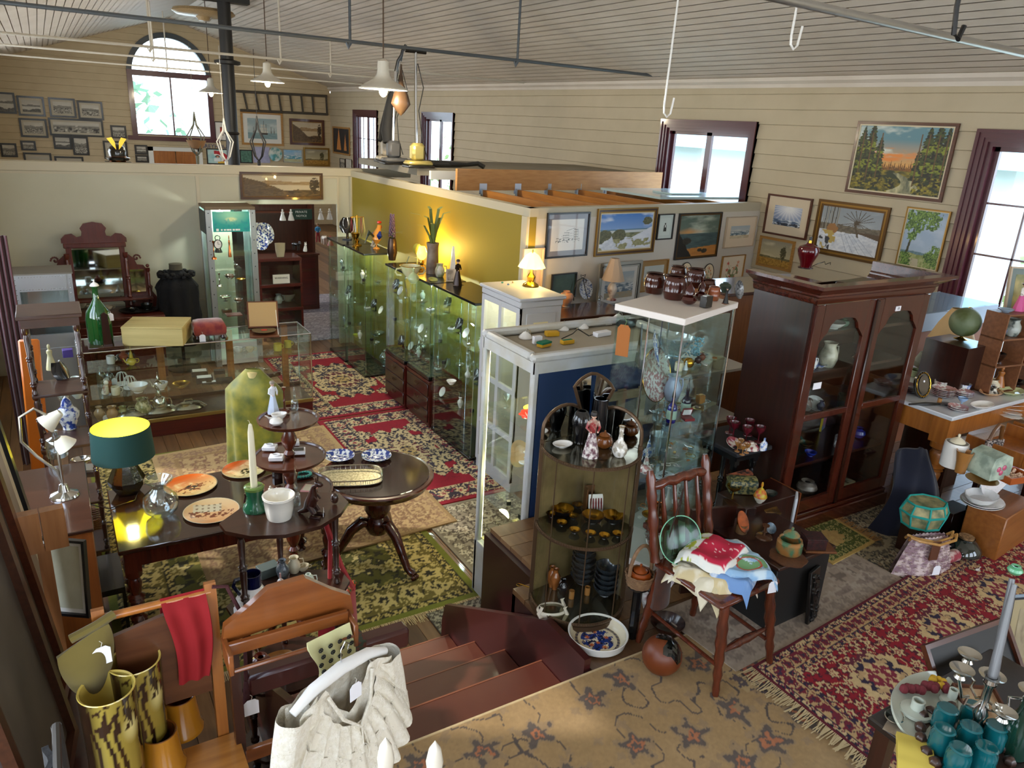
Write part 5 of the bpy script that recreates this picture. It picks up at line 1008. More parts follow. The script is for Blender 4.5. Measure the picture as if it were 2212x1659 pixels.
# ================================================================ kinds of small things
def ring(mm,a=.0):return mm
def cer(col,rough=.2,coat=.5,**k):return Q('glaze_'+col+str(k.get('noise',''))[:30],col,rough,coat=coat,**k)
bw_=Q('blue_white_glaze','#dfe5ea',.15,coat=.6,noise=('#2a418c',34,.035));bwf=Q('blue_flower_glaze','#e6e9ec',.15,coat=.6,noise=('#6a86c0',48,.03))
flw=Q('flowered_china','#ebe8e2',.15,coat=.6,noise=('#b98a86',42,.03));wh=cer('#ece9e3');crm=cer('#e0d6ba');blu=cer('#1c2f96');brn=cer('#3d150c');tanm=cer('#a5713a');grn=cer('#9fc0a4');dgr=cer('#2c3430');blk=cer('#0f0f12')
silv=Q('silver_plate','#c8c6bf',.16,1.);gold_=Q('gold_metal','#c79a35',.2,1.);copper=Q('copper','#b56a3c',.22,1.);pew=Q('pewter','#4a4d4c',.3,.9)
clr=Gs('clear_glass','#f8fbfb',.35,.01);grg=Gs('green_glass','#2f8a3c',.3);teal=Gs('teal_glass','#3f9aa0',.3);redg=Q('red_glass','#d8281a',.08,coat=.8,spec=.8,emit='#d8281a',es=0);cut=Gs('cut_glass','#eef2f4',.6,.06)
def op(o,t=.004):return o+[(max(r-t,0),z+(t if i==0 else 0))for i,(r,z)in reversed(list(enumerate(o)))]
SH={
'bowl':[(0,0),(.45,0),(.42,.08),(.7,.35),(.92,.75),(1,1)],'cup':[(0,0),(.5,0),(.55,.1),(.85,.4),(.95,.75),(1,1)],'mug':[(0,0),(.92,0),(.97,.05),(1,.5),(.97,1)],'pot':[(0,0),(.8,0),(.85,.1),(.95,.5),(1,.88),(1.06,.92),(1.04,1)],
'vase':[(0,0),(.5,0),(.45,.05),(.75,.25),(1,.5),(.95,.65),(.55,.8),(.4,.88),(.45,.95),(.6,1)],'urn':[(0,0),(.55,0),(.5,.06),(.62,.2),(.95,.5),(1,.68),(.8,.84),(.45,.9),(.48,1)],'bud':[(0,0),(.6,0),(.9,.12),(1,.25),(.8,.4),(.35,.55),(.26,.75),(.3,.95),(.4,1)],
'bottle':[(0,0),(.95,0),(1,.05),(1,.55),(.85,.68),(.35,.78),(.3,.95),(.36,1)],'demi':[(0,0),(.9,0),(1,.1),(1,.45),(.9,.58),(.5,.7),(.26,.78),(.22,.95),(.28,1)],'barrel':[(0,0),(.8,0),(.86,.1),(.95,.3),(1,.33),(.97,.36),(1,.5),(.97,.62),(.99,.65),(.9,.85),(.82,.94),(.88,1)],
'goblet':[(0,0),(.8,0),(.75,.04),(.12,.08),(.09,.45),(.15,.5),(.7,.7),(1,1)],'tumbler':[(0,0),(.8,0),(.86,.1),(1,1)],'flare':[(0,0),(.6,0),(.62,.1),(.72,.5),(1,1)],'jug':[(0,0),(.7,0),(.8,.08),(1,.35),(.9,.6),(.62,.8),(.6,.9),(.75,1)],
'tea':[(0,0),(.5,0),(.55,.05),(.95,.35),(1,.55),(.75,.85),(.4,.95)],'ginger':[(0,0),(.6,0),(.55,.08),(.75,.3),(1,.6),(1,.75),(.75,.92),(.5,1)],'sphere':[(0,0),(.4,0),(.8,.18),(1,.48),(.85,.75),(.45,.85),(.35,.9),(.62,1)],'comport':[(0,0),(.45,0),(.4,.05),(.12,.12),(.12,.5),(.5,.62),(.95,.85),(1,1)],
'bell':[(0,0),(.0,.0),(1,0),(.85,.12),(.66,.4),(.5,.55),(.3,.62),(.12,.66),(.16,.75),(.12,.9),(.14,.96),(0,1)],'candle':[(0,0),(1,0),(.9,.1),(.2,.16),(.18,.4),(.3,.45),(.18,.5),(.16,.85),(.4,.92),(.42,1),(0,1)],
'fig':[(0,0),(1,0),(.95,.1),(.75,.3),(.5,.5),(.42,.6),(.55,.68),(.5,.76),(.2,.8),(.18,.82),(.28,.87),(.28,.94),(.16,1),(0,1.01)],'egg':[(0,0),(.7,.08),(1,.4),(.9,.7),(.5,.95),(0,1)]}
def Ve(name,label,cat,p,shape,r,h,mt,seg=20,sx=1,sy=1,rz=0,handle=0,spout=0,lid=0,lidm=None,rim=None,tagk=0,group=None,wave=None,solid=False,t=.004,rot=None,foot=None,bail=0,band=None,ha=0.):
 pr=[(a*r,b*h)for a,b in(SH[shape]if isinstance(shape,str)else shape)]
 if not solid and shape not in('bell','candle','fig','egg'):pr=op(pr,min(t,r*.12))
 m=M(mt);m.lathe(pr,seg,sx=sx,sy=sy,wave=wave);parts=handle or spout or lid or rim or tagk or foot or bail or band
 if not parts:return O(name,m,loc=p,rz=rz,rot=rot,label=label,cat=cat,group=group)
 e=E(name,label,cat,p,rz,group,rot=rot);O('body',m,e);rt_=max(a for a,b in(SH[shape]if isinstance(shape,str)else shape))*r
 for s in((1,)if handle==1 else(1,-1)if handle==2 else()):
  m=M(mt);rr=r*sx*.9*s;m.tr(rz=ha);m.tube([(rr,0,h*.25),(rr+s*r*.45,0,h*.3),(rr+s*r*.62,0,h*.52),(rr+s*r*.5,0,h*.78),(rr*.92,0,h*.82)],r*.09,6);O('handle',m,e)
 if spout:m=M(mt);m.tr(rz=ha);m.tube([(-r*.8*sx,0,h*.3),(-r*1.25*sx,0,h*.5),(-r*1.5*sx,0,h*.85),(-r*1.7*sx,0,h*.95)],[r*.25,r*.18,r*.12,r*.1],8);O('spout',m,e)
 if lid:
  m=M(lidm or mt);q=pr[len(SH[shape])-1][0]if isinstance(shape,str)else r*.6;q=max(q,r*.35);m.lathe([(0,h),(q*1.05,h),(q*1.05,h+.004),(q*.8,h+.03*lid),(q*.3,h+.05*lid),(q*.12,h+.055*lid),(q*.2,h+.07*lid),(q*.16,h+.085*lid),(0,h+.09*lid)],seg,sx=sx,sy=sy);O('lid',m,e)
 if rim:m=M(rim);q=pr[len(SH[shape])-1][0];m.tube([(q*sx*cos(a*PI/12),q*sy*sin(a*PI/12),h)for a in range(24)],r*.03,5,closed=True);O('rim',m,e)
 if band:m=M(band[0]);q=band[1];m.lathe([(r*band[3],h*q),(r*band[3]+.001,h*q),(r*band[4]+.001,h*band[2]),(r*band[4],h*band[2])],seg,sx=sx,sy=sy);O('band',m,e)
 if bail:m=M(bail);m.tube([(r*1.0*cos(a),0,h+r*1.3*sin(a))for a in[PI*i/14 for i in range(15)]],r*.06,6);O('handle',m,e)
 if foot:m=M(foot);m.lathe([(0,-.01),(r*.7,-.01),(r*.7,0),(0,0)],seg);O('stand',m,e)
 if tagk:Pt(e,(rt_*.9,-rt_*.5,h*.6),.3,tagk)
 return e
def vs(p,shape,r,h,mt,label,name=None,cat=None,**k):
 nm={'bowl':'bowl','cup':'teacup','mug':'mug','pot':'planter','vase':'vase','urn':'vase','bud':'bud_vase','bottle':'bottle','demi':'demijohn','barrel':'barrel_jar','goblet':'goblet','tumbler':'tumbler','flare':'vase','jug':'jug','tea':'teapot','ginger':'ginger_jar','sphere':'vase','comport':'comport','bell':'bell','candle':'candlestick','fig':'figurine','egg':'ornament'}[shape]
 if shape=='tea':k.setdefault('handle',1);k.setdefault('spout',1);k.setdefault('lid',1)
 if shape in('cup','mug','jug'):k.setdefault('handle',1)
 nm=name or nm;return Ve(nm,label,cat or nm.replace('_',' ').replace('barrel jar','jar').replace('ginger jar','jar').replace('bud vase','vase'),p,shape,r,h,mt,**k)
def Pa(p,r,mt,label,rim=None,sy=1,rz=0,rot=None,name='plate',cat='plate',paint=None,deep=.016,group=None,wave=None):
 pr=[(0,0),(.6,0),(.66,.3),(1,1),(.995,.85),(.67,.12),(.6,-.0)]
 if paint:
  e=E(name,label,cat,p,rz,group,rot=rot);m=M(mt);m.lathe([(0,0),(r*.6,0),(r,deep-.002),(r,deep-.004),(r*.6,-.004),(0,-.004)],40,sy=sy);O('body',m,e)
  rr,aa=np.meshgrid(np.linspace(0,.985,40),np.linspace(0,2*PI,96));X_,Y_=rr*r*np.cos(aa),rr*r*sy*np.sin(aa);Z_=np.where(rr<.6,.0006,.0006+(deep-.002)*(rr-.6)/.4)
  Ph('glazed_picture',np.stack([X_,Y_,Z_],-1),paint(rr*np.cos(aa)*.5+.5,rr*np.sin(aa)*.5+.5),Cm('glazed',.15,.6),e);return e
 m=M(mt);m.lathe([(a*r,b*deep)for a,b in pr[:6]]+[(0,.001)],32,sy=sy,wave=wave)
 if rim:e=E(name,label,cat,p,rz,group,rot=rot);O('body',m,e);m=M(rim);m.tube([(r*cos(a*PI/20),r*sy*sin(a*PI/20),deep)for a in range(40)],.0025,5,closed=True);O('rim',m,e);return e
 return O(name,m,loc=p,rz=rz,rot=rot,label=label,cat=cat,group=group)
def box(p,w,d,h,mt,label,name='box',cat='box',rz=0,lid=None,top=None,rot=None,b=.002,open_=False,group=None,content=None):
 m=M(mt);m.box(-w/2,-d/2,0,w/2,d/2,h,b)
 if not(lid or top or open_ or content):return O(name,m,loc=p,rz=rz,rot=rot,label=label,cat=cat,group=group)
 e=E(name,label,cat,p,rz,group,rot=rot);O('body',m,e)
 if lid:m=M(lid);m.box(-w/2-.002,-d/2-.002,h,w/2+.002,d/2+.002,h+.012,b);O('lid',m,e)
 if top:m=M(top);m.box(-w/2+.008,-d/2+.008,h,w/2-.008,d/2-.008,h+.0015);O('top_inlay',m,e)
 if open_:m=M(mt);m.tr(0,d/2,h,rx=.35);m.box(-w/2,0,0,w/2,.008,d*.95,b);m.use(open_);m.box(-w/2+.006,-.001,.006,w/2-.006,0,d*.95-.006);O('open_lid',m,e)
 if content:m=M(content);m.box(-w/2+.008,-d/2+.008,h,w/2-.008,d/2-.008,h+.001);m.tube([(w*.28*cos(a*.5),d*.25*sin(a*.5),h+.006)for a in range(13)],.004,5);O('jewellery',m,e)
 return e
def Pf(p,h,skirt,top_,label,hair='#1c1512',base=None,name='figurine',cat='figurine',rz=0,arms=True,hat=None,legs=None):
 e=E(name,label,cat,p,rz);m=M(skirt);r=h*.17
 if legs:
  m=M(legs)
  for s in(-1,1):m.tube([(s*r*.4,0,0),(s*r*.4,0,h*.25),(s*r*.2,0,h*.5)],[h*.04,h*.045,h*.06],8)
  O('legs',m,e)
 else:m.lathe([(0,0),(r,0),(r*.92,h*.1),(r*.6,h*.35),(r*.4,h*.52),(0,h*.52)],18,wave=(6,.06));O('skirt',m,e)
 m=M(top_);m.lathe([(0,h*.5),(r*.42,h*.5),(r*.48,h*.62),(r*.6,h*.74),(r*.25,h*.8),(0,h*.8)],14,sy=.7)
 if arms:
  for s in(-1,1):m.tube([(s*r*.52,0,h*.75),(s*r*.8,-r*.1,h*.62),(s*r*.45,-r*.55,h*.56)],[h*.035,h*.03,h*.022],7)
 O('torso',m,e);m=M(Q('fig_skin','#d9b09a',.5));m.ball(0,0,h*.88,h*.062,12,sz=1.15);m.tube([(0,0,h*.79),(0,0,h*.86)],h*.025,7);m.ball(0,-h*.06,h*.875,h*.01,6)
 if arms:
  for s in(-1,1):m.ball(s*r*.42,-r*.6,h*.555,h*.02,6)
 O('head',m,e);m=M(Q('hair_'+hair,hair,.5));m.lathe([(h*.066,h*.87),(h*.072,h*.91),(h*.055,h*.95),(0,h*.965)],12);m.ball(0,h*.03,h*.9,h*.055,10);O('hair',m,e)
 if base:m=M(base);m.box(-r*1.2,-r,-h*.05,r*1.2,r,0,.003);O('base',m,e)
 if hat:m=M(hat);m.lathe([(h*.12,h*.92),(h*.06,h*.93),(h*.055,h*.97),(0,h*.98)],14);O('hat',m,e)
 return e
def An(p,l,mt,label,rz=0,name='animal_figurine',cat='figurine',tall=1.,ears=True,base=None,sit=False):
 e=E(name,label,cat,p,rz);m=M(mt);h=l*.55*tall
 if sit:m.tube([(0,l*.12,l*.12),(0,.05*l,l*.35),(0,-.05*l,l*.62)],[l*.2,l*.17,l*.11],10);m.ball(0,-.1*l,l*.78,l*.13,10);m.ball(0,-.22*l,l*.75,l*.06,8)
 else:
  m.tube([(0,l*.45,h),(0,l*.2,h*1.02),(0,-l*.2,h*1.0),(0,-l*.42,h*1.12)],[l*.12,l*.18,l*.17,l*.1],10);m.ball(0,-l*.52,h*1.25,l*.12,10);m.ball(0,-l*.64,h*1.2,l*.065,8)
  for s in(-1,1):
   for y in(-.3,.3):m.tube([(s*l*.1,y*l,h),(s*l*.11,y*l,0)],[l*.07,l*.045],7)
  m.tube([(0,l*.45,h),(0,l*.6,h*.8)],[l*.03,l*.015],6)
 O('body',m,e);m=M(mt)
 if ears:
  for s in(-1,1):q=(l*.07*s,-l*.48 if not sit else-.06*l,(h*1.25 if not sit else l*.8)+l*.1);m.prism([(q[0]-l*.04,q[2]),(q[0]+l*.04,q[2]),(q[0],q[2]+l*.1)],q[1],q[1]+l*.03,'xz')
  O('ears',m,e)
 if base:m=M(base);m.box(-l*.3,-l*.65,-.008,l*.3,l*.6,0,.002);O('base',m,e)
 return e
def Bu(p,h,mt,label,neck=None,rz=0,name='necklace_stand',bead='#cfcfd2'):
 e=E(name,label,'necklace stand',p,rz);m=M(mt);m.box(-h*.2,-h*.14,0,h*.2,h*.14,h*.05,.003);m.tube([(0,.02,h*.04),(0,.02,h*.4)],h*.06,8);O('base',m,e)
 m=M(mt);m.sheet(10,10,lambda u,v:((u-.5)*h*.62*(.35+.75*sin(PI*min(1,v*.78+.12))),-.16*h+.26*h*v-.16*h*(1-(2*u-1)**2),h*(.32+.66*v)),.012);O('bust',m,e)
 if neck:
  m=M(neck);k=[(-.11,.95),(-.15,.8),(-.14,.68),(-.08,.56),(0,.5),(.08,.56),(.14,.68),(.15,.8),(.11,.95)];m.tube([(a*h,(-.16+.26*(b-.32)/.66)*h-.16*h*(1-(a/.2)**2)-.012,b*h)for a,b in k],h*.014,6);O('necklace',m,e)
 return e
def easel(p,w,h,mt,pic,label,rz=0,lean=-.2,name='standing_frame',cat='picture frame'):
 e=E(name,label,cat,p,rz);m=M(mt);m.tr(rx=lean)
 b=.015*h/.15
 for q in((-w/2,0,w/2,b),(-w/2,h-b,w/2,h),(-w/2,b,-w/2+b,h-b),(w/2-b,b,w/2,h-b)):m.box(q[0],-.006,q[1],q[2],.006,q[3],.001)
 O('frame',m,e);m=M(pic);m.tr(rx=lean);m.box(-w/2+b,-.001,b,w/2-b,.003,h-b);O('picture',m,e);return e
def Tl(p,h,basem,shadem,label,rs=.1,rb=.04,rz=0,glow=None,scal=0,shape=None,hs=.4,rtop=.5,name='table_lamp'):
 e=E(name,label,'lamp',p,rz);m=M(basem);H_=h*(1-hs*.8);m.lathe([(a*rb,b*H_)for a,b in(shape or[(0,0),(1,0),(1,.05),(.4,.1),(.9,.35),(1,.5),(.6,.68),(.25,.75),(.2,1),(0,1)])],20);O('base',m,e)
 m=M(shadem);s0=h*(1-hs);m.lathe([(rs*(1.03 if scal else 1),s0),(rs*.97,s0+h*hs*.08),(rs*(.72 if scal else .9),s0+h*hs*.5),(rs*rtop,h),(rs*rtop-.002,h),(rs*(.72 if scal else .9)-.002,s0+h*hs*.5),(rs*.97-.002,s0+h*hs*.08),(rs-.002,s0)],24,wave=(8,.04)if scal else None);O('lamp_shade',m,e);return e
# ================================================================ things on the lower floor and left side
DT=.762;RT=.737
def coach(s,top='#d9641c',low='#e8c08a'):
 def f(u,v):
  c=mixc(cc(low,u),cc(top,u),np.clip((v-.35)*1.9,0,1));n=fbm(u*9,v*5,s);c=mixc(c,cc('#f2dcae',u),np.clip((n-.5)*3,0,1)*(v<.75))
  k=(np.hypot((u-.52)*.9,(v-.42)*1.2)<.16)&(fbm(u*22,v*22,s+2)>.47);c=np.where(k[...,None],cc('#2f241f',u),c);k=(np.abs(v-.36)<.13)&(fbm(u*16,v*16,s+5)>.6)&(np.abs(u-.5)<.36);c=np.where(k[...,None],cc('#8a4a22',u),c)
  q=np.hypot(u-.5,v-.5);return np.where((q>.485)[...,None],cc('#3b2a1e',u),c)
 return f
def street(u,v):
 c=mixc(cc('#e8a468',u),cc('#e3c9a0',u),v);b=(v>.5)&(v<.8)&(np.abs(u-.42)<.25);c=np.where(b[...,None],mixc(cc('#d8cdb4',u),cc('#8d7a66',u),((np.sin(u*60)>.4)&(np.sin(v*50)>0)).astype(float)),c)
 k=(v>.28)&(v<.55)&(fbm(u*20,v*20,7)>.55)&(np.abs(u-.5)<.4);c=np.where(k[...,None],cc('#7a3d22',u),c);return np.where((np.hypot(u-.5,v-.5)>.485)[...,None],cc('#d8cdb4',u),c)
Pa(at(412,1050,DT),.17,crm,'cream rimmed plate painted with a coach under an orange sky, behind the glass vase',name='painted_plate',paint=coach(2),rz=.3);Pa(at(457,1106,DT),.17,crm,'plate painted with a busy street of buildings, nearest the corner whatnot',name='painted_plate',paint=street,rz=-.2);Pa(at(527,1016,DT),.15,crm,'yellow rimmed painted plate half behind the white candle',name='painted_plate',paint=coach(6,'#c9531a','#e9dca8'),rz=.6)
p=at(277,1062,DT);t=E('table_lamp','lit lamp with dark green drum shade on black faceted glass base','lamp',p);facet=Q('black_faceted_glass','#0c1112',.06,coat=.8,bump=1.,bs=45)
m=M(facet);m.lathe([(0,0),(.055,0),(.085,.05),(.088,.075),(.05,.16),(.04,.19),(0,.19)],10);O('base',m,t,sharp=10)
m=M(Q('green_shade','#1f4741',.85));m.lathe([(.145,.2),(.135,.36)],40);m.use(Q('shade_yellow_lining','#d8cf30',.7));m.lathe([(.133,.36),(.143,.2)],40);O('lamp_shade',m,t)
m=M(Q('warm_bulb','#fff0b0',.3,emit='#ffe680',es=25));m.ball(0,0,.26,.028,10,sz=1.2);O('bulb',m,t);m=M(blackm);m.tube([(.05,0,.01),(.02,-.12,.004),(-.1,-.16,.004),(-.2,-.05,.004),(-.23,.02,-.3)],.003,6);O('cord',m,t);Lm('green_lamp_light','POINT',(p.x,p.y,p.z+.27),9,(1,.92,.35),.03)
Ve('glass_vase','round clear glass vase with flared neck beside the green lamp','vase',at(350,1112,DT),[(0,0),(.5,0),(.9,.15),(1,.36),(.9,.55),(.5,.7),(.38,.76),(.5,.86),(.8,.97),(.82,1)],.092,.22,clr,28)
Pa(at(733,990,RT),.115,bw_,'blue and white bowl plate on the round table, nearer the dumb waiter',name='soup_plate',deep=.03);Pa(at(813,990,RT),.115,bw_,'blue and white bowl plate on the round table, by its outer edge',name='soup_plate',deep=.03)
t=E('gallery_tray','silver gallery tray with pierced rim on the round table','tray',at(757,1034,RT),rz=-.35);L_,Wd=.225,.135
rr_=[(math.copysign(abs(cos(a))**.55,cos(a))*L_,math.copysign(abs(sin(a))**.55,sin(a))*Wd)for a in[2*PI*i/48 for i in range(48)]]
m=M(Q('engraved_silver','#bdb79a',.3,.9,noise=('#8f8a6c',70,.08)));m.prism(rr_,.008,.012);O('tray_floor',m,t);m=M(silv);m.tube([(a,b,.045)for a,b in rr_],.005,6,closed=True);m.tube([(a,b,.01)for a,b in rr_],.004,6,closed=True)
for i in range(96):a,b=rr_[i//2];c,d=rr_[(i//2+1)%48];k=(i%2)*.5;m.tube([(a+(c-a)*k,b+(d-b)*k,.01),(a+(c-a)*k,b+(d-b)*k,.044)],.0016,4)
O('gallery_rim',m,t)
z3,z2,z1=DZ[2]+.004,DZ[1]+.004,DZ[0]+.004
Pf(at(591,892,z3),.20,cer('#c9d4e6'),cer('#e6e9f0'),'tall pale porcelain lady on the top tier of the dumb waiter',hair='#8f8272',rz=.4);vs(at(615,890,z3),'candle',.028,.15,chw,'turned wooden pepper mill on the top tier',name='pepper_mill',cat='pepper mill');vs(at(637,885,z3),'bottle',.022,.085,clr,'small crystal perfume bottle on the top tier',name='perfume_bottle',lid=1,lidm=clr)
e=vs(at(597,917,z3),[(0,0),(1,0),(.9,.4),(.5,.8),(0,.9)]if 0 else 'egg',.036,.04,wh,'white china nest under the swan ladle',name='china_nest',cat='ornament');Ve('swan_dish','white swan shaped dish at the front of the top tier','dish',at(603,906,z3),'bowl',.032,.035,wh,sx=1.4,spout=1)
jb=Q('jewel_box_white','#e8e8ea',.6);jk=Q('jewel_box_black','#121214',.6)
for i,(x,y,mt,lab,ct)in enumerate(((583,970,jb,'white jewellery box with bracelet at the back left of the middle tier',silv),(597,992,jb,'open white box with curled bracelet at the front of the middle tier',silv),(645,978,jb,'white box lined black with amber bracelet on the middle tier',copper),(632,960,jb,'white card box behind the stem of the middle tier',silv))):box(at(x,y,z2),.075,.06,.022,mt,lab,'jewellery_box',rz=-.5+.1*i,top=jk if i==2 else None,content=None if i==2 else jb)
t=E('bead_bracelet','turquoise bead bracelet on black card, bottom tier','bracelet',at(655,1028,z1));m=M(Q('turquoise','#3f9f8f',.3,coat=.4))
for i in range(18):a=i*PI/9;m.ball(.045*cos(a),.032*sin(a),.01,.0085,8)
O('beads',m,t);m=M(jk);m.box(-.05,-.04,0,.055,.045,.004);O('card',m,t)
box(at(668,1060,z1),.075,.09,.02,Q('pink_box','#c98a86',.6),'pink edged card box of small pins on the bottom tier',rz=-.6,top=crm);box(at(600,1045,z1),.05,.03,.14,blackm,'upright black box behind the candle',rz=.2);vs(at(622,1042,z1),'bottle',.022,.11,Q('ink_blue_glass','#1d3350',.1,coat=.8),'dark blue glass figure bottle beside the stem',name='glass_bottle')
zt=WZ[3]+.001;wP=lambda x,y,z=zt:at(x,y,z)
p=wP(552,1100);t=E('candle_holder','green glazed pottery candle holder with a tall cream candle','candle holder',p,rz=.2);m=M(cer('#1f5a3e'))
m.box(-.034,-.034,0,.034,.034,.02,.004);m.lathe([(.045,.0),(.045,.015),(.034,.03),(.028,.055),(.034,.075),(.034,.085),(.02,.08)],16);m.use(cer('#5f7a3a'));m.lathe([(.035,.085),(.037,.095),(.03,.1),(.013,.095)],16);O('holder',m,t);m=M(Q('candle_wax','#ece3c4',.45,sss=.1));m.lathe([(.0,.08),(.0125,.08),(.0125,.2),(.0105,.31),(.006,.34),(0,.345)],14);m.tube([(0,0,.34),(-.004,0,.355),(-.008,0,.357)],.001,4);O('candle',m,t)
vs(wP(604,1117),'pot',.054,.09,Q('flower_planter','#ece8dc',.15,coat=.6),'white china planter with small flower sprays on the whatnot',handle=0,rim=wh)
vs(wP(640,1090),'bottle',.022,.085,clr,'crystal scent bottle with round stopper beside the planter',name='scent_bottle',lid=2,lidm=clr)
t=E('kangaroo_carving','dark carved wooden kangaroo standing on the whatnot edge','carving',wP(672,1113),rz=.8);m=M(darkw);m.tube([(0,.05,.003),(0,.02,.02),(0,0,.05),(0,-.01,.09),(0,-.015,.12),(0,-.035,.132)],[.006,.012,.024,.017,.009,.006],10);m.ball(0,-.035,.133,.012,8,sy=1.5)
for s in(-1,1):m.tube([(s*.014,.0,.045),(s*.016,-.02,.02),(s*.016,-.005,.004),(s*.016,-.045,.004)],[.012,.01,.006,.006],7);m.tube([(s*.012,-.02,.085),(s*.01,-.035,.07)],.004,6);m.prism([(s*.006-.003,.14),(s*.006+.003,.14),(s*.008,.16)],-.03,-.026,'xz')
O('body',m,t);Pt(t,(.02,-.04,.03),.4,1.3)
vs(wP(585,1072),'fig',.02,.055,Q('owl_white','#d9d6cb',.4),'small white owl figure beside the candle',name='owl_figurine',cat='figurine');vs(wP(598,1070),'fig',.015,.042,Q('owl_white'),'smaller white owl figure next to its pair',name='owl_figurine',cat='figurine');vs(wP(532,1085),'fig',.014,.06,darkw,'dark carved wooden head behind the candle holder',name='carved_figure',cat='carving')
z=WZ[2]+.001;fA=lambda*a:wP(*a,z)
t=E('navy_flask','white cone-shaped jug with navy blue collar and handle','jug',fA(548,1300));m=M(wh);m.lathe([(0,0),(.085,0),(.088,.01),(.04,.09)],24);O('body',m,t);m=M(blu if 0 else cer('#0c1236'));m.lathe(op([(.038,.09),(.038,.1),(.042,.155)]),24);O('collar',m,t);m=M(cer('#0c1236'));m.tube([(-.04,0,.145),(-.075,0,.14),(-.085,0,.11),(-.06,0,.06)],.009,8);O('handle',m,t);Pt(t,(-.07,-.04,.06),.3,2.2)
vs(fA(607,1275),'bell',.032,.10,flw,'white china hand bell with flower spray on the second shelf',name='china_bell',solid=True);vs(fA(690,1310),'bell',.02,.065,wh,'tiny white china bell with blue crest, at the shelf edge',name='china_bell');vs(fA(650,1285),'urn',.036,.095,Q('pale_green_vase','#cfd9cc',.2,coat=.5),'pale green flowered vase on the second shelf');vs(fA(667,1272),'urn',.028,.085,Q('pale_green_vase'),'small pale jug vase behind the green flowered vase',handle=1)
vs(fA(612,1255),'vase',.032,.12,Q('slate_glaze','#5c6368',.3,coat=.4,noise=('#39404a',60,.1)),'streaky grey pottery vase behind the china bell');vs(fA(636,1235),'jug',.032,.085,cer('#d7cdb0'),'cream jug with red grape mark behind the grey vase',name='cream_jug',cat='jug');vs(fA(655,1232),'cup',.024,.03,cer('#c9bfa4'),'tiny cream creamer by the turned post',name='creamer',cat='jug',sx=1.3);box(fA(580,1240),.1,.07,.05,Q('slate_box','#56625f',.5),'grey green metal tin behind the navy collared jug',name='tin',cat='tin',rz=.2)
z=WZ[1]+.001;fB=lambda*a:wP(*a,z)
vs(fB(565,1445),'sphere',.05,.08,cer('#6a2414'),'red brown squat vase with a big paper label on the third shelf',tagk=2.2);vs(fB(633,1440),'bowl',.042,.045,wh,'small white bowl with black inside under the cravat',name='bowl');vs(fB(540,1425),'jug',.028,.07,flw,'white pierced jug beside the red brown vase',name='small_jug',cat='jug');Pa(fB(600,1425),.08,tanm,'brown oval dish at the back of the third shelf',sy=.6,name='dish',cat='dish')
z=WZ[0]+.001;fC=lambda*a:wP(*a,z);vs(fC(560,1545),'urn',.05,.15,Q('olive_dark','#26301f',.4),'dark green stoneware bottle on the lowest shelf',tagk=1.5);Pa(fC(590,1590),.1,wh,'white plate with black rim pattern on the lowest shelf',rim=blackm)
t=E('red_bag','red cloth shoulder bag with orange and green beads hung on the whatnot','bag',(1.02,3.22,.60),rz=.5);redc=Q('red_cloth','#a81820',.85,sheen=.3)
m=M(redc);m.sheet(12,8,lambda u,v:((u-.5)*(.30-.03*v),(-.05*(1-(2*u-1)**2)*(1-.6*v)),.26*v+.02*sin(PI*u)*(v<.1)),.0);m.sheet(12,8,lambda u,v:((u-.5)*(.30-.03*v),(.05*(1-(2*u-1)**2)*(1-.6*v)),.26*v));O('bag_body',m,t)
m=M(redc);m.tube([(-.12,-.02,.25),(-.08,-.03,.42),(-.06,-.02,.62),(-.1,0,.84)],.012,6);m.tube([(.1,-.02,.25),(.0,-.03,.45),(-.08,-.02,.7),(-.1,0,.84)],.014,6);O('strap',m,t);m=M(Q('orange_beads','#c4451c',.5,noise=('#2c4a22',80,.05)));m.tube([((u-.5)*.26,-.03*(1-(2*u-1)**2),.262+.012*sin(u*40))for u in[i/24 for i in range(25)]],.013,6);O('bead_trim',m,t)

t=E('dress_form','dress form wearing a loose yellow green silk jacket','dress form',(1.13,5.45,0),rz=-.5);silk=Q('yellow_green_silk','#8a8210',.6,noise=('#4f5a12',9,.16),sheen=.4,bump=.3,bs=12)
def gar(u,v):
 a=u*2*PI;f=1+(.08*sin(a*6+v*2)+.04*sin(a*11))*(1-v)**.7
 w=.215-.03*v if v<.8 else .19*(1-.74*((v-.8)/.2));q=1 if v<.8 else 1-.35*(v-.8)/.2;z=.38+1.0*min(v,.8)/.8*.86+((.16*((v-.8)/.2))if v>.8 else 0);return(w*f*cos(a)*1.1,w*f*sin(a)*.6*q,z)
m=M(silk);m.sheet(60,24,gar);O('jacket',m,t);m=M(Q('form_linen','#b9a86f',.8));m.lathe([(.05,1.34),(.045,1.38),(.0,1.39)],18);O('neck',m,t);m=M(blackm);m.tube([(0,0,.02),(0,0,.5)],.014)
for k in range(3):a=k*2.09;m.tube([(0,0,.12),(.2*cos(a),.2*sin(a),.02)],.012)
O('stand',m,t)
CT=.955;box(at(343,735,CT),.40,.30,.125,Wo('pale_box','#c7b577','#a8975c',.5,.1,0,5),'pale wooden case with glazed lid and string tag on the counter',rz=-.35,lid=Wo('pale_box'),top=Q('dusty_glass','#8d8f86',.2));
t=E('footstool','red velvet footstool with gold flowers and round feet on the counter','footstool',at(453,728,CT),rz=-.05);m=M(Q('red_velvet','#6f1219',.9,sheen=.5,noise=('#86301f',18,.08)));m.lathe([(0,.03),(.15,.03),(.165,.05),(.168,.09),(.15,.12),(.1,.133),(0,.138)],4,a0=PI/4,a1=PI/4+2*PI,sx=.95,sy=.72);O('cushion',m,t,sharp=80)
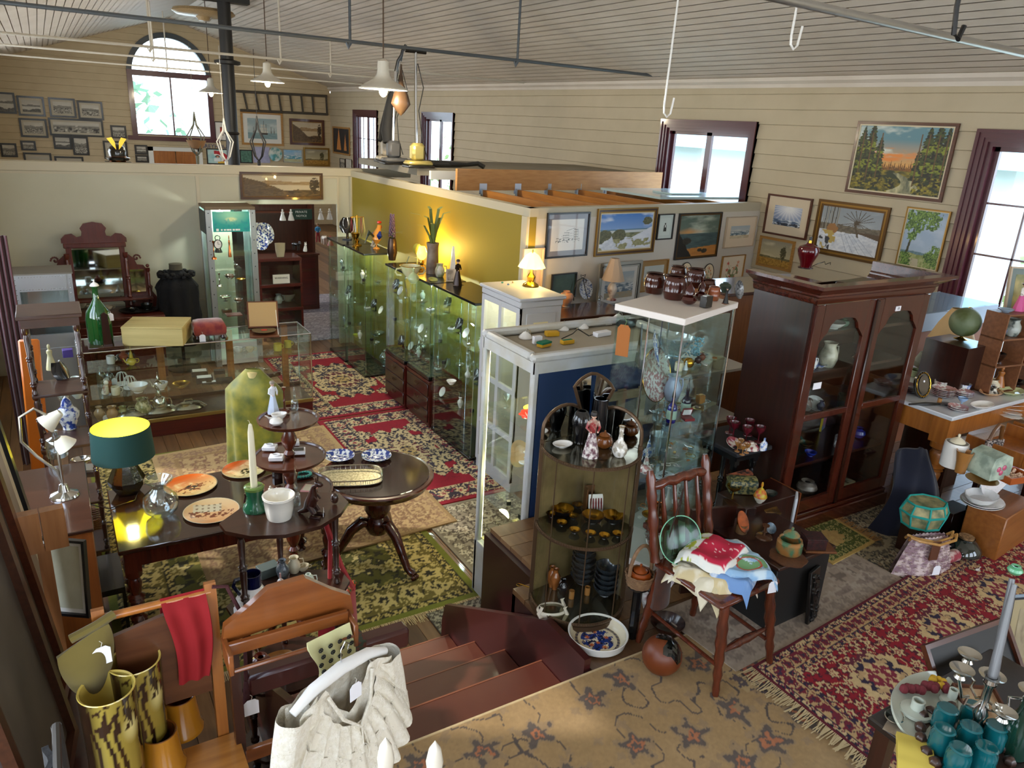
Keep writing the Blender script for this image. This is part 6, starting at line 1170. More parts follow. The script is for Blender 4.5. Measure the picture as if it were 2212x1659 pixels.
for x,y in((-.09,-.06),(.09,-.06),(-.09,.06),(.09,.06)):m=M(darkw);m.lathe([(0,0),(.015,0),(.024,.012),(.018,.03)],12,x,y);O('foot',m,t)
Pt(t,(-.06,-.1,.07),0,1.5)
t=E('record_player','portable wind-up gramophone with open lid and black record','gramophone',at(571,722,CT),rz=-.2);m=M(Wo('gramo','#6b3a1f','#4c2713',.4,.2,0,6));m.box(-.15,-.15,0,.15,.15,.02,.004);O('case',m,t)
m=M(blk);m.lathe([(.0,.045),(.125,.045),(.125,.048),(0,.048)],36);m.use(Q('record_label','#a5261c',.5));m.lathe([(.0,.0485),(.035,.0485),(0,.049)],20);O('record',m,t);m=M(Q('gramo'));m.tr(0,.15,.02,rx=-.55);m.box(-.16,-.05,0,.16,0,.30,.004);m.use(Q('tan_lining','#a98a5a',.7));m.box(-.145,-.053,.015,.145,-.05,.285);O('lid',m,t);m=M(cordm);m.tube([(.14,-.1,.02),(.13,.05,.25)],.003,5);O('stay_cord',m,t)
Ve('demijohn','large green glass demijohn with paper label on the counter','bottle',at(220,745,CT),'demi',.08,.42,Q('demijohn_green','#0c4a1c',.06,coat=.8,spec=.8),24,lid=.5,lidm=wh,tagk=1.5)
t=E('bottle_tilter','dark wooden bottle cradle beside the green demijohn','stand',at(233,750,CT));m=M(brownt);m.box(-.12,-.07,0,.1,.07,.02,.003);O('base',m,t);m=M(darkw);m.tr(0,-.02,.02,rx=0);m.prism([(-.025,0),(.03,0),(.02,.22),(.0,.235),(-.02,.22)],-.01,.01,'xz');O('upright',m,t)
s1,s2,s0=.728,.468,.202;_at=at
def at(x,y,z):
 q=_at(x,y,z)
 if z in(s1,s2,s0):q.x=min(max(q.x,.15),2.17);q.y=min(max(q.y,7.93 if z>s0 else 7.96),8.24)
 return q
K=[(300,850,s2,'bowl',.065,.055,wh,'white mixing bowl on the middle counter shelf'),(345,848,s2,'tea',.045,.10,silv,'silver teapot with tall finial behind the white bowl'),(253,860,s2,'mug',.028,.055,crm,'brown printed cream mug beside the spaniel'),(355,855,s2,'bowl',.045,.05,wh,'small white lidded bowl on the middle counter shelf'),(395,842,s2,'bowl',.06,.03,gold_,'low gilt bowl on the middle counter shelf'),
(268,780,s1,'vase',.03,.07,Q('pink_fig','#a5553a',.4),'red and cream figure group on the top counter shelf'),(240,785,s1,'mug',.026,.055,wh,'white printed mug on the top counter shelf'),(285,788,s1,'tea',.03,.05,cer('#c9b23c'),'small yellow teapot on the top counter shelf'),(515,762,s1,'cup',.035,.04,wh,'white cup on saucer on the top counter shelf'),(540,760,s1,'cup',.032,.035,crm,'cream cup beside the white cup on the top shelf'),
(600,757,s1,'mug',.045,.08,cer('#c4b44a'),'mustard yellow tin mug at the right of the counter'),(622,750,s1,'mug',.04,.075,cer('#c4b44a'),'second mustard yellow mug behind its pair'),(250,930,s0,'jug',.04,.09,cer('#b0845a'),'brown fluted jug on the counter floor'),(222,935,s0,'vase',.035,.10,cer('#a88a6a'),'striped beige vase on the counter floor'),(268,905,s0,'jug',.05,.12,Q('olive_jug','#8f8a55',.3,coat=.3),'embossed olive jug at the back of the counter floor'),(312,900,s0,'jug',.055,.12,Q('cream_jug_print','#c7bd90',.2,coat=.4,noise=('#7a7a4a',30,.05)),'cream jug with printed scroll on the counter floor'),(348,895,s0,'tea',.05,.13,silv,'silver coffee pot on the counter floor'),(215,805,s2,'bottle',.03,.14,clr,'clear square bottle at the left of the counter'),(232,808,s2,'bottle',.03,.12,clr,'second clear bottle at the left of the counter')]
for x,y,z,sh,r,h,mt,lab in K:vs(at(x,y,z),sh,r,h,mt,lab,tagk=1.2 if sh in('vase','bottle')else 0)
for x,y,lab in((293,918,'oval silver entree dish with domed lid, left of three in the counter'),(352,905,'oval silver entree dish with domed lid, middle of three in the counter'),(413,893,'oval silver entree dish with domed lid and tag, right of three in the counter')):
 e=E('entree_dish',lab,'dish',at(x,y,s0),group=None);m=M(silv);m.lathe([(0,0),(.09,0),(.115,.02),(.12,.022),(.11,.028),(.08,.05),(.03,.06),(0,.062)],28,sy=.62);O('dish',m,e);m=M(silv);m.tube([(-.03,0,.06),(-.02,0,.075),(.02,0,.075),(.03,0,.06)],.004,6);O('handle',m,e);Pt(e,(.01,-.04,.06),0,1.1)
An(at(232,860,s2),.12,Q('spaniel','#e3dccb',.3,coat=.4,noise=('#8d3c18',14,.05)),'white and brown china spaniel sitting in the counter',sit=True,rz=.4);An(at(240,850,s2+.001),.10,Q('spaniel_dark','#8a3d1c',.3,coat=.4),'brown china dog behind the spaniel',sit=True)
for x,y,lab in((282,838,'white wire birdcage ornament behind the white bowl'),(262,820,'second white wire birdcage ornament further back')):
 e=E('wire_birdcage',lab,'birdcage',at(x,y,s2));m=M(wh)
 for k in range(10):a=k*PI/5;m.tube([(.04*cos(a),.04*sin(a),0),(.04*cos(a),.04*sin(a),.05),(.025*cos(a),.025*sin(a),.08),(0,0,.09)],.0018,4)
 O('wires',m,e);m=M(wh);m.lathe([(0,0),(.045,0),(.045,.006),(0,.006)],16);O('base',m,e)
for i,(x,y,z,lab)in enumerate(((425,800,s2,'black box with white printed lid at the back of the middle counter shelf'),(470,800,s2,'black leather box beside the printed lid box'),(442,825,s2,'brown box with white lid and tag on the middle counter shelf'),(487,828,s2,'flat black case with carved edge on the middle counter shelf'),(460,850,s2,'black case with glazed card lid near the silk jacket'),(480,868,s2,'flat dark case with pale lid nearest the silk jacket'))):box(at(x,y,z),.11,.075,.04-.015*(i>2),jk,lab,'keepsake_box',rz=-.1,top=jb if i in(0,2,4,5)else None)
for i,(x,y)in enumerate(((545,800),(560,815),(575,800),(590,812))):Pa(at(x,y,s2),.06,silv,'silver tray in the jumble of silver at the right of the counter',sy=.6,rz=i*.6,rot=(0,.25*i-.3,i*.6),name='silver_tray',cat='tray',group='jumbled silver trays in the counter')
vs(at(270,770,s1),'bowl',.06,.03,blk,'black dish with white ring in the counter');Pa(at(262,775,s1),.06,blk,'black plate under the ringed dish in the counter');box(at(610,835,s2),.1,.03,.03,brn,'spiral notebook beside the ticket pads in the counter','notebook','notebook',rz=.3)
at=_at
DZt=.801;DD=[(175,665,'cup',.05,.05,crm,'cream gilt cup at the left of the dressing table'),(195,660,'bowl',.07,.05,crm,'cream tureen bowl at the left of the dressing table'),(218,655,'tea',.06,.11,crm,'cream and gilt teapot on the dressing table'),(236,668,'cup',.045,.045,crm,'cream gilt cup beside the cream teapot'),(290,660,'tea',.06,.10,pew,'dark pewter teapot on the round pewter tray'),(318,668,'bowl',.05,.05,pew,'pewter sugar bowl on the round pewter tray'),(287,672,'cup',.045,.04,pew,'pewter cream jug at the front of the round tray')]
for x,y,sh,r,h,mt,lab in DD:vs(at(x,y,DZt+.006),sh,r,h,mt,lab)
Pa(at(300,672,DZt),.16,pew,'round dark pewter tray on the dressing table',sy=.7,name='pewter_tray',cat='tray')
vs(at(168,635,.955),'comport',.07,.06,Q('red_gold_china','#b59a5a',.2,coat=.5),'gilt and red footed bowl on the mirror shelf');Ve('gilt_bowl','low gilt flowered bowl on the mirror shelf','bowl',at(214,630,.955),'bowl',.08,.05,Q('gilt_mosaic','#c9bb86',.25,coat=.4,noise=('#6f6a3a',40,.08)),rim=gold_);vs(at(265,652,.801),'candle',.03,.16,cer('#5f1a14'),'red brown turned candlestick with tag by the mirror')
t=E('mannequin','dressmaker mannequin in a black lace cape against the partition','mannequin',(1.22,10.0,0));vel=Q('black_lace_cape','#07070a',.95,bump=1.,bs=30)
m=M(vel);m.sheet(64,26,lambda u,v:((.27*(1-.2*v)if v<.7 else .25*max(.26,1-((v-.7)/.3)**1.5))*(1+.06*sin(u*2*PI*9)+.03*sin(u*50+v*20))*cos(u*2*PI),(.27*(1-.2*v)if v<.7 else .25*max(.26,1-((v-.7)/.3)**1.5))*(1+.06*sin(u*2*PI*9))*.75*sin(u*2*PI),.35+1.0*v));O('lace_cape',m,t)
m=M(vel)
for k in range(40):a=k*PI/20;m.ball(.19*cos(a),.15*sin(a),1.24+.02*sin(k*2.3),.035,6,sz=.7)
O('ruffle',m,t);m=M(Q('linen_neck','#4b4636',.8));m.lathe([(.08,1.3),(.075,1.36),(.078,1.37),(0,1.375)],18);O('neck',m,t);m=M(blackm);m.tube([(0,0,0),(0,0,.5)],.02);m.lathe([(.0,0),(.2,0),(.2,.02),(0,.03)],20);O('stand',m,t)
G_=[(463,560,1.508,'candle',.03,.22,copper,'tall twisted copper figure in the aluminium case'),(497,555,1.508,'fig',.02,.26,copper,'thin bronze figure on round base in the aluminium case'),(475,618,1.188,'candle',.03,.16,silv,'silver candlestick in the aluminium case'),(497,602,1.188,'bowl',.07,.05,silv,'pierced silver bowl in the aluminium case'),(520,605,1.188,'bowl',.06,.02,gold_,'gilt shallow dish in the aluminium case'),(487,650,.908,'comport',.075,.06,silv,'silver footed bowl low in the aluminium case'),(515,652,.908,'bowl',.06,.04,silv,'small silver basket low in the aluminium case')]
for x,y,z,sh,r,h,mt,lab in G_:vs(at(x,y,z),sh,r,h,mt,lab)
t=E('mantel_clock','green framed mantel clock at the top of the aluminium case','clock',at(472,545,1.508));m=M(dgr);m.lathe([(0,0),(.05,0),(.04,.03),(.03,.05)],12);m.tube([(.045*cos(a*PI/10),0,.1+.055*sin(a*PI/10))for a in range(20)],.008,6,closed=True);m.tube([(.03*cos(a*PI/8),0,.18+.03*sin(a*PI/8))for a in range(16)],.005,6,closed=True);O('case',m,t);m=M(wh);m.prism([(.043*cos(a*PI/10),.1+.05*sin(a*PI/10))for a in range(20)],-.006,0,'xz');m.use(blackm);m.box(-.002,-.009,.1,.002,-.006,.135);m.box(0,-.009,.098,.025,-.006,.102);O('dial',m,t)
box(at(490,675,.622),.12,.09,.04,Q('brown_leather','#4b2a1a',.5),'open brown jewellery case low in the aluminium case',content=silv);box(at(505,680,.622),.2,.16,.012,Q('red_velvet'),'flat red velvet tray low in the aluminium case','velvet_tray','tray');box(at(490,625,.908),.05,.03,.1,Q('red_stripe','#b04a3a',.6),'small red and white carton in the aluminium case')
m=M(Q('cream_horn','#b5aa90',.5));m.lathe(op([(0,0),(.05,0),(.07,.1),(.075,.2)]),20,sy=.5);O('cream_ornament',m,loc=at(606,555,1.235),label='cream curved pottery ornament on top of the stacking bookcase',cat='ornament')
An(at(640,540,1.235),.16,blk,'black china animal on top of the stacking bookcase',rz=.5);An(at(660,545,1.235),.16,wh,'white china animal on top of the stacking bookcase',sit=True);Pa(at(560,520,1.6),.13,bw_,'blue and white plate standing in the doorway stack',rot=(1.2,0,.4))
for i in range(4):Pa(at(557+i*5,505,1.62),.15,bw_ if i%2 else wh,'upright plate in the row leaning behind the bookcase',rot=(1.35,0,.5),group='upright plates in the doorway')
ON=[(611,476,1.645,wh,'white cockatoo ornament on the left of the dresser shelf'),(629,476,1.645,wh,'white cockatoo ornament beside the green sign'),(693,474,1.645,wh,'white terrier bookend on the dresser shelf'),(712,474,1.645,wh,'white terrier bookend at the end of the dresser shelf')]
for x,y,z,mt,lab in ON:vs(at(x,y,z),'fig',.05,.17,mt,lab,name='bird_ornament' if 'cock' in lab else 'dog_ornament',cat='ornament')
t=E('green_sign','small dark green sign with pale lettering on the dresser shelf','sign',at(651,474,1.645));m=M(Q('sign_green','#16382a',.5));m.box(-.17,-.01,0,.17,.01,.16);O('board',m,t);Tx('PRIVATE',.05,Q('sign_text'),t,(0,-.011,.115),(PI/2,0,0));Tx('NOTICE',.045,Q('sign_text'),t,(0,-.011,.055),(PI/2,0,0))
Pf(at(687,523,.985),.36,Q('red_short','#8c2a30',.5),Q('blue_jumper','#2f7fb5',.5),'standing boy figure in blue top and dark red trousers on the dresser',hair='#7a5a34',legs=Q('red_short'),name='boy_figurine');An(at(700,527,.985),.2,wh,'white dog figure beside the boy in blue');vs(at(618,522,.985),'fig',.05,.14,Q('pink_pig','#c99a92',.4),'pink pig figure on the dresser worktop',name='pig_ornament',cat='ornament');vs(at(635,524,.985),'fig',.05,.14,Q('pink_pig'),'second pink pig figure on the dresser worktop',name='pig_ornament',cat='ornament');vs(at(662,528,.985),'fig',.04,.16,gold_,'gold figure under a wire arch on the dresser');vs(at(714,530,.985),'fig',.06,.17,cer('#a81c22'),'red and black doll figure at the end of the dresser')
t=E('warning_sign','framed white warning notice inside the stacking bookcase','sign',at(608,612,.86));m=M(wh);m.box(-.12,-.008,0,.12,.008,.13);O('panel',m,t);Tx('WARNING',.04,blackm,t,(0,-.009,.08),(PI/2,0,0));vs(at(622,650,.5),'bowl',.12,.12,cer('#b5b09a'),'cream pottery tureen low in the stacking bookcase');vs(at(602,655,.5),'jug',.06,.14,cer('#aeb6ba'),'grey blue jug low in the stacking bookcase')
for i in range(5):vs(at(590+i*9,582,.86)if 0 else at(592+i*9,578,.99),'goblet',.03,.09,silv,'silver cup in the top glazed box of the bookcase',group='silver cups in the stacking bookcase')
t=E('display_table','glass display table heaped with silver behind the aluminium case','table',(2.0,11.55,0));m=M(Q('grey_cloth','#55534f',.8));m.box(0,0,0,.32,.8,.98);O('cabinet',m,t)
for i in range(8):vs(Vr((2.05+.06*(i%4),11.6+.25*(i//4),.982)),'bowl',.05,.05,silv,'small silver piece heaped on the doorway display table',group='silver pieces behind the aluminium case')
# ================================================================ aisle cabinets, white cabinet, chest, white case
TZ=1.632
def topP(x,y):q=at(x,y,TZ);q.x=min(q.x,3.5);return q
Bu(topP(750,517),.24,blk,'black necklace stand on the cabinet nearest the doorway',neck=silv,rz=-.5)
t=E('necklace_tree','brass necklace tree hung with chains behind the black bust','necklace stand',topP(772,530));m=M(brass);m.lathe([(0,0),(.045,0),(.04,.01),(.012,.02),(.02,.05),(.008,.07),(.007,.3)],16);m.tube([(-.07,0,.28),(.07,0,.28)],.004,6)
O('stand',m,t)
for i,(x,c_)in enumerate(((-.06,'#7a2020'),(-.03,'#b5b5b8'),(.04,'#7a2020'),(.065,'#b59a4a'))):m=M(Q('chain_'+c_,c_,.3,.6));m.tube([(x,0,.28),(x-.012,-.01,.15),(x,-.012,.09),(x+.012,-.01,.15),(x,0,.28)],.003,5);O('hanging_necklace',m,t)
vs(topP(768,532),'goblet',.045,.13,gold_,'brass goblet beside the necklace tree');t=E('carved_stand','slanting white display card with black necklaces','necklace stand',topP(812,533),rz=.2);m=M(wh);m.tr(ry=.45);m.box(-.03,-.004,0,.03,.004,.24,.002);m.use(blackm);m.box(-.006,-.007,.03,-.001,-.004,.21);m.box(.006,-.007,.03,.011,-.004,.21);O('card',m,t)
t=E('rooster_figurine','glazed rooster figure with red comb and blue wing','figurine',topP(850,536),rz=.3);m=M(cer('#c98a3a'));m.lathe([(0,0),(.035,0),(.03,.008),(.006,.02),(.006,.05)],14);m.tube([(0,0,.05),(0,0,.09),(.01,0,.14),(.03,0,.2),(.035,0,.23)],[.015,.045,.045,.022,.02],12);O('body',m,t)
m=M(cer('#1d2f7a'));m.tube([(-.0,-.03,.09),(.0,-.045,.13),(.02,-.03,.17)],[.008,.03,.01],8);m.tube([(0,.03,.09),(0,.045,.13),(.02,.03,.17)],[.008,.03,.01],8);O('wing',m,t);m=M(cer('#c22a16'));m.ball(.035,0,.255,.022,8,sx=1.2,sz=.7);m.ball(.05,0,.21,.013,8,sz=1.6);O('comb',m,t);m=M(cer('#1f2b24'));
for k in range(4):m.tube([(-.03,0,.12),(-.08,.01*(k-1.5),.15+.01*k),(-.11-.005*k,.012*(k-1.5),.12-.03*k+.03)],[.012,.009,.003],6)
O('tail',m,t)
def leafm(m,pts,w):
 for a,b in zip(pts,pts[1:]):
  a,b=Vr(a),Vr(b);s=Vr((0,0,1)).cross(b-a);s=s.normalized()*w if s.length>1e-5 else Vr((w,0,0));m.add([a-s,a+s,b+s*.8,b-s*.8],[(0,1,2,3)])
t=E('plant_vase','brown stoneware vase of strappy green leaves in front of the glowing lamp','vase with leaves',topP(940,590));m=M(Q('bark_vase','#6b5546',.4,coat=.3,noise=('#8f8275',14,.2)));m.lathe(op([(0,0),(.05,0),(.05,.02),(.045,.2),(.05,.24)]),18);O('vase',m,t)
gl_=Q('strap_leaf','#4f6130',.5,noise=('#76824a',12,.3));rr=random.Random(5)
for k in range(9):a=k*.7;q=rr.uniform(.07,.15);h=rr.uniform(.14,.28);m=M(gl_);leafm(m,[(0,0,.2),(q*.3*cos(a),q*.3*sin(a),.22+h*.5),(q*.7*cos(a),q*.7*sin(a),.23+h*.95),(q*1.2*cos(a),q*1.2*sin(a),.23+h*1.0)],.014);O('leaf',m,t)
t=E('flower_arrangement','dried purple flower spike arrangement in a metallic vase','flower arrangement',topP(893,560)-Vr((.12,0,0)));m=M(Q('metal_vase','#4a3a30',.3,.7));m.lathe(op([(0,0),(.04,0),(.06,.1),(.05,.22),(.04,.26)]),16);O('vase',m,t)
m=M(Q('purple_spike','#6a5670',.8,noise=('#4a3a58',60,.1)));
for k in range(70):a=k*2.4;z=.26+.25*k/70;q=.035*(1-.5*k/70);m.ball(q*cos(a),q*sin(a),z+.02,.012,5,sz=1.5)
O('flower_spike',m,t)
for k in range(7):a=k*.9;m=M(Q('grey_leaf','#5d6650',.7));leafm(m,[(0,0,.26),(.06*cos(a),.06*sin(a),.33),(.13*cos(a),.13*sin(a),.33)],.008);O('leaf',m,t)
t=E('banksia_head','yellow green banksia flower head leaning beside the leaves','dried flower',topP(918,575));m=M(Q('banksia','#8a8a2c',.8,bump=1.,bs=80));m.ball(0,0,.2,.05,14,sz=1.3);O('flower',m,t);m=M(Q('grey_leaf'));m.tube([(0,0,0),(0,0,.15)],.006);leafm(m,[(0,0,.1),(-.1,0,.12),(-.14,0,.02)],.012);leafm(m,[(0,0,.1),(.1,.02,.2),(.16,.0,.14)],.01);O('stem',m,t)
t=E('oil_lamp','glowing amber glass lamp lighting the ochre wall','lamp',topP(915,580));m=M(brass);m.lathe([(0,0),(.05,0),(.04,.02),(.02,.04),(.03,.07),(.02,.1)],18);O('base',m,t);m=M(Q('amber_glow','#ffd27a',.2,emit='#ffb52e',es=7));m.lathe([(.02,.1),(.05,.13),(.06,.17),(.045,.22),(.035,.25)],18);O('glass_globe',m,t);q=topP(915,580);Lm('amber_lamp','POINT',(q.x+.06,q.y+.05,q.z+.2),26,(1,.62,.12),.04)
Ve('glazed_pot','green and cream two-handled jardiniere on the glass cabinet','jardiniere',topP(886,600),'bowl',.085,.1,Q('green_cream','#b9c48a',.25,coat=.4,noise=('#e8dcc0',8,.2)),handle=2,rim=gold_);Ve('lidded_bowl','small pale green lidded bowl beside the jardiniere','bowl',topP(893,612),'bowl',.045,.035,cer('#aebf92'),lid=1);Pa(topP(935,606),.05,cer('#a8ad62'),'green yellow saucer leaning near the leaf vase',rot=(.3,0,0),name='saucer')
vs(topP(955,597),'jug',.055,.14,Q('cream_flower_jug','#d8d3bc',.2,coat=.5,noise=('#9aa06a',14,.08)),'cream flowered jug behind the small easel frame');easel(topP(973,608),.09,.13,Q('shell_frame','#c9b9a4',.4),Q('faded_picture','#8a7f70',.5,noise=('#c4b8a5',16,.1)),'ornate shell easel frame on the right cabinet',rz=-.3)
Pf(topP(988,615),.22,Q('bronze_fig','#2b1d18',.25,.5),Q('bronze_fig'),'dark bronze dancing figure on the right cabinet',base=darkw,arms=True,rz=.3,name='bronze_figure',cat='statuette')
t=E('silver_platter','cut crystal oval bowl hanging glitter behind the cabinets','platter',topP(893,590)+Vr((0,.12,.02)),rot=(1.3,0,.8));m=M(silv);m.lathe([(0,0),(.1,0),(.13,.02),(.135,.022),(.1,.004),(0,.004)],24,sy=1.3);O('body',m,t)
def fillcab(x0,y0,x1,y1,shelves,what,seed,n=4):
 rr=random.Random(seed)
 for si,z in enumerate(shelves):
  for j in range(n):
   y=y0+(y1-y0)*(j+.5)/n+rr.uniform(-.02,.02);x=x0+rr.uniform(.08,.26);k=(si*n+j+seed)%8;P_=Vr((x,y,z+.007));row=('lowest','second','third','top')[si]if len(shelves)>3 else('lower','middle','upper')[si];g='goods on the %s shelf of %s'%(row,what);lab=lambda s:'%s on the %s shelf of %s'%(s,row,what)
   if k==0:Bu(P_,.17,blk,lab('black necklace bust'),neck=silv,rz=-PI/2+.2,bead='')['group']=g
   elif k==1:box(P_,.07,.06,.02,jb,lab('white jewellery box'),'jewellery_box',group=g,content=silv,rz=rr.random())
   elif k==2:vs(P_,'goblet',.028,.1,clr,lab('stemmed wine glass'),group=g)
   elif k==3:vs(P_,'bowl',.05,.035,cut,lab('cut glass bowl'),group=g)
   elif k==4:box(P_,.035,.035,.035,jk,lab('black ring box'),'ring_box',group=g,rz=rr.random())
   elif k==5:vs(P_,'vase',.03,.11,wh if seed%2 else cut,lab('slim vase'),group=g)
   elif k==6:vs(P_,'candle',.025,.1,silv,lab('silver candlestick'),group=g)
   else:Pa(P_+Vr((0,0,.05)),.055,wh,lab('small white plate'),rot=(1.1,0,-PI/2),group=g)
fillcab(3.20,9.50,3.6,10.15,(.42,.82,1.22),'the cabinet by the doorway',2);fillcab(3.22,8.78,3.6,9.46,(.42,.82,1.22),'the cabinet under the rooster',3)
fillcab(3.24,7.55,3.6,8.1,(.60,.95,1.28),'the cabinet over the left drawers',5,4);fillcab(3.26,6.93,3.6,7.5,(.60,.95,1.28),'the cabinet over the right drawers',8,4);fillcab(3.28,5.98,3.66,6.88,(.4,.78,1.15),'the full-height cabinet',11,5)
A_=[(975,830,.78,'bowl',.05,.04,wh,'white cup and saucer group in the full-height cabinet'),(1010,815,.78,'bud',.03,.12,wh,'slim white bud vase in the full-height cabinet'),(915,760,.6,'tea',.045,.12,silv,'silver teapot in the cabinet over the drawers'),(905,762,.6,'tea',.04,.1,silv,'small silver coffee pot beside the silver teapot'),(1012,780,.786,'bottle',.04,.16,clr,'glass decanter in the full-height cabinet'),(830,790,.05,'vase',.07,.22,cut,'large cut glass vase at the cabinet floor below the rooster'),(815,725,.43,'bowl',.1,.05,cut,'cut glass cake dish in the cabinet below the rooster'),(770,728,.43,'bowl',.05,.04,cer('#b9c23a'),'yellow green lily bowl in the cabinet by the doorway')]
for x,y,z,sh,r,h,mt,lab in A_:vs(at(x,y,z),sh,r,h,mt,lab)
t=E('red_tassel_ornament','red tassel ornament with gilt base in the cabinet below the rooster','ornament',at(848,668,.83));m=M(Q('orange_red','#c4391c',.4));m.tube([(0,0,.02),(0,0,.2)],[.02,.006],8);m.use(gold_);m.lathe([(0,0),(.03,0),(.02,.04),(0,.05)],12);O('body',m,t)
Pa(at(853,795,.02)+Vr((0,0,.14)),.12,cer('#b5612a'),'orange round wooden tray leaning between two cabinets',rot=(1.3,0,-1.2),name='round_tray',cat='tray')
p=at(1146,617,1.845);t=E('touch_lamp','small brass touch lamp with glowing yellow petal shade','lamp',p);m=M(brass);m.lathe([(0,0),(.055,0),(.05,.01),(.02,.03),(.03,.06),(.012,.085),(.01,.12)],18);m.tube([(0,0,.12),(0,0,.235)],.004);O('base',m,t)
m=M(Q('lit_petal_glass','#fff2b8',.4,emit='#ffe26a',es=2.6));m.lathe([(.085,.12),(.07,.15),(.04,.2),(.018,.215)],32,wave=(10,.06));O('glass_shade',m,t);Lm('touch_lamp_light','POINT',(p.x,p.y-.12,p.z+.14),1.2,(1,.72,.3),.03);Lm('touch_lamp_glow','POINT',(p.x+.1,p.y+.15,p.z+.2),5,(1,.6,.22),.03)
for i,(x,y)in enumerate(((1085,612),(1098,616),(1108,611))):vs(at(x,y,1.845),'egg',.012,.015,cer(('#2f8a7a','#3f6fa5','#b59a6a')[i]),('turquoise','blue','tan')[i]+' glazed pebble ornament on the white cabinet')
m=M(wh);m.lathe([(.05,0),(.018,.3),(.012,.34),(0,.34)],4,a0=.5,a1=.5+2*PI);O('cone_lamp',m,loc=topP(1063,600)+Vr((0.1,.1,0)),label='tall thin white pyramid lamp behind the white cabinet',cat='lamp')
CZ=1.582;cP=lambda x,y:at(x,y,CZ)
vs(cP(1222,662),'urn',.05,.11,Q('peach_pottery','#c9906a',.4,noise=('#7a7f86',16,.1)),'peach and grey potbellied pottery vase on the brown chest');Pa(cP(1262,645)+Vr((0,0,.1)),.105,Q('delft_plate','#b9cbe0',.15,coat=.6),'large blue patterned plate on a scrolled iron stand',rot=(1.35,0,.25),name='display_plate',paint=lambda u,v:np.where((np.hypot(u-.5,v-.5)>.27)[...,None],mixc(cc('#cfdbe6',u),cc('#3a5a9a',u),np.clip((fbm(u*24,v*24,4)-.42)*5,0,1)),mixc(cc('#d8e2ea',u),cc('#2a478c',u),np.clip((fbm(u*20,v*20,9)-.5)*6,0,1))))
t=E('plate_stand','scrolled iron plate stand behind the blue plate','plate stand',cP(1255,648));m=M(iron);m.tube([(-.09,0,0),(-.1,0,.1),(-.07,0,.2),(0,0,.23),(.05,0,.2),(.04,0,.17)],.005,6);m.tube([(.09,0,0),(.05,.02,.12),(0,0,.23)],.005,6);m.tube([(-.02,0,.23),(-.03,0,.26),(0,0,.25),(.03,0,.26),(.02,0,.23)],.004,6);O('scrolls',m,t)
Tl(cP(1320,648),.33,Q('cherry_lamp_base','#d8cdbf',.3,coat=.4,noise=('#6b241c',12,.1)),Q('beige_lamp_shade','#bda58c',.8),'lamp with beige scalloped shade and red and white ceramic base',rs=.085,rb=.04,scal=1,hs=.52,rtop=.38)
Ve('glass_lampshade','white glass lamp shade with painted flowers beside the yellow lamp','lamp shade',cP(1186,630),[(1,0),(.9,.35),(.55,.8),(.25,1)],.07,.11,Q('opal_glass','#d8d0c0',.25,coat=.4),solid=True);m=M(Q('cream_cable','#d8c79a',.6));
for k in range(3):m.tube([(.05*cos(a*.5)+.006*k,.03*sin(a*.5+k*.3),.006+.012*abs(sin(a*.35+k)))for a in range(14)],.003,5)
O('coiled_cable',m,loc=cP(1197,660),label='coil of cream cable beside the peach vase',cat='cable')
t=E('flourish_scroll','curled wire scroll ornament at the foot of the beige lamp','ornament',cP(1295,650));m=M(silv);m.tube([(.03*cos(a*.6)*(1-a/16),0,.03+.03*sin(a*.6)*(1-a/16))for a in range(14)],.003,5);O('wire',m,t)
WZt=1.908;wp_=lambda x,y:at(x,y,WZt)
for i,(x,y,lab)in enumerate(((1135,730,'white down-light fitting at the left of the case top'),(1215,712,'white down-light fitting in the middle of the case top'),(1258,708,'larger white down-light fitting right of the middle'),(1335,690,'small white light bracket by the far corner of the case top'))):
 t=E('downlight',lab,'light fitting',wp_(x,y));m=M(wh);m.lathe([(0,0),(.045,0),(.045,.008),(.035,.02),(.015,.04),(0,.045)],18);O('body',m,t);m=M(chrome);m.tube([(0,0,.045),(.01,0,.06),(.04,.01,.04),(.05,.01,.002)],.003,5);O('wire',m,t)
box(wp_(1160,742),.06,.03,.05,jb,'small white plug transformer block on the case top','transformer','transformer');box(wp_(1300,725),.13,.05,.03,jb,'white power supply box on the case top','transformer','transformer',rz=.15)
e=box(wp_(1175,748),.09,.05,.02,Q('sponge_yellow','#d0a022',.9),'scouring sponge with green pad, nearest the case corner','sponge','sponge',rz=.3,lid=Q('sponge_green','#0f6b4a',.9));box(wp_(1192,725),.09,.05,.03,Q('sponge_yellow'),'yellow sponge behind the green padded one','sponge','sponge',rz=-.2);box(wp_(1225,742),.09,.04,.025,Q('sponge_yellow'),'yellow and green sponge further along the rim','sponge','sponge',rz=.05,top=Q('sponge_green'))
m=M(blackm);m.tube([(-.1,0,.01),(0,.02,.03),(.06,.05,.05),(.12,.0,.01),(.2,.03,.008)],.004,6);O('black_cable',m,loc=wp_(1240,732),label='black cable looping between the light fittings',cat='cable');m=M(Q('black_pouch','#16181b',.6));m.tube([(-.13,0,.03),(-.1,0,.03),(.1,0,.03),(.13,0,.03)],[.015,.03,.03,.015],12);O('black_pouch',m,loc=wp_(1365,706),rz=-.05,label='long black zipped pouch at the far end of the case top',cat='pouch')
m=M(Q('white_cable','#cfccc2',.5));
for k in range(4):m.tube([(.08*cos(a*.6+k),.05*sin(a*.6+k*2),.01+.01*k)for a in range(9)],.0025,5)
O('white_cable_tangle',m,loc=wp_(1310,700),label='tangle of white wires beside the black pouch',cat='cable')
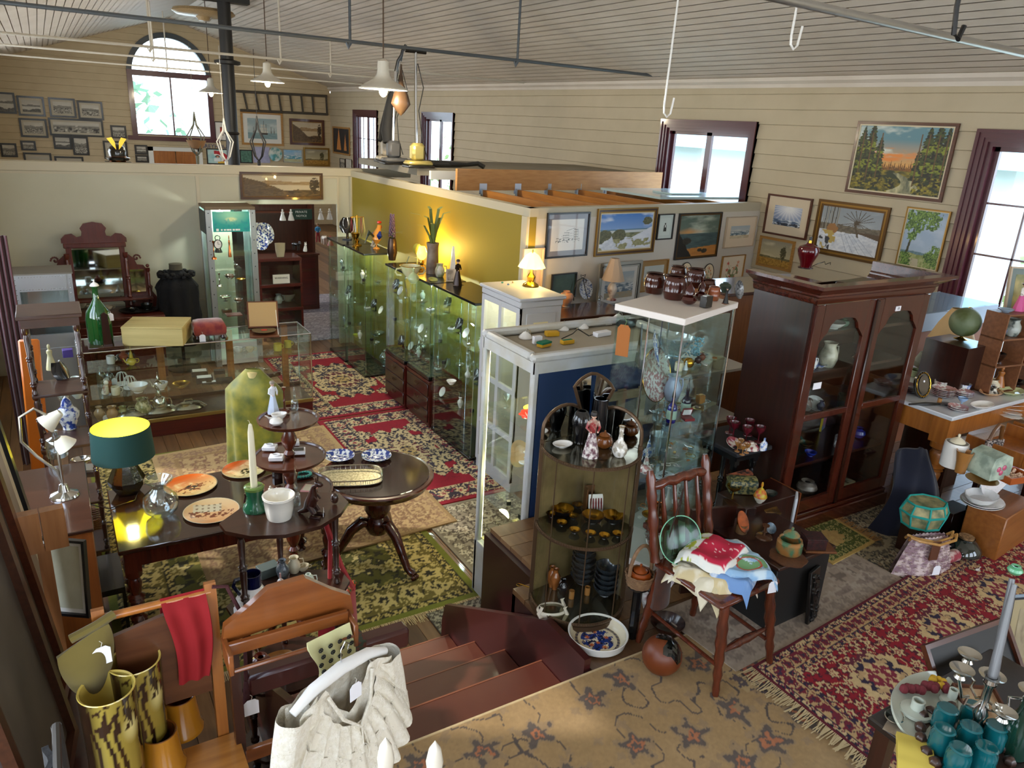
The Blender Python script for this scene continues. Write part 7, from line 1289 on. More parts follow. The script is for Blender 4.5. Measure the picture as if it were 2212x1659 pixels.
t=E('glass_basket','frilled red glass basket with clear handle in the white case','glass basket',Vr((2.44,3.62,1.457)),rz=.6);rgl=Q('red_glass');m=M(rgl);m.lathe(op([(0,0),(.03,0),(.05,.02),(.07,.045),(.095,.05)],.003),36,wave=(9,.07),sx=1.15);O('bowl',m,t);m=M(Gs('clear_glass'));m.tube([(.08*cos(a),0,.045+.1*sin(a))for a in[PI*i/14 for i in range(15)]],.006,8);O('handle',m,t)
Pa(Vr((2.45,3.75,1.1265+.05)),.085,Q('peach_opal','#e9c18a',.3,coat=.4),'peach opal frilled dish on a little white stand in the white case',rot=(1.2,0,-.6),name='opal_dish',cat='dish',wave=(3,.14));vs(Vr((2.46,3.72,1.127)),'candle',.03,.05,wh,'white plate stand beneath the peach dish',name='plate_stand',cat='stand');Pa(Vr((2.55,3.78,1.457+.12)),.08,Q('yellow_dish','#d9b040',.25,coat=.5),'wide yellow glass dish high in the white case',name='yellow_dish',cat='dish')
Pa(Vr((2.62,3.62,1.127+.07)),.07,Q('orange_gl','#e0601a',.2,coat=.6),'bright orange glass plate at the edge of the white case',rot=(1.3,0,.2),name='orange_plate');vs(Vr((2.6,3.55,1.457)),'vase',.03,.07,cer('#6a7fc0'),'small lilac blue vase in the white case');vs(Vr((2.40,3.9,1.457)),'goblet',.025,.09,clr,'tiny stemmed glass beside the red basket')
for i,(x,y,s,c_)in enumerate(((2.38,3.60,.035,jk),(2.42,3.52,.035,jk),(2.50,3.62,.03,cer('#e07a55')),(2.48,3.52,.03,jb),(2.40,3.8,.03,jk),(2.52,3.72,.025,jb))):lab=('black ring box at the left of the lower case shelf','black ring box nearest the case corner','orange round soap on the lower case shelf','white earring card nearest the glass','black box further back on the lower case shelf','small white tag card on the lower case shelf')[i];(box(Vr((x,y,.787)),s,s,s,c_,lab,'ring_box',rz=.3*i)if i!=2 else vs(Vr((x,y,.787)),'egg',.02,.04,c_,lab,name='soap_ball',cat='soap'))
t=E('brooch_card','red card of silver brooches on the case floor','brooch card',Vr((2.42,3.62,.428)));m=M(Q('red_card','#a01c1c',.7));m.box(-.06,-.11,0,.06,.1,.003);O('card',m,t)
for i in range(6):m=M(silv);m.ball((-.03,.03)[i%2],-.08+.05*(i//2)+.02*(i%2),.006,.012,8,sz=.4);O('brooch',m,t)
for i in range(5):vs(Vr((2.5+.03*(i%3),3.55+.08*i,.428)),'egg',.014,.006,silv,'small coin or badge lying on the case floor',name='badge',cat='badge',group='badges on the white case floor')
t=E('hand_glass','round gilt magnifier ring on the case floor','magnifier',Vr((2.46,3.85,.43)));m=M(gold_);m.tube([(.03*cos(a*PI/8),.03*sin(a*PI/8),0)for a in range(16)],.003,5,closed=True);m.tube([(.03,0,0),(.08,.01,0)],.003,5);O('ring',m,t)
DK=2.682;dk=lambda x,y:at(x,y,DK)
def polisher(p,h,body,lab,tee=False,bag=None,rz=0,lean=0):
 t=E('floor_polisher',lab,'vacuum cleaner',p,rz=rz);m=M(body);m.box(-.16,-.12,.02,.16,.08,.08,.025);m.box(-.085,-.05,.07,.085,.08,.28,.035);O('housing',m,t);m=M(blackm);m.box(-.17,-.13,0,.17,.08,.03,.008);O('brush_base',m,t)
 m=M(chrome);m.tube([(0,.05,.25),(lean*.5,.08,h*.6),(lean,.1,h)],.018,8);O('handle_tube',m,t)
 if tee:m=M(blackm);m.tube([(lean-.13,.1,h),(lean+.13,.1,h)],.02,8);O('grip',m,t)
 else:m=M(blackm);m.tube([(lean,.1,h-.02),(lean+.02,.08,h+.1),(lean+.06,.06,h+.17)],.02,8);O('grip',m,t)
 if bag:m=M(bag);m.tube([(-.04,.1,.25),(-.06+lean*.4,.14,h*.35),(-.04+lean*.7,.14,h*.65),(lean,.12,h*.85)],[.06,.075,.05,.02],12);O('dust_bag',m,t)
 m=M(blackm);m.tube([(lean+.02,.08,h*.9),(lean+.07,.02,h*.7),(lean*.5+.02,.03,h*.5),(.06,.0,.3),(.1,-.05,.12)],.006,5);O('cord',m,t);return t
polisher(dk(902,362),1.28,Q('gold_machine','#a89a5c',.3,.4),'cream and gold floor polisher with black tee handle',tee=True);polisher(dk(868,358)+Vr((.0,.25,0)),1.1,Q('grey_machine','#4c4d50',.4),'grey upright vacuum with black dust bag',bag=Q('black_bag','#141416',.8),lean=.06);polisher(dk(845,352)+Vr((0,.1,0)),1.25,Q('pale_machine','#a59c8c',.35),'upright vacuum with tan plastic wrapped handle',bag=Q('dark_cloth_bag','#1b1814',.8),lean=.2)
t=E('plastic_bag','tan plastic bag tied round the vacuum handles','bag',dk(882,362)+Vr((-.1,.0,.7)));m=M(Q('tan_plastic','#4a3624',.4,coat=.3));m.lathe([(0,-.13),(.05,-.09),(.12,.0),(.09,.1),(.03,.22),(.01,.42)],10,sy=.6);O('bag',m,t)
t=E('vacuum_hose','black vacuum hose and curved wand lying on the deck','hose',dk(955,362));m=M(blackm);m.tube([(-.35,.1,.03),(-.1,.15,.05),(.15,.0,.04),(.35,.02,.04),(.5,.0,.06),(.56,-.06,.02)],[.03,.03,.035,.025,.03,.03],8);m.tube([(-.3,0,.03),(0,-.03,.03),(.3,.06,.03)],.025,8);O('hose',m,t)
t=E('samurai_helmet','black samurai helmet with gold horns on a dark box','helmet',(.80,11.2,2.44));t.scale=(.75,)*3;m=M(blackm);m.box(-.2,-.15,-.5,.2,.15,.08,.01);O('box_base',m,t);m=M(Q('lacquer_helmet','#1d1a16',.2,coat=.6));m.lathe([(.17,.1),(.19,.14),(.13,.16),(.14,.24),(.11,.32),(.05,.36),(0,.37)],20);O('bowl',m,t);m=M(gold_)
for s in(-1,1):m.prism([(s*.02,.28),(s*.07,.34),(s*.15,.46),(s*.07,.48),(s*.03,.4)],-.15,-.14,'xz')
O('horns',m,t);m=M(copper);m.lathe([(.13,.08),(.15,.13),(.12,.18)],20);O('neck_guard',m,t)
vt=E('helmet_shelf','plain shelf cupboard standing behind the partition under the helmet','cupboard',(.5,11.0,0));m=M(plaster);m.box(0,0,0,.6,.4,1.92);O('carcass',m,vt)
def macr(px,py,Y,top,col,lab,pot=True):
 p=ony(px,py,Y);t=E('macrame_hanger',lab,'plant hanger',p);m=M(Q('cord_'+col,col,.8))
 for k in range(4):a=k*PI/2+.4;m.tube([(0,0,top),(.03*cos(a),.03*sin(a),top*.6),(.16*cos(a),.16*sin(a),.12),(.08*cos(a),.08*sin(a),-.12),(0,0,-.2)],.012,5)
 m.tube([(0,0,-.2),(0,0,-.5)],[.03,.015],6);m.tube([(0,0,top),(0,0,4.2-p.z)],.004,4);O('cords',m,t)
 if pot:m=M(Q('coir','#7a5a3a',.9));m.lathe([(0,-.1),(.1,-.07),(.16,.05),(.15,.05),(.09,-.05),(0,-.08)],18);O('basket',m,t)
macr(424,310,14.0,.5,'#5a5a4c','macrame hanger with coir basket before the arched window');macr(487,322,14.0,.5,'#d0d0cc','white macrame hanger beside the iron column',False);macr(558,322,14.0,.55,'#1c1c20','black macrame hanger in front of the lilac print',False)
# ================================================================ glass case, vitrine, bookcase, marble table, foreground
kz=U+1.462;kP=lambda x,y,z=kz:at(x,y,z)
for x,y,r,h,lab,mt in((1412,632,.052,.095,'brown barrel jar with ochre stripe, left end of the case top',Q('barrel_two','#3f1a0e',.15,coat=.6)),(1455,645,.057,.11,'largest dark brown barrel jar at the front of the case top',brn),(1462,612,.045,.09,'brown barrel jar behind the largest one',cer('#4a2413')),(1500,620,.05,.095,'brown barrel jar right of the largest one',brn),(1530,625,.034,.05,'small open brown pot at the back right of the barrel jars',cer('#4a2010'))):vs(kP(x,y),'barrel',r,h,mt,lab,rim=cer('#2a0e07'))
Ve('pumpkin_jar','round brown lidded jar with stalk handle, front of the case top','jar',kP(1487,657),'sphere',.042,.055,cer('#3a0f0a'),lid=1);Ve('pumpkin_jar','second round brown lidded jar behind the first','jar',kP(1513,648),'sphere',.036,.05,cer('#3a0f0a'),lid=1);vs(kP(1540,648),'barrel',.035,.075,cer('#8a4a2a'),'unglazed reddish beaker beside the metal plate',name='beaker',cat='beaker')
box(kP(1524,663),.06,.04,.06,Q('toast_black','#1d1a16',.3,coat=.4),'small black pottery box with silver arch front','pottery_box',rz=.2,top=silv);Pf(kP(1567,655),.09,iron,iron,'small dark metal elephant rider on copper base',base=copper,arms=False,hair='#22221f',name='metal_figure',cat='statuette')
Pa(kP(1589,645)+Vr((0,0,.05)),.052,Q('grey_relief','#4b4d50',.4,.4,noise=('#8f9192',60,.06)),'grey relief metal plate standing on the case top',rot=(1.35,0,.3),name='relief_plate');vs(kP(1565,632),'urn',.035,.06,Q('dark_green_pot','#3a4638',.5),'dark green pot behind the metal plate')
t=E('swing_label','brown card label tied with green string to the glass case','label',Ic(.0,.33,1.36),rz=-1.0);m=M(Q('brown_card','#a8652c',.8));m.prism([(-.035,-.17),(.035,-.17),(.035,-.02),(.02,0),(-.02,0),(-.035,-.02)],-.012,-.01,'xz');O('card',m,t);m=M(Q('green_string','#5f7a4a',.8));m.tube([(0,-.011,-.01),(.01,-.01,.02),(-.01,0,.04)],.002,5);O('string',m,t)
zA,zB,zC,zD=(U+q+.008 for q in CASEZ[::-1])
Pa(Ic(.10,.2,CASEZ[3]+.10),.10,bwf,'pale flowered plate standing in the top of the glass case',rot=(1.35,0,.9));m=M(blackm);m.prism([(-.05,0),(.05,0),(.0,.22)],0,.008,'xz');O('plate_easel',m,loc=Ic(.06,.26,CASEZ[3]+.008),rz=1.1,label='black easel wedge behind the standing plate',cat='stand');m=M(Q('indigo_card','#1d2148',.4));m.prism([(-.035,0),(.035,0),(.035,.16),(.0,.23),(-.035,.16)],0,.004,'xz');O('indigo_card',m,loc=Ic(.16,.2,CASEZ[3]+.008),rz=.8,label='pointed indigo card with white lettering in the glass case',cat='card')
Ve('crystal_bowl','deep fluted crystal bowl in the top of the glass case','bowl',Ic(.33,.2,CASEZ[3]+.008),'bowl',.10,.12,cut,30,wave=(14,.05));t=E('bead_bundle','bundle of turquoise and clear beads over the crystal bowl','beads',Ic(.42,.12,CASEZ[3]+.008));m=M(Q('turq_clear','#7fb5c4',.15,coat=.6));rr=random.Random(4)
for k in range(90):m.ball(rr.gauss(0,.022),rr.gauss(0,.015),.01+.11*rr.random(),.006,5)
O('beads',m,t)
vs(Ic(.13,.06,CASEZ[3]+.008),'mug',.022,.045,crm,'cream printed mug at the front of the case top shelf');vs(Ic(.22,.05,CASEZ[3]+.008),'egg',.028,.055,gold_,'golden glass bauble at the front of the top shelf',name='bauble');vs(Ic(.17,.04,CASEZ[3]+.008),'fig',.014,.05,cer('#c9d6e0'),'tiny child figure in blue cap beside the bauble')
for k,(u,v,c_,lab)in enumerate(((.33,.05,'#3a1a14','dark carved bear bead cluster, left of pair'),(.40,.06,'#7a4530','pinkish carved bead cluster, right of pair'))):vs(Ic(u,v,CASEZ[3]+.008),'sphere',.018,.04,Q('bead_'+c_,c_,.3),lab,name='bead_cluster',cat='beads')
def heap(fn,n,lab,grp,seed,u0,u1,v0,v1):
 rr=random.Random(seed);col=('#c9b46a','#cfcfd2','#e8e4da','#b5703a','#8fb0b5')
 for k in range(n):
  p=fn(rr.uniform(u0,u1),rr.uniform(v0,v1));c_=col[k%5];m=M(Q('trinket_'+c_,c_,.25,.6 if k%5<2 else 0));a=rr.uniform(.008,.018)
  if k%3==0:m.tube([(a*cos(t*PI/6),a*sin(t*PI/6),.003)for t in range(12)],.0025,5,closed=True)
  elif k%3==1:m.box(-a,-a*.6,0,a,a*.6,.004,.001)
  else:m.tube([(a*2.2*cos(t),a*1.3*sin(t*1.6+k),.004+.003*sin(t*3))for t in[i*.4 for i in range(12)]],.002,4)
  O('trinket',m,loc=p,rz=rr.random()*6,label=lab,cat='jewellery',group=grp)
heap(lambda u,v:Ic(u,v,CASEZ[3]+.008),16,'small trinket among the jewellery on the top glass shelf','trinkets on the top glass shelf',1,.3,.56,.03,.15);heap(lambda u,v:Ic(u,v,CASEZ[2]+.008),34,'small trinket among the jewellery on the second glass shelf','trinkets on the second glass shelf',2,.12,.56,.03,.2);heap(lambda u,v:Ic(u,v,CASEZ[1]+.008),30,'small trinket among the jewellery on the third glass shelf','trinkets on the third glass shelf',3,.1,.56,.03,.22);heap(lambda u,v:Ic(u,v,CASEZ[0]+.008),14,'small trinket among the jewellery on the lowest glass shelf','trinkets on the lowest glass shelf',5,.1,.56,.03,.22)
Pa(Ic(.33,.30,CASEZ[2]+.16),.155,flw,'large scalloped rose-sprigged platter in the glass case',rot=(1.35,0,.33),rim=gold_,name='scalloped_platter',cat='platter',wave=(12,.02))
for u,c_,lab in((.10,'#12147a','royal blue glass bottle with oval label and black cap, left one'),(.26,'#0d0f2c','dark navy bottle with oval label and black cap, right one')):Ve('glass_bottle',lab,'bottle',Ic(u,.05,CASEZ[2]+.008),'bottle',.026,.14,Q('bottle_'+c_,c_,.08,coat=.8),band=(Q('oval_label','#a9c0b0',.5),.15,.5,1.0,1.0),lid=.8,lidm=blackm)
vs(Ic(.04,.1,CASEZ[2]+.008),'tumbler',.028,.06,cut,'petal shaped cut glass tumbler left of the blue bottle',wave=(6,.1));vs(Ic(.2,.12,CASEZ[2]+.008),'tumbler',.026,.07,cut,'cut glass tumbler between the two bottles',wave=(6,.1));box(Ic(.2,.0,CASEZ[2]+.008),.06,.05,.015,Q('red_leather','#6b1518',.4),'open red leather jewel box at the front of the second shelf','jewel_box',rz=-.3,open_=jb);vs(Ic(.42,.22,CASEZ[2]+.008),'jug',.05,.15,cer('#b8c6e6'),'pale blue jug behind the rose platter',name='blue_jug',cat='jug');vs(Ic(.4,.1,CASEZ[2]+.008),'sphere',.04,.05,Q('brown_frog','#3a2618',.3),'brown glazed lump figure on the second shelf',name='frog_ornament',cat='ornament');box(Ic(.5,.08,CASEZ[2]+.008),.045,.035,.05,Wo('tiny_clock_wood','#a8763a','#8a5a26'),'tiny wooden clock box on the second shelf','clock_box',top=gold_)
Ve('crystal_vase','tall fluted crystal vase on the third shelf of the glass case','vase',Ic(.2,.15,CASEZ[1]+.008),'flare',.055,.17,cut,wave=(12,.05));vs(Ic(.08,.22,CASEZ[1]+.008),'tea',.035,.06,bwf,'small blue flowered teapot on the third shelf');vs(Ic(.22,.22,CASEZ[1]+.008),'tea',.032,.055,bwf,'second small blue flowered teapot on the third shelf');vs(Ic(.02,.12,CASEZ[1]+.008),'tea',.035,.055,flw,'pale sprigged teapot at the left of the third shelf');box(Ic(.06,.03,CASEZ[1]+.008),.11,.07,.012,Q('pale_blue_card','#c9dde9',.6),'pale blue flat box lettered in script on the third shelf','card_box',rz=.3);t=Tx('Pearls',.03,Q('ink'),None,(0,0,0));t.parent=bpy.data.objects[[o.name for o in bpy.data.objects if o.name.startswith('card_box')][0]];t.location=(0,0,.0125)
box(Ic(.06,.03,CASEZ[0]+.008),.12,.09,.03,Q('brown_fabric_box','#4f221c',.7,noise=('#8a4a3a',50,.1)),'brown woven box under the blue card box','fabric_box');easel(Ic(.12,.3,CASEZ[1]+.008),.08,.09,darkw,Q('beige_photo','#b8a078',.6),'small dark standing frame behind the crystal vase');vs(Ic(.1,.1,CASEZ[0]+.008),'comport',.045,.05,brass,'brass comport low in the glass case');vs(Ic(.2,.1,CASEZ[0]+.008),'jug',.03,.08,copper,'copper cream jug low in the glass case');vs(Ic(.3,.1,CASEZ[0]+.008),'bud',.03,.14,wh,'white swan necked vase low in the glass case');vs(Ic(.2,.1,.045),'cup',.035,.035,flw,'china cup on the case floor');Pa(Ic(.3,.15,.045),.06,flw,'china saucer on the case floor');vs(Ic(.42,.1,CASEZ[0]+.008),'candle',.03,.12,wh,'white candlestick low in the glass case')
t=E('wall_shelf_unit','white painted shelf unit with pale cups behind the glass case','shelf',(3.62,3.75,0));m=M(Q('cream_shelf','#b9b0a0',.6));m.box(0,0,0,.9,.3,.04);m.box(0,0,1.1,.9,.3,1.12);m.box(0,0,1.52,.9,.3,1.54);m.box(0,.28,0,.9,.3,1.9);m.box(0,0,0,.02,.28,1.9);O('carcass',m,t)
for i in range(5):vs(Vr((3.72+i*.13,3.82,1.54)),'mug',.045,.08,crm,'cream mug in the row on the shelf behind the glass case',group='cream mugs behind the glass case')
Ve('stone_flagon','cream stoneware flagon with brown neck and lettering','flagon',at(1590,800,1.3),'demi',.065,.26,cer('#cbb98a'),band=(cer('#4a1c0e'),.66,1.0,.45,.28),handle=0);Tl(at(1590,720,1.62),.28,brass,Gs('clear_glass'),'brass oil lamp with glass chimney beside the bookcase',rs=.03,rb=.045,hs=.4,rtop=.6,name='oil_lamp')
t=E('lamp_stand','narrow brown stand carrying the brass oil lamp','stand',at(1592,722,1.62)-Vr((0,0,1.62)));m=M(honey);m.lathe([(0,1.6),(.1,1.6),(.1,1.618),(0,1.618)],24);O('top',m,t);m=M(walnut);m.tube([(0,0,.0),(0,0,1.6)],.02);m.lathe([(0,0),(.12,0),(.03,.05)],16);O('column',m,t)
t=E('flagon_stand','low cupboard under the stoneware flagon','cupboard',at(1590,800,1.3)-Vr((.12,.1,1.3)));m=M(darkw);m.box(0,0,0,.26,.3,1.298);O('carcass',m,t)
def vP(x,y,z,k=.03):
 q=vit.matrix_basis.inverted()@at(x,y,U+z);s=min(1,(.225-k)/max(q.xy.length,.01))if q.y<0 else 1;x=max(-.2+k,min(.2-k,q.x*s));return vit.matrix_basis@Vr((x,min(q.y*s,vy(x)-k-.01),z))
v3,v2,v1=.881,.471,.051
Ve('black_vase','black lacquer ginger jar vase at the back of the mirrored top','vase',vP(1252,955,v3),'ginger',.035,.12,blk);t=Pf(vP(1275,985,v3),.185,Q('kimono','#d8cfc8',.4,coat=.3,noise=('#5a2a38',60,.08)),Q('kimono2','#b5a08f',.4,noise=('#8c2a2c',50,.08)),'geisha figurine in patterned kimono on a black base',base=blk,name='geisha_figurine',rz=-.3);Ve('wooden_bowl','round lidded brown wooden bowl on the mirrored top','bowl',vP(1304,965,v3),[(0,0),(.6,0),(.95,.25),(1,.5),(.85,.8),(.5,.92)],.043,.06,Wo('turned_bowl','#8a4f20','#6b3812',.25,.5,2,9),lid=.3);Ve('bud_vase','white slender necked bud vase with gold bands','vase',vP(1337,985,v3),'bud',.03,.12,Q('white_sprig','#e8e4dc',.2,coat=.5,noise=('#a8a090',40,.03)),rim=gold_);Ve('white_dish','white boat shaped dish at the left of the mirrored top','dish',vP(1215,965,v3),'bowl',.04,.018,wh,sx=1.3);Ve('black_bottle_vase','tall black cylinder vase behind the geisha','vase',vP(1290,935,v3),'mug',.03,.16,blk)
goldb=Q('gilt_inside','#b98a2c',.25,1.)
def gbowl(x,y,r,lab,g='black bowls gilded inside on the middle mirrored shelf'):
 e=E('gilded_bowl',lab,'bowl',vP(x,y,v2,r),group=g);m=M(blk);m.lathe([(0,0),(r*.45,0),(r*.42,r*.1),(r*.8,r*.35),(r,r*.8)],22);O('body',m,e);m=M(goldb);m.lathe([(r,r*.8),(r*.96,r*.78),(r*.75,r*.38),(r*.4,r*.14),(0,r*.12)],22);O('gilding',m,e)
sb='small black bowl gilded inside'
for x,y in((1192,1105),(1210,1118),(1238,1118),(1213,1132),(1241,1148),(1275,1155),(1305,1160),(1338,1158),(1218,1030),(1240,1025),(1190,1085),(1335,1050),(1342,1068),(1360,1080)):gbowl(x,y+3,.027,sb+' on the middle mirrored shelf')
for x,y,lab in((1212,1065,'large gilded black bowl at the left of the middle shelf'),(1280,1125,'large gilded black bowl in front of the fork box'),(1345,1100,'large gilded black bowl at the right of the middle shelf')):gbowl(x,y+3,.056,lab,None)
t=E('cutlery_box','open brown box of red handled cutlery in the vitrine','box',vP(1282,1090,v2),rz=-.35);m=M(Wo('cutl','#6b4526','#4f3018'));m.box(-.05,0,0,-.042,.05,.13);m.box(.042,0,0,.05,.05,.13);m.box(-.042,.045,0,.042,.05,.13);O('box',m,t);m=M(wh);m.tr(0,-.02,.002,rx=-.25);m.box(-.038,0,0,.038,.005,.1);m.use(cer('#6b0f16'))
for k in range(5):m.tube([(-.028+.014*k,-.003,.02),(-.028+.014*k,-.003,.055),(-.028+.014*k,-.003,.08)],[.002,.005,.003],6)
O('cutlery_card',m,t)
def stackb(x,y,n,lab):
 for i in range(n):
  q=vP(x,y,v1,.055);Ve('grey_bowl',lab,'bowl',q+Vr((.001*(i%2),0,.03*i)),'bowl',.062,.05,Q('slate_bowl','#3f474d',.2,coat=.5,noise=('#1f262c',22,.2)),group=lab.replace('bowl of','bowls of'))
stackb(1252,1195,4,'slate grey bowl of the back left stack');stackb(1255,1250,7,'slate grey bowl of the front middle stack');stackb(1315,1225,6,'slate grey bowl of the right stack')
for x,y,h,mt,lab in((1190,1255,.12,cer('#8f5226'),'carved brown pottery vase behind its twin'),(1198,1272,.12,cer('#9a5a2a'),'carved brown pottery vase with tag at the left of the vitrine floor'),(1215,1288,.1,blk,'black tapered vase at the front of the vitrine floor')):vs(vP(x,y,v1),'vase',.027,h,mt,lab,tagk=1.2 if 'tag' in lab else 0)
for x,y,lab in((1234,1292,'small wooden napkin ring cup, left of the pair'),(1268,1284,'small wooden napkin ring cup, right of the pair')):vs(vP(x,y,v1),'mug',.015,.045,tanm,lab,name='wooden_cup',cat='cup',handle=0)
t=E('brass_skewer','long brass skewer with ring end lying across the vitrine foot','skewer',vP(1195,1295,.02)+Vr((-.06,-.02,.02)));a,b=Vr((0,0,0)),at(1275,1318,U+.02)-at(1125,1262,U+.02);m=M(brass);m.tube([b*0,b*.25,b*.3,b],[.003,.004,.003,.002],6);m.tube([(-.012+.012*cos(q*.7),.012*sin(q*.7),0)for q in range(10)],.002,5);O('rod',m,t);t.location=at(1125,1262,U+.03)
t=E('swan_planter','cream china planter of two swans on the platform corner','planter',at(1190,1335,U),rz=-.4);m=M(cer('#ddd3c0'));m.lathe(op([(0,0),(.035,0),(.055,.02),(.06,.05),(.055,.06)]),24,sx=1.15,wave=(2,.12));O('bowl',m,t)
for s,y in((-1,-.03),(1,.03),(1,-.04)):m=M(cer('#ddd3c0'));m.tube([(s*.05,y,.02),(s*.07,y,.05),(s*.055,y,.085),(s*.07,y,.095),(s*.085,y,.085)],[.016,.011,.008,.01,.004],8);O('swan_neck',m,t)
def peacock(u,v):
 c=cc('#e2d6b6',u);q=np.hypot(u-.5,v-.5);b=(q>.335)&(q<.39);c=np.where(b[...,None],np.where((np.sin(np.arctan2(v-.5,u-.5)*60)*np.sin(q*260)>-.2)[...,None],cc('#1f2a52',u),cc('#c9b88f',u)),c)
 n=fbm(u*13,v*13,8);n2=fbm(u*20,v*20,3);k=(q<.29)&(n>.52);c=np.where(k[...,None],cc('#22397f',u),c)
 for x,y,r in((.38,.36,.05),(.6,.3,.05),(.33,.56,.045),(.66,.56,.045),(.48,.7,.04),(.5,.42,.04)):c=np.where((np.hypot(u-x,v-y)<r*(.8+.3*np.sin(6*np.arctan2(v-y,u-x))))[...,None],cc('#c46a34',u),c)
 k=(q<.27)&(n2>.62);return np.where(k[...,None],cc('#17244d',u),c)
t=E('peacock_bowl','large shallow white bowl painted with blue peacock and orange flowers','bowl',at(1290,1385,U),rz=-.5);m=M(Q('grey_rim_glaze','#dcdad2',.18,coat=.6));m.lathe([(0,0),(.115,0),(.135,.015),(.145,.055),(.142,.057),(.134,.05)],48);m.use(crm);m.lathe([(.134,.05),(.125,.02),(.11,.009)],48);O('body',m,t)
rr_,aa=np.meshgrid(np.linspace(0,1,60),np.linspace(0,2*PI,150));X_,Y_=.117*rr_*np.cos(aa),.117*rr_*np.sin(aa);Ph('glazed_picture',np.stack([X_,Y_,X_*0+.0095],-1),peacock(rr_*np.cos(aa)*.42+.5,rr_*np.sin(aa)*.42+.5),Cm('glazed',.15,.6),t)
t=E('glazed_ball','brown pottery ball with dark poured glaze on the carpet','pottery ball',at(1425,1450,U)+Vr((0,0,.0)));m=M(Q('clay_ball','#6b3214',.4));m.ball(0,0,.09,.09,32);O('body',m,t);gz=Q('poured_glaze','#0d1210',.08,coat=.9)
m=M(gz);P0=[];
for a_ in range(24):
 a=a_*PI/12;w_=.75+.35*sin(a*2+.5)+.2*sin(a*5);P0.append((cos(a),sin(a),w_))
ax=Vr((.25,-.25,.94)).normalized();s1_=ax.orthogonal().normalized();s2_=ax.cross(s1_)
for j in range(5):
 for i in range(24):
  q=[]
  for jj,ii in((j,i),(j,(i+1)%24),(j+1,(i+1)%24),(j+1,i)):th=P0[ii][2]*jj/5;q.append(Vr((0,0,.09))+(ax*cos(th)+(s1_*P0[ii][0]+s2_*P0[ii][1])*sin(th))*.0918)
  m.add(q,[(0,1,2,3)])
O('dark_glaze',m,t)
def basket(p,r,h,lab,hoop=True,mt=None,name='wicker_basket'):
 t=E(name,lab,'basket',p);wk=mt or Q('wicker','#6b4c33',.7,noise=('#8a6a4a',40,.2));m=M(wk)
 for i in range(int(h/.009)):
  z=.005+i*.009;q=r*(.8+.2*z/h);m.tube([(q*(1+.03*(1 if(k+i)%2 else-1))*cos(k*PI/14),q*(1+.03*(1 if(k+i)%2 else-1))*sin(k*PI/14),z)for k in range(28)],.0048,5,closed=True)
 m.lathe([(0,.002),(r*.8,.002)],24);O('woven_side',m,t)
 if hoop:m=M(wk);m.tube([(r*.98*cos(a),0,h+r*2.1*sin(a))for a in[PI*i/16 for i in range(17)]],.009,7);O('hoop_handle',m,t)
 return t
bp=at(1380,1262,U+.30);basket(bp,.068,.065,'wicker basket with tall hoop handle holding an orange pot');Ve('casserole_pot','orange brown lidded pot sitting in the hoop basket','pot',bp+Vr((0,0,.02)),[(0,0),(.7,0),(1,.4),(.95,.85),(.8,1)],.055,.055,cer('#8a3f14'),lid=.4,tagk=1)
t=E('plant_stand','slim dark stand beneath the hoop basket','stand',Vr((bp.x,bp.y,U)));m=M(blackm);m.tube([(0,0,.0),(0,0,.295)],.022);m.lathe([(.0,.285),(.05,.285),(.05,.296),(0,.296)],16);O('column',m,t)
vs(at(1400,1320,U),'ginger',.045,.12,Q('rose_jar','#cfccc4',.2,coat=.5,noise=('#8a6a6a',14,.06)),'white flowered jar on the floor behind the brown bag');Pa(at(1440,1360,U),.085,darkw,'dark wooden bowl base upside down under the chair',name='wooden_dish',cat='dish',deep=.05)
t=E('suede_bag','brown suede drawstring bag hanging from the chair back','bag',at(1425,1305,U+.22),rz=.3);sd=Q('suede','#4a2410',.95,sheen=.3,noise=('#2f1608',20,.3));m=M(sd);m.sheet(16,8,lambda u,v:(.065*cos(u*2*PI)*(1-.25*v),.035*sin(u*2*PI)*(1-.1*v),.22*v));m.add([(.065*cos(a*PI/8),.035*sin(a*PI/8),0)for a in range(16)],[tuple(range(16))]);O('body',m,t);m=M(Q('thong','#2c1608',.8));m.tube([(-.04,0,.22),(.02,0,.42),(.07,0,.58)],.003,5);m.tube([(.05,0,.22),(.06,0,.4),(.07,0,.58)],.003,5);O('strap',m,t);Pt(t,(.01,-.045,.2),.2,1.6)
cs=Vr((2.38,1.97,U+.462))
towc=[('#c9bb95','folded cream tea towel at the bottom of the pile on the chair',.30,.27,.2),('#d8cfb4','folded pale tea towel, second in the pile',.28,.26,-.15),('#cdbb8f','folded beige tea towel, third in the pile',.27,.25,.35)]
def Tw(p,w,d,rz,fn,lab,th=.014,droop=.05,n=50,sag=.0):
 u,v=flat(1,1,n,n);X,Y=(u-.5)*w,(v-.5)*d;e=np.maximum(np.abs(X)-w*.36,0)+np.maximum(np.abs(Y)-d*.36,0);Z=th-droop*(e/(w*.14))**1.4*.6+.006*np.sin(X*40+Y*16)+.005*np.sin(Y*50)
 t=E('tea_towel',lab,'tea towel',p,rz=rz);Ph('cloth',np.stack([X,Y,Z],-1),fn(u,v),Cm('cloth',.9),t,th=th*.9);return t
tw=lambda a,b,s:(lambda u,v:mixc(cc(a,u),cc(b,u),np.clip((fbm(u*6,v*6,s)-.5)*5,0,1)))
for i,(c_,lab,w,d,r_)in enumerate(towc):Tw(cs+Vr((-.03,0,.012*i)),w*1.1,d*1.1,r_,tw(c_,'#e3dcc8',i),lab,droop=.06)
Tw(cs+Vr((.0,-.09,.045)),.22,.20,.5,tw('#6f93c4','#cfd9e2',4),'tea towel with blue watercolour patch hanging off the chair front',droop=.07)
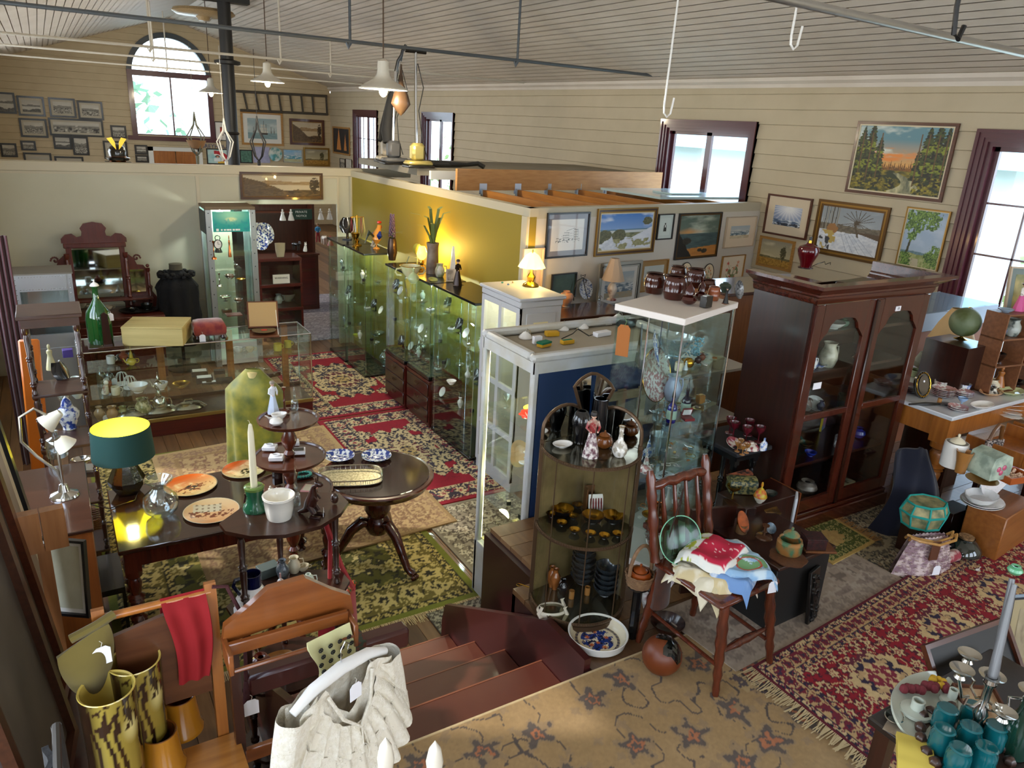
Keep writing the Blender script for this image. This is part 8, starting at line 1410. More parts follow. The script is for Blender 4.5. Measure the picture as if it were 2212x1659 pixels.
def melon(u,v):c=tw('#e6e4dc','#dfe2dc',3)(u,v);q=(v<.75)&(u>.07)&(u<.93)&(v>.07);c=np.where(q[...,None],cc('#b81c3c',u),c);k=q&(fbm(u*30,v*9,4)>.74);c=np.where(k[...,None],cc('#e9c9c4',u),c);g=(v>.68)&(fbm(u*8,v*8,5)>.55);return np.where(g[...,None],cc('#a8b03a',u),c)
def mapt(u,v):c=tw('#8fb4d6','#c4d6e0',9)(u,v);g=(np.hypot(u-.6,v-.5)<.3)&(fbm(u*7,v*7,6)>.42);c=np.where(g[...,None],cc('#6f9a6a',u),c);k=np.abs(np.hypot(u-.55,v-.45)-.22)<.02;return np.where(k[...,None],cc('#b5503a',u),c)
Tw(cs+Vr((.10,.03,.05)),.26,.22,-.2,tw('#9fc4dc','#dfe8ea',12),'pale blue and white tea towel under the red one',droop=.05);t=Tw(cs+Vr((.06,-.10,.062)),.25,.18,-.5,mapt,'souvenir map tea towel lettered Tasmania hanging off the chair',droop=.06);Tx('Tasmania',.035,Q('red_ink','#a8283a',.7),t,(-.0,.03,.0175),(0,0,0));Pt(t,(.1,-.09,.0),.3,1.6)
Tw(cs+Vr((.01,.04,.078)),.29,.24,.35,melon,'watermelon red tea towel on top of the pile',droop=.05)
Pa(cs+Vr((-.11,.15,.1)),.11,Gs('green_tint_glass','#b8e0c8',.12,.15),'round green frosted glass tray leaning on the chair back',rot=(1.15,0,-.15),name='glass_tray',cat='tray',rim=Q('frost_green','#7fc09f',.4))
bt=U+.381;bP=lambda x,y,z=bt:at(x,y,z)
Ve('lidded_pot','embossed brown and green lidded pot on a wood slice','pot',bP(1702,1195),[(0,0),(.9,0),(1,.1),(1,.6),(.85,.7),(.9,.78)],.062,.095,Q('embossed_pot','#a8763f',.35,coat=.3,noise=('#4f7a5a',18,.07)),lid=.5,tagk=1.2);m=M(Wo('bark_slice','#6b4023','#4a2a14',.6));m.lathe([(0,-.0),(.09,-.0),(.09,.006),(0,.008)],22,wave=(7,.05));O('wood_slice',m,loc=bP(1702,1205),label='rough wood slice beneath the embossed pot',cat='coaster');bpy.data.objects['lidded_pot'].location.z+=.008
box(bP(1765,1185),.16,.10,.012,Wo('flat_board','#7c4b26','#5d3418'),'flat wooden board under the carved reddish box','wooden_board','board',rz=-.5);box(bP(1755,1180,bt+.013),.10,.085,.05,Q('carved_red','#3d1413',.5,noise=('#1f0908',50,.1)),'small carved reddish black box on the chest','carved_box',rz=-.5,lid=Q('carved_red'));
t=E('wood_vase','slant cut wooden vase painted with an orange sunset','vase',bP(1603,1135,U+.42),rz=-.3);m=M(Wo('pale_log','#8d6b47','#6b4d30'));m.lathe([(0,0),(.03,0),(.03,.05)],18);O('log',m,t);m=M(Q('sunset_slice','#d8692a',.3,noise=('#3a2416',9,.12)));m.tr(0,0,.06,rx=.9);m.lathe([(0,0),(.03,0),(.03,.008),(0,.008)],24,sy=1.9);O('painted_slice',m,t)
t=E('green_box','low dark green box with brown lid beneath the sunset vase','box',at(1640,1215,U)+Vr((-.14,-.02,0)),rz=-.5);m=M(Q('bottle_green','#0f2a20',.5));m.box(-.17,-.05,0,.13,.06,.37,.004);m.use(darkw);m.box(-.17,-.05,.37,-.02,.06,.418);O('body',m,t)
vs(bP(1650,1160),'candle',.045,.07,cer('#5a3a26'),'brown beehive shaped pottery lid on the chest',name='pottery_cone',cat='ornament');Pa(bP(1660,1150)+Vr((0,0,.05)),.045,Q('shell_plate','#8fa5b5',.2,coat=.5,noise=('#3c5a72',18,.1)),'little oval painted shell dish leaning on the chest',rot=(.7,0,.3),sy=.65,name='shell_dish',cat='dish')
xz=U+.422;Ve('bonbon_bowl','small round bowl with painted fruit lid on the box cabinet','bowl',at(1640,1085,xz),'bowl',.035,.035,Q('fruit_bowl','#e0d8c4',.3,coat=.4),lid=1,lidm=Q('fruit_lid','#c4492a',.3,noise=('#c9b02c',40,.1)));box(at(1668,1085,xz),.09,.09,.012,Q('leaf_tray','#7a5a2a',.4,noise=('#4a3216',24,.06)),'square brown tray with dark leaf design on the box cabinet','leaf_tray','tray',rz=-.5);Pa(at(1665,1070,xz),.035,dgr,'round dark ashtray behind the fruit bowl',name='ashtray',cat='ashtray',deep=.02)
t=E('green_casket','domed dark green casket with gold scrollwork by the bookcase','casket',at(1600,1060,xz),rz=-.55);gk=Q('gilt_green','#26382e',.4,noise=('#8a8250',60,.05));m=M(gk);m.box(-.075,-.05,0,.075,.05,.05,.004);O('body',m,t);m=M(gk);m.prism([(-.052,.052),(.052,.052),(.046,.075),(.02,.088),(-.02,.088),(-.046,.075)],-.077,.077,'yz');O('domed_lid',m,t)
vs(at(1582,1075,xz-.02),'comport',.04,.075,brass,'brass footed vase with wide dark mouth left of the casket');t=E('relief_carving','black carved wooden relief panel leaning on the chest','carved panel',at(1755,1345,U),rz=.15,rot=(-.12,0,.25));m=M(Q('carved_black','#0c0c0c',.35,coat=.3));m.box(-.055,0,0,.055,.018,.30,.003);O('frame',m,t);m=M(Q('carved_relief','#111111',.3,bump=1.,bs=14));rr=random.Random(8)
for k in range(46):m.tube([(rr.uniform(-.036,.036),-.004,rr.uniform(.03,.28))for _ in range(2)]+[(rr.uniform(-.036,.036),-.008,rr.uniform(.03,.28))],.005,5)if k%9==0 else m.ball(rr.uniform(-.036,.036),-.002,rr.uniform(.025,.28),rr.uniform(.008,.014),6)
O('relief',m,t);box(at(1705,1128,U+.36)+Vr((.02,.0,.0)),.012,.10,.16,Q('grey_plastic','#c2c6cc',.4),'pale grey plastic tray standing by the bookcase foot','plastic_tray','tray',rz=-.9);t=E('dark_panel','upright dark brown board behind the spindle chair','board',(2.62,2.38,U),rz=-.25);m=M(darkw);m.box(0,0,0,.26,.02,.5);O('panel',m,t)
sz=1.502;sP=lambda x,y:at(x,y,sz)
for i,(x,y)in enumerate(((1583,945),(1615,940),(1610,955),(1637,955),(1575,935))):vs(sP(x,y),'goblet',.028,.085,cer('#5a1520'),'wine red goblet, one of the group on the black side table',name='red_goblet',cat='goblet',group='wine red goblets on the side table')
Ve('red_white_bowl','upturned red and white bowl on the side table','bowl',sP(1620,968),[(1,0),(.95,.4),(.6,.8),(.35,.85),(.33,1),(0,1)],.045,.035,Q('red_white','#e0d6c8',.2,coat=.5,noise=('#8a2a3a',26,.05)),solid=True);Pa(sP(1585,962),.045,Q('red_white'),'red and white plate behind the brown egg cups',rot=(.4,0,0));Ve('white_bottle','square white bottle with blue writing at the table corner','bottle',sP(1648,972),[(0,0),(1,0),(1,.55),(.7,.68),(.3,.75),(.3,.95),(.36,1)],.026,.075,bwf,sy=.6)
for i,(x,y)in enumerate(((1592,975),(1603,982),(1598,968),(1612,978))):vs(sP(x,y),'goblet',.013,.038,tanm,'small tan egg cup on the side table',name='egg_cup',cat='egg cup',group='tan egg cups on the side table')
m=M(Q('patterned_fan','#b8694a',.7,noise=('#2c1c1c',30,.1)));m.prism([(.09*cos(a),.09*sin(a))for a in[PI+PI*i/14 for i in range(15)]],0,.003);O('paper_fan',m,loc=sP(1598,985),label='orange and black paper fan under the egg cups',cat='fan')
bz=[U+q for q in(.148,.438,.738,1.038,1.278)]
def B(x,y,i):q=at(x,y,bz[i]);return Vr((min(max(q.x,BX0+.07),BX1-.07),min(max(q.y,BY0+.12),BY1-.10),bz[i]))
BB=[(1757,762,4,'mug',.045,.13,Q('rust_white','#c9bfa6',.4,noise=('#8a3a2a',22,.05)),'tall cream vase with rust splashes at the top of the bookcase'),(1785,765,4,'vase',.028,.10,dgr,'dark tagged vase beside the rust splashed one'),(1790,772,4,'sphere',.02,.03,cer('#6a4a3a'),'little brown pottery boot on the top bookcase shelf'),(1752,772,4,'bowl',.018,.006,bwf,'tiny blue and white saucer at the shelf edge'),(1758,845,3,'egg',.035,.09,cer('#2f2418'),'dark brown egg shaped pottery vase in the left door'),(1800,838,3,'bowl',.05,.05,cer('#5a1c24'),'maroon spotted bowl high behind the left door'),(1740,885,2,'jug',.036,.075,Q('brown_grey_jug','#5c4a3c',.4),'brown grey jug with handle behind the left door'),(1727,895,2,'vase',.02,.08,blu,'royal blue vase at the edge of the left door'),(1700,1000,1,'bowl',.045,.05,Q('glass_leaf','#5f7076',.15,coat=.7),'frilled grey glass leaf bowl behind the left door'),(1740,965,1,'bowl',.05,.03,cer('#4a3c26'),'olive brown bowl further back behind the left door'),(1762,990,1,'bowl',.04,.03,blu,'cobalt dish behind the left door'),
(1890,735,4,'bowl',.07,.04,Q('green_white_bowl','#cdd6d0',.2,coat=.5),'white oval bowl behind the right door'),(1882,722,4,'sphere',.03,.05,cer('#7aa38f'),'sea green pear shaped jar in the white bowl'),(1872,748,4,'mug',.02,.035,cer('#8fa5d0'),'little blue ring cup behind the right door'),(1878,822,3,'jug',.038,.10,Q('marbled_jug','#c4c6b4',.25,coat=.4,noise=('#6f7468',14,.1)),'marbled grey jug with big handle behind the right door'),(1873,838,3,'jug',.022,.05,bwf,'little blue white jug below the marbled one'),(1893,828,3,'tea',.026,.035,cer('#c0bb78'),'yellow green lidded pot behind the right door'),(1903,838,3,'bowl',.038,.02,bwf,'blue rimmed bowl behind the right door'),(1885,842,3,'bowl',.035,.01,dgr,'flat dark saucer behind the right door'),(1912,800,3,'vase',.03,.05,cer('#5a241c'),'red brown crinkled vase behind the right door'),(1880,900,2,'mug',.045,.08,cer('#3a3a2e'),'olive stoneware crock behind the right door'),(1862,925,2,'vase',.025,.07,cer('#2a3a5c'),'dark blue jar with white label behind the right door')]
for x,y,i,sh,r,h,mt,lab in BB:vs(B(x,y,i),sh,r,h,mt,lab,tagk=1 if 'tag' in lab else 0)
Ve('enamel_pot','white enamel pot with blue lid and butterfly behind the right door','pot',B(1838,975,1),[(0,0),(.95,0),(1,.05),(1,1)],.055,.075,Q('enamel_butterfly','#dde3ee',.2,coat=.6),lid=.7,lidm=cer('#4f74b0'),handle=2);vs(B(1862,955,1)+Vr((.04,.06,0)),'sphere',.045,.075,blu,'round cobalt blue vase behind the enamel pot');Pa(B(1765,888,2)+Vr((0,.03,.035)),.08,cer('#a8b0ae'),'grey green oval platter leaning behind the left door',rot=(.7,0,0),sy=.7,name='platter',cat='platter')
box(B(1818,1045,0),.13,.12,.03,Q('cream_book','#c9c6a4',.7),'cream boxed set at the bottom right of the bookcase','book','book',rz=.1,top=Q('photo_cover','#30352c',.5,noise=('#b5b9a8',22,.08)))
t=E('book','upright blue picture book with yellow spine behind the left door','book',B(1785,935,1)+Vr((.03,.05,0)),rz=.4);m=M(Q('blue_cover','#2f7fb5',.4,noise=('#c94a2a',14,.1)));m.box(-.05,0,0,.05,.012,.15);m.use(cer('#d8c83a'));m.box(-.055,-.001,0,-.05,.013,.15);O('cover',m,t)
t=E('folded_flag','folded red white and blue cloth low behind the left door','cloth',B(1690,1090,0));m=M(Q('flag_stripes','#d8d8e0',.8,noise=('#a82a3a',26,.05)));m.sheet(14,14,lambda u,v:(-.05+.11*u,-.05+.1*v,.02+.05*sin(PI*u)*sin(PI*v)+.008*sin(u*20)),.02);O('cloth',m,t);vs(B(1740,1065,0),'sphere',.045,.06,Q('shells','#a8a098',.3,noise=('#5a4a42',22,.15)),'pile of grey brown shells low behind the left door',name='shell_heap',cat='shells')
tp=BZ1-.16+.016;vP2=lambda x,y:Vr((min(max(at(x,y,tp).x,3.6),4.5),2.85,tp));vs(Vr((4.05,2.78,tp+.0)),'bowl',.05,.04,cer('#a01028'),'crimson bowl lying inside the open bookcase top');vs(Vr((3.75,2.75,tp)),'bowl',.04,.03,cer('#c9a08a'),'pale pink bowl inside the open bookcase top')
t=E('cornice_offcut','loose dark moulding board lying on the bookcase top','moulding',(4.3,2.86,BZ1+.012),rz=.15);m=M(darkw);m.box(-.15,-.06,0,.2,.06,.07,.01);O('board',m,t)
t=E('tall_table','tall dark sideboard behind the bookcase carrying the red vase','sideboard',(4.55,4.1,0));m=M(Wo('sideboard_wood','#7c4a22','#5a3214'));m.box(0,0,0,1.3,.5,2.02,.005);O('carcass',m,t);m=M(brownt);m.box(-.02,-.02,2.02,1.32,.52,2.045,.004);O('top',m,t)
rv=Ve('red_vase_lamp','glossy dark red baluster vase lamp base without shade','lamp',at(1740,577,2.045),[(0,0),(.5,0),(.52,.05),(.6,.2),(.92,.5),(1,.68),(.85,.82),(.4,.9),(.3,.96)],.105,.25,cer('#5a0512',.12),foot=darkw);q=at(1740,577,2.045);m=M(brass);m.lathe([(0,0),(.018,0),(.016,.03),(0,.03)],12);m.use(blackm);m.lathe([(0,.03),(.014,.03),(.014,.065),(0,.065)],12);O('lamp_socket',m,rv,loc=(0,0,.236));m=M(blackm);m.tube([(0,0,.004),(.1,.02,.02),(.17,-.01,.045),(.23,.02,.01),(.28,.0,.03),(.31,.02,.004)],.004,6);O('lamp_cord',m,rv,loc=(.1,0,0))
mz=1.652;mP=lambda x,y,z=mz:at(x,y,z)
Tl(mP(2040,790),.30,Q('cut_lamp_base','#aab2b8',.1,coat=.8),Q('cream_panel_shade','#c9a878',.8),'lamp with cream panelled bell shade and cut glass base',rs=.105,rb=.035,scal=1,hs=.52,rtop=.3)
t=E('photo_stand','black oval standing frame with gold scroll edge on the marble','picture frame',mP(1993,860),rot=(-.25,0,-.3));m=M(Q('black_gold','#16130f',.3,coat=.4));m.prism([(.042*cos(a*PI/14),.06+.06*sin(a*PI/14))for a in range(28)],0,.012,'xz');m.use(gold_);m.tube([(.036*cos(a*PI/20)*(1+.06*sin(a*3)),-.003,.06+.053*sin(a*PI/20)*(1+.06*sin(a*3)))for a in range(40)],.0022,5,closed=True);O('frame',m,t);m=M(Q('brown_mirror','#5f564b',.15,.6));m.prism([(.026*cos(a*PI/12),.06+.042*sin(a*PI/12))for a in range(24)],-.004,0,'xz');m.use(tagc);m.prism([(.004*cos(a*PI/6),.075+.005*sin(a*PI/6))for a in range(12)],-.006,-.004,'xz');O('oval_insert',m,t)
MM=[(2030,838,'cup',.03,.035,flw,'blue flowered cup on the plate stack, left'),(2078,845,'cup',.033,.038,bwf,'blue flowered teacup on saucers, right'),(2010,800,'mug',.04,.06,flw,'tall sprigged canister beside the cream lamp'),(2025,815,'mug',.045,.07,bwf,'white lidded canister with crossed blue design'),(2080,800,'bowl',.055,.05,Q('green_gravy','#8f9440',.25,coat=.5,noise=('#d8d0a8',9,.2)),'green and cream sauce boat behind the teacups'),(2125,815,'fig',.025,.07,wh,'small white group figure on the marble table'),(2117,820,'bud',.025,.075,wh,'white bud vase beside the white figure'),(2140,840,'jug',.035,.05,crm,'cream moulded jug behind the patterned puppy dish'),(2075,880,'comport',.02,.045,cer('#8fb0d6'),'pale blue egg cup at the marble edge'),(2028,872,'mug',.009,.025,tanm,'little wooden thimble case with red top'),(2142,850,'fig',.03,.045,Q('speckled_dog','#e0dccf',.3,noise=('#2b2620',60,.06)),'black speckled china animal on the peach dish'),(2095,835,'sphere',.018,.02,cer('#2a140e'),'small dark brown pot behind the teacups'),(1975,812,'pot',.05,.05,Q('green_flower_trough','#b5c49a',.25,coat=.5),'pale green flowered trough planter at the table back')]
for x,y,sh,r,h,mt,lab in MM:vs(mP(x,y),sh,r,h,mt,lab,handle=1 if sh in('cup','jug')else 0)
for x,y,n,r,lab in((2035,855,5,.05,'white gilt plate in the left pile of plates'),(2078,855,3,.045,'white saucer in the pile under the right teacup'),(2068,885,2,.04,'white saucer under the blue egg cup'),(1960,845,4,.045,'mauve brown plate in the pile beside the oval frame')):
 for i in range(n):Pa(mP(x,y)+Vr((0,0,.011*i)),r,(cer('#5a3a3c')if 'mauve' in lab else flw),lab,group=lab.replace('plate in','plates in').replace('saucer','saucers'),rim=None,deep=.01)
Pa(mP(2140,852),.07,cer('#d8a878'),'peach oval dish holding the speckled animal',sy=.6,name='peach_dish',cat='dish');Pa(mP(2185,850),.075,cer('#c9cf9a'),'green cream leaf dish with brown centre at the table end',sy=.6,name='leaf_dish',cat='dish',wave=(6,.05));Pa(mP(2120,880),.07,wh,'white oval tray of small rings on the marble',sy=.5,name='ring_tray',cat='tray');Pa(mP(2055,825),.05,cer('#cfc0b0'),'flat lace edged plate behind the canister')
t=E('brush_set','long black and gilt hand mirror lying at the marble edge','hand mirror',mP(1998,875),rz=-.35);m=M(Q('black_gold'));m.tube([(-.08,0,.005),(.0,0,.006),(.08,0,.004)],[.004,.008,.005],6);m.lathe([(0,.002),(.022,.002),(.022,.007),(0,.008)],16,x=.1,sx=1.5);O('body',m,t)
box(mP(2090,915,1.46),.07,.05,.1,Q('red_gift_box','#a81c2a',.5),'small red standing gift box in the pulled drawer','gift_box',rz=-.3,lid=Q('red_gift_box'));m=M(wh);m.lathe([(0,0),(.02,0),(.02,.008),(0,.01)],18);O('china_disc',m,loc=mP(2104,925,1.54),rot=(.9,0,.3),label='round white pot lid standing in front of the red box',cat='lid');vs(mP(2135,905,1.46),'bowl',.035,.03,flw,'white flowered bowl in the pulled drawer');vs(mP(2140,890,1.46),'fig',.012,.06,honey,'small wooden peg figure in the drawer',name='peg_doll',cat='doll')
t=E('doily_stack','heap of white lace doilies and cards at the right table end','doilies',mP(2190,895,1.55));m=M(wh)
for k in range(4):m.tr(-.05+.04*k,.02*k,.01*k,rz=.4*k,ry=.1*k);m.lathe([(0,0),(.07,0),(.07,.002),(0,.002)],20,wave=(10,.05))
O('doilies',m,t)
t=E('sun_hat','grey felt hat behind the bookcase edge','hat',at(1990,790,1.72),rot=(.3,.2,0));m=M(Q('grey_felt','#8a8d80',.9));m.lathe([(.13,.0),(.09,.005),(.075,.02),(.07,.09),(.045,.11),(0,.1)],24,sy=.85);O('felt',m,t)
PGs=[(.06,.563,'bowl',.04,.02,cer('#9fb6c9'),'blue glass dish on top of the pigeonhole shelf'),(.06,.393,'vase',.035,.07,cer('#6f7aa0'),'lilac blue glazed vase in the top left pigeonhole'),(.18,.393,'jug',.045,.10,Q('clover_jug','#b0b8b0',.3,coat=.4,noise=('#3f4a48',18,.05)),'grey jug with dark clover in the top left pigeonhole'),(.40,.393,'fig',.04,.12,wh,'white praying child figure in the top middle pigeonhole'),(.1,.203,'bowl',.045,.06,cer('#2a160e'),'dark brown lidded crock in the middle left pigeonhole'),(.33,.203,'mug',.045,.075,copper,'shiny copper lustre mug in the middle pigeonhole'),(.46,.203,'goblet',.04,.09,copper,'copper lustre goblet beside the lustre mug'),(.2,.013,'fig',.035,.13,honey,'carved wooden owl in the bottom left pigeonhole'),(.4,.013,'bowl',.05,.03,blk,'black beaded bowl in the bottom middle pigeonhole'),(.07,.013,'mug',.03,.05,darkw,'small dark wooden pot at the bottom left')]
for u,z,sh,r,h,mt,lab in PGs:vs(inpg(u,.07,z),sh,r,h,mt,lab,handle=1 if sh in('mug','jug')and mt is not darkw else 0)
Pf(inpg(.2,.08,.563),.17,Q('pink_satin','#d85a98',.5),wh,'doll in pink skirt and white bonnet on the pigeonhole shelf',hair='#1c1210',name='doll',cat='doll',hat=Q('bonnet_white','#e6e4e6',.6));easel(inpg(.36,.07,.563),.07,.09,Q('grey_ivory','#c4c9c0',.4,noise=('#5c6060',30,.1)),wh,'small grey and white framed figure tile on the pigeonhole shelf');box(inpg(.48,.08,.563),.06,.03,.05,crm,'small cream tag box at the right of the pigeonhole top')
t=E('globe','dim green earth globe standing before the tall window','globe',at(2125,735,2.0)+Vr((0,.15,.02)));t.scale=(.68,)*3;m=M(Q('globe_map','#6a7858',.5,noise=('#4a5528',3,.06)));m.ball(0,0,.15,.15,28);O('sphere',m,t);m=M(brass);m.tube([(.155*cos(a),0,.15+.155*sin(a))for a in[-PI/2+PI*i/16 for i in range(17)]],.005,6);m.lathe([(0,-.03),(.07,-.03),(.02,-.01),(.015,0)],16);O('stand',m,t)
t=E('globe_shelf','dark wooden plinth under the globe by the window','plinth',at(2122,740,2.0)+Vr((-.15,0,-2.0+U-.0)));m=M(darkw);m.box(0,0,0,.3,.3,2.0-U-.031);O('block',m,t)
Pc('vintage bowling print in wide grey mount standing by the window',at(2212,640,2.28)+Vr((.02,.0,0)),.30,.40,-.5,[(.012,'pale')],(.04,'#7f8d8a'),Sd('#c9b06a','#4a6a4a',4,5),rx=-.15)
fz=U;t=E('navy_coat','dark navy coat draped against the marble table leg','coat',(4.42,2.28,U),rz=-.4);nav=Q('navy_wool','#090f24',.95,sheen=.3);m=M(nav);m.sheet(26,16,lambda u,v:((u-.5)*.46*(1-.5*v)+.05*sin(v*4),-.13*(1-(2*u-1)**2)*(1-v*.6)-.02*sin(u*9+v*3)-.01*sin(u*17-v*5),.60*v*(1-.1*abs(2*u-1))),.02);O('cloth',m,t)
t=E('sewing_box','padded octagonal box edged with turquoise crochet stitching','box',at(1990,1130,U+.19),rz=-.3);tap=Q('tapestry_scene','#b5a878',.6,noise=('#5f6b4a',16,.12));oc=lambda r:[(r*1.15*cos(PI/8+a*PI/4),r*.9*sin(PI/8+a*PI/4))for a in range(8)]
m=M(tap);vs_=[(x,y,z)for z,r in((0,.085),(.07,.105),(.12,.085))for x,y in oc(r)];m.add(vs_,[(i+8*j,(i+1)%8+8*j,(i+1)%8+8*(j+1),i+8*(j+1))for j in(0,1)for i in range(8)]+[tuple(range(16,24))]);O('panels',m,t,sharp=10)
m=M(Q('turquoise_yarn','#1f9a8f',.8));
for z,r in((.07,.106),(.12,.087),(.0,.087)):m.tube([(x,y,z)for x,y in oc(r)],.006,5,closed=True)
for x,y in oc(1):m.tube([(x*.086,y*.086,0),(x*.106,y*.106,.07),(x*.086,y*.086,.12)],.005,5)
O('stitching',m,t);t=E('sewing_stand','low stool hidden behind the handbag under the turquoise edged box','stool',at(1990,1130,U+.19)-Vr((0,0,.19)));m=M(darkw);m.box(-.09,-.07,0,.09,.07,.188);O('block',m,t)
t=E('beaded_handbag','mauve wooden-bead handbag with two cane handles','handbag',at(1985,1235,U),rz=-.32);bd=Q('mauve_beads','#8d6f78',.5,noise=('#d0bcb8',30,.06));m=M(bd)
def bagf(s):return lambda u,v:((u-.5)*(.34-.10*v-.04*v*v),s*(.055*(1-(2*u-1)**2)*(1-v*.8)+.01),.20*v+.004*sin(u*60))
m.sheet(30,12,bagf(-1));m.sheet(30,12,bagf(1));O('body',m,t)
m=M(Q('pale_beads','#cdb8b4',.4));
for k in range(9):
 for j in range(11):u,v=.06+k*.11,.04+j*.085;q=bagf(-1)(u,v);m.lathe([(.006,0),(.009,.002),(.006,.004)],6,q[0]+.006*(-1)**j,q[1]-.003,q[2])
O('bead_rows',m,t);m=M(Wo('cane','#c4944f','#a5763a',.3))
for s in(-.012,.012):m.tube([(-.115,s,.19),(-.125,s-.02,.215),(-.10,s-.045,.21),(0,s-.06,.19),(.10,s-.045,.2),(.125,s-.02,.215),(.115,s,.19)],.007,8)
O('cane_handles',m,t);m=M(Q('leather_tab','#5a3018',.6));m.box(-.025,-.06,.1,.025,-.052,.2,.003);O('leather_tab',m,t);Pt(t,(.02,-.075,.1),0,1.4)
t=E('glass_demijohn','squat dark glass jar with cork lid on three feet','jar',at(2075,1205,U));m=M(Q('smoky_glass_jar','#1d2420',.07,coat=.9));m.lathe(op([(0,.02),(.06,.02),(.1,.05),(.095,.08),(.06,.12),(.045,.13),(.05,.14)]),28);O('body',m,t);m=M(Q('cork','#a98258',.9,noise=('#6f5236',60,.1)));m.lathe([(0,.12),(.04,.12),(.043,.15),(0,.152)],20);O('cork_lid',m,t);m=M(iron);
for k in range(3):a=k*2.09;m.tube([(.05*cos(a),.05*sin(a),.025),(.055*cos(a),.055*sin(a),0)],.006,6)
O('feet',m,t)
m=M(Q('floral_cushion','#d8c9bf',.8,noise=('#9a3a44',14,.08)));m.tube([(-.08,0,0),(-.06,0,0),(.06,0,0),(.08,0,0)],[.02,.036,.036,.02],16);O('bolster',m,loc=at(2065,1150,U+.22),rz=-.1,label='rolled floral cloth bolster beside the crate',cat='cushion');box(at(2060,1160,U)+Vr((.02,.06,0)),.2,.12,.18,darkw,'dark low box supporting the floral bolster','low_box')
t=E('horseshoe','rusty iron horseshoe leaning on the crate','horseshoe',at(2150,1200,U),rot=(-.2,0,-.1));m=M(Q('rust_iron','#3a2a20',.6,.4));m.tube([(.05*cos(a),0,.065+.06*sin(a))for a in[-2.2+3.6*i/14 for i in range(15)]],.01,6);O('iron',m,t);Pt(t,(-.02,-.02,.04),0,1.3)
cz_=U+.302;
for i,(sh,r)in enumerate(((1.1,.105),(1.0,.1))):Pa(at(2120,1090,cz_)+Vr((0,0,.008*i)),r,wh,'white oval platter in the pair on the crate',sy=.8,group='white oval platters on the crate',deep=.02,name='oval_platter',cat='platter')
Ve('ribbed_dish','white ribbed oval dish on top of the platters','dish',at(2118,1080,cz_+.03),[(0,0),(.75,0),(.9,.5),(1,1)],.085,.028,Q('ribbed_china','#e4e4e2',.2,coat=.5),40,sy=.75,wave=(30,.02))
t=E('crochet_table','small low table under the crocheted cloth right of the bookcase','table',(4.70,2.02,U),rz=-.1);m=M(darkw);m.box(0,0,.50,.62,.28,.53);
for x,y in((.03,.03),(.59,.03),(.03,.25),(.59,.25)):m.box(x-.015,y-.015,0,x+.015,y+.015,.5)
O('frame',m,t);t=E('crochet_cloth','white open crochet cloth draped over the low table','cloth',(4.70,2.02,U+.532),rz=-.1);m=M(lace('crochet_lace','#e6e2e2',.14,90));m.sheet(34,24,lambda u,v:(-.05+.72*u,-.06+.38*v+(0 if v>.2 else .0),.004 if v>.22 else .004-.22*(1-v/.22)*(.8+.25*sin(u*11))+.0));O('crochet',m,t)
lz=U+.54;lP=lambda x,y:at(x,y,lz)
Ve('enamel_canister','white lidded canister with yellow knob under the marble table','canister',lP(2055,1005),[(0,0),(1,0),(1,.9),(.95,1)],.045,.10,wh,lid=.4,lidm=crm);vs(lP(2073,1020),'flare',.032,.09,tanm,'tan pottery beaker vase beside the white canister',name='beaker',cat='beaker');Pa(lP(2120,1040),.085,Wo('turned_plate','#8f6a34','#6f4f24'),'wide brown wooden platter under the rose box',name='wooden_platter',cat='platter')
t=E('rose_box','padded card box with pink rose panel','box',lP(2130,1030)+Vr((0,0,.016)),rz=-.2);m=M(Q('rose_card','#b9c8b4',.6,noise=('#8a9a8a',20,.1)));m.prism([(-.05,0),(.05,0),(.055,.05),(.045,.09),(.0,.105),(-.045,.09),(-.055,.05)],-.05,.05,'xz');O('panels',m,t);m=M(cer('#c45a78'));
for x,z in((-.015,.045),(.012,.05),(.0,.03)):m.ball(x,-.051,z,.011,8,sy=.3)
O('rose_picture',m,t)
t=E('shell_tray','orange wooden tray of small shells','tray',lP(2185,1035),rz=-.2);m=M(Q('orange_tray','#a8521f',.4));m.box(-.09,-.06,0,.09,-.054,.04);m.box(-.09,.054,0,.09,.06,.04);m.box(-.09,-.054,0,-.084,.054,.04);m.box(.084,-.054,0,.09,.054,.04);m.box(-.084,-.054,0,.084,.054,.005);O('box',m,t);m=M(Q('shell_pink','#d8b59a',.4));rr=random.Random(9)
for k in range(70):m.ball(rr.uniform(-.075,.075),rr.uniform(-.045,.045),rr.uniform(.015,.035),rr.uniform(.008,.013),6,sy=.7)
tag(O('shells',m,t),kind='stuff')
Pa(at(2165,1000,lz+.01),.07,bwf,'blue rimmed oval dish behind the shell tray',sy=.6,name='blue_dish',cat='dish');t=E('playing_card_rack','dark woven letter rack with wooden loop handle','letter rack',at(2140,985,lz),rz=-.2);m=M(Q('woven_black','#1a1214',.7,noise=('#b5a8a0',90,.04)));m.box(-.07,-.01,0,.07,.01,.11);O('woven_panel',m,t);m=M(Wo('rack_wood','#7c5026','#5a3616'));m.tube([(-.05,0,.11),(-.03,0,.17),(0,0,.21),(.03,0,.2),(.04,0,.15),(.045,0,.11)],.012,8);O('handle',m,t)
box(at(2195,990,lz),.09,.02,.09,Q('lilac_cover','#b58aa0',.5),'lilac booklet with black heading standing under the drawers','booklet','booklet',rz=-.2);q=at(2195,990,lz);t=Tx('SAVOURY',.02,blackm,None,(0,0,0));t.parent=[o for o in bpy.data.objects if o.name.startswith('booklet')][0];t.location=(0,-.0112,.07);t.rotation_euler=(PI/2,0,0)
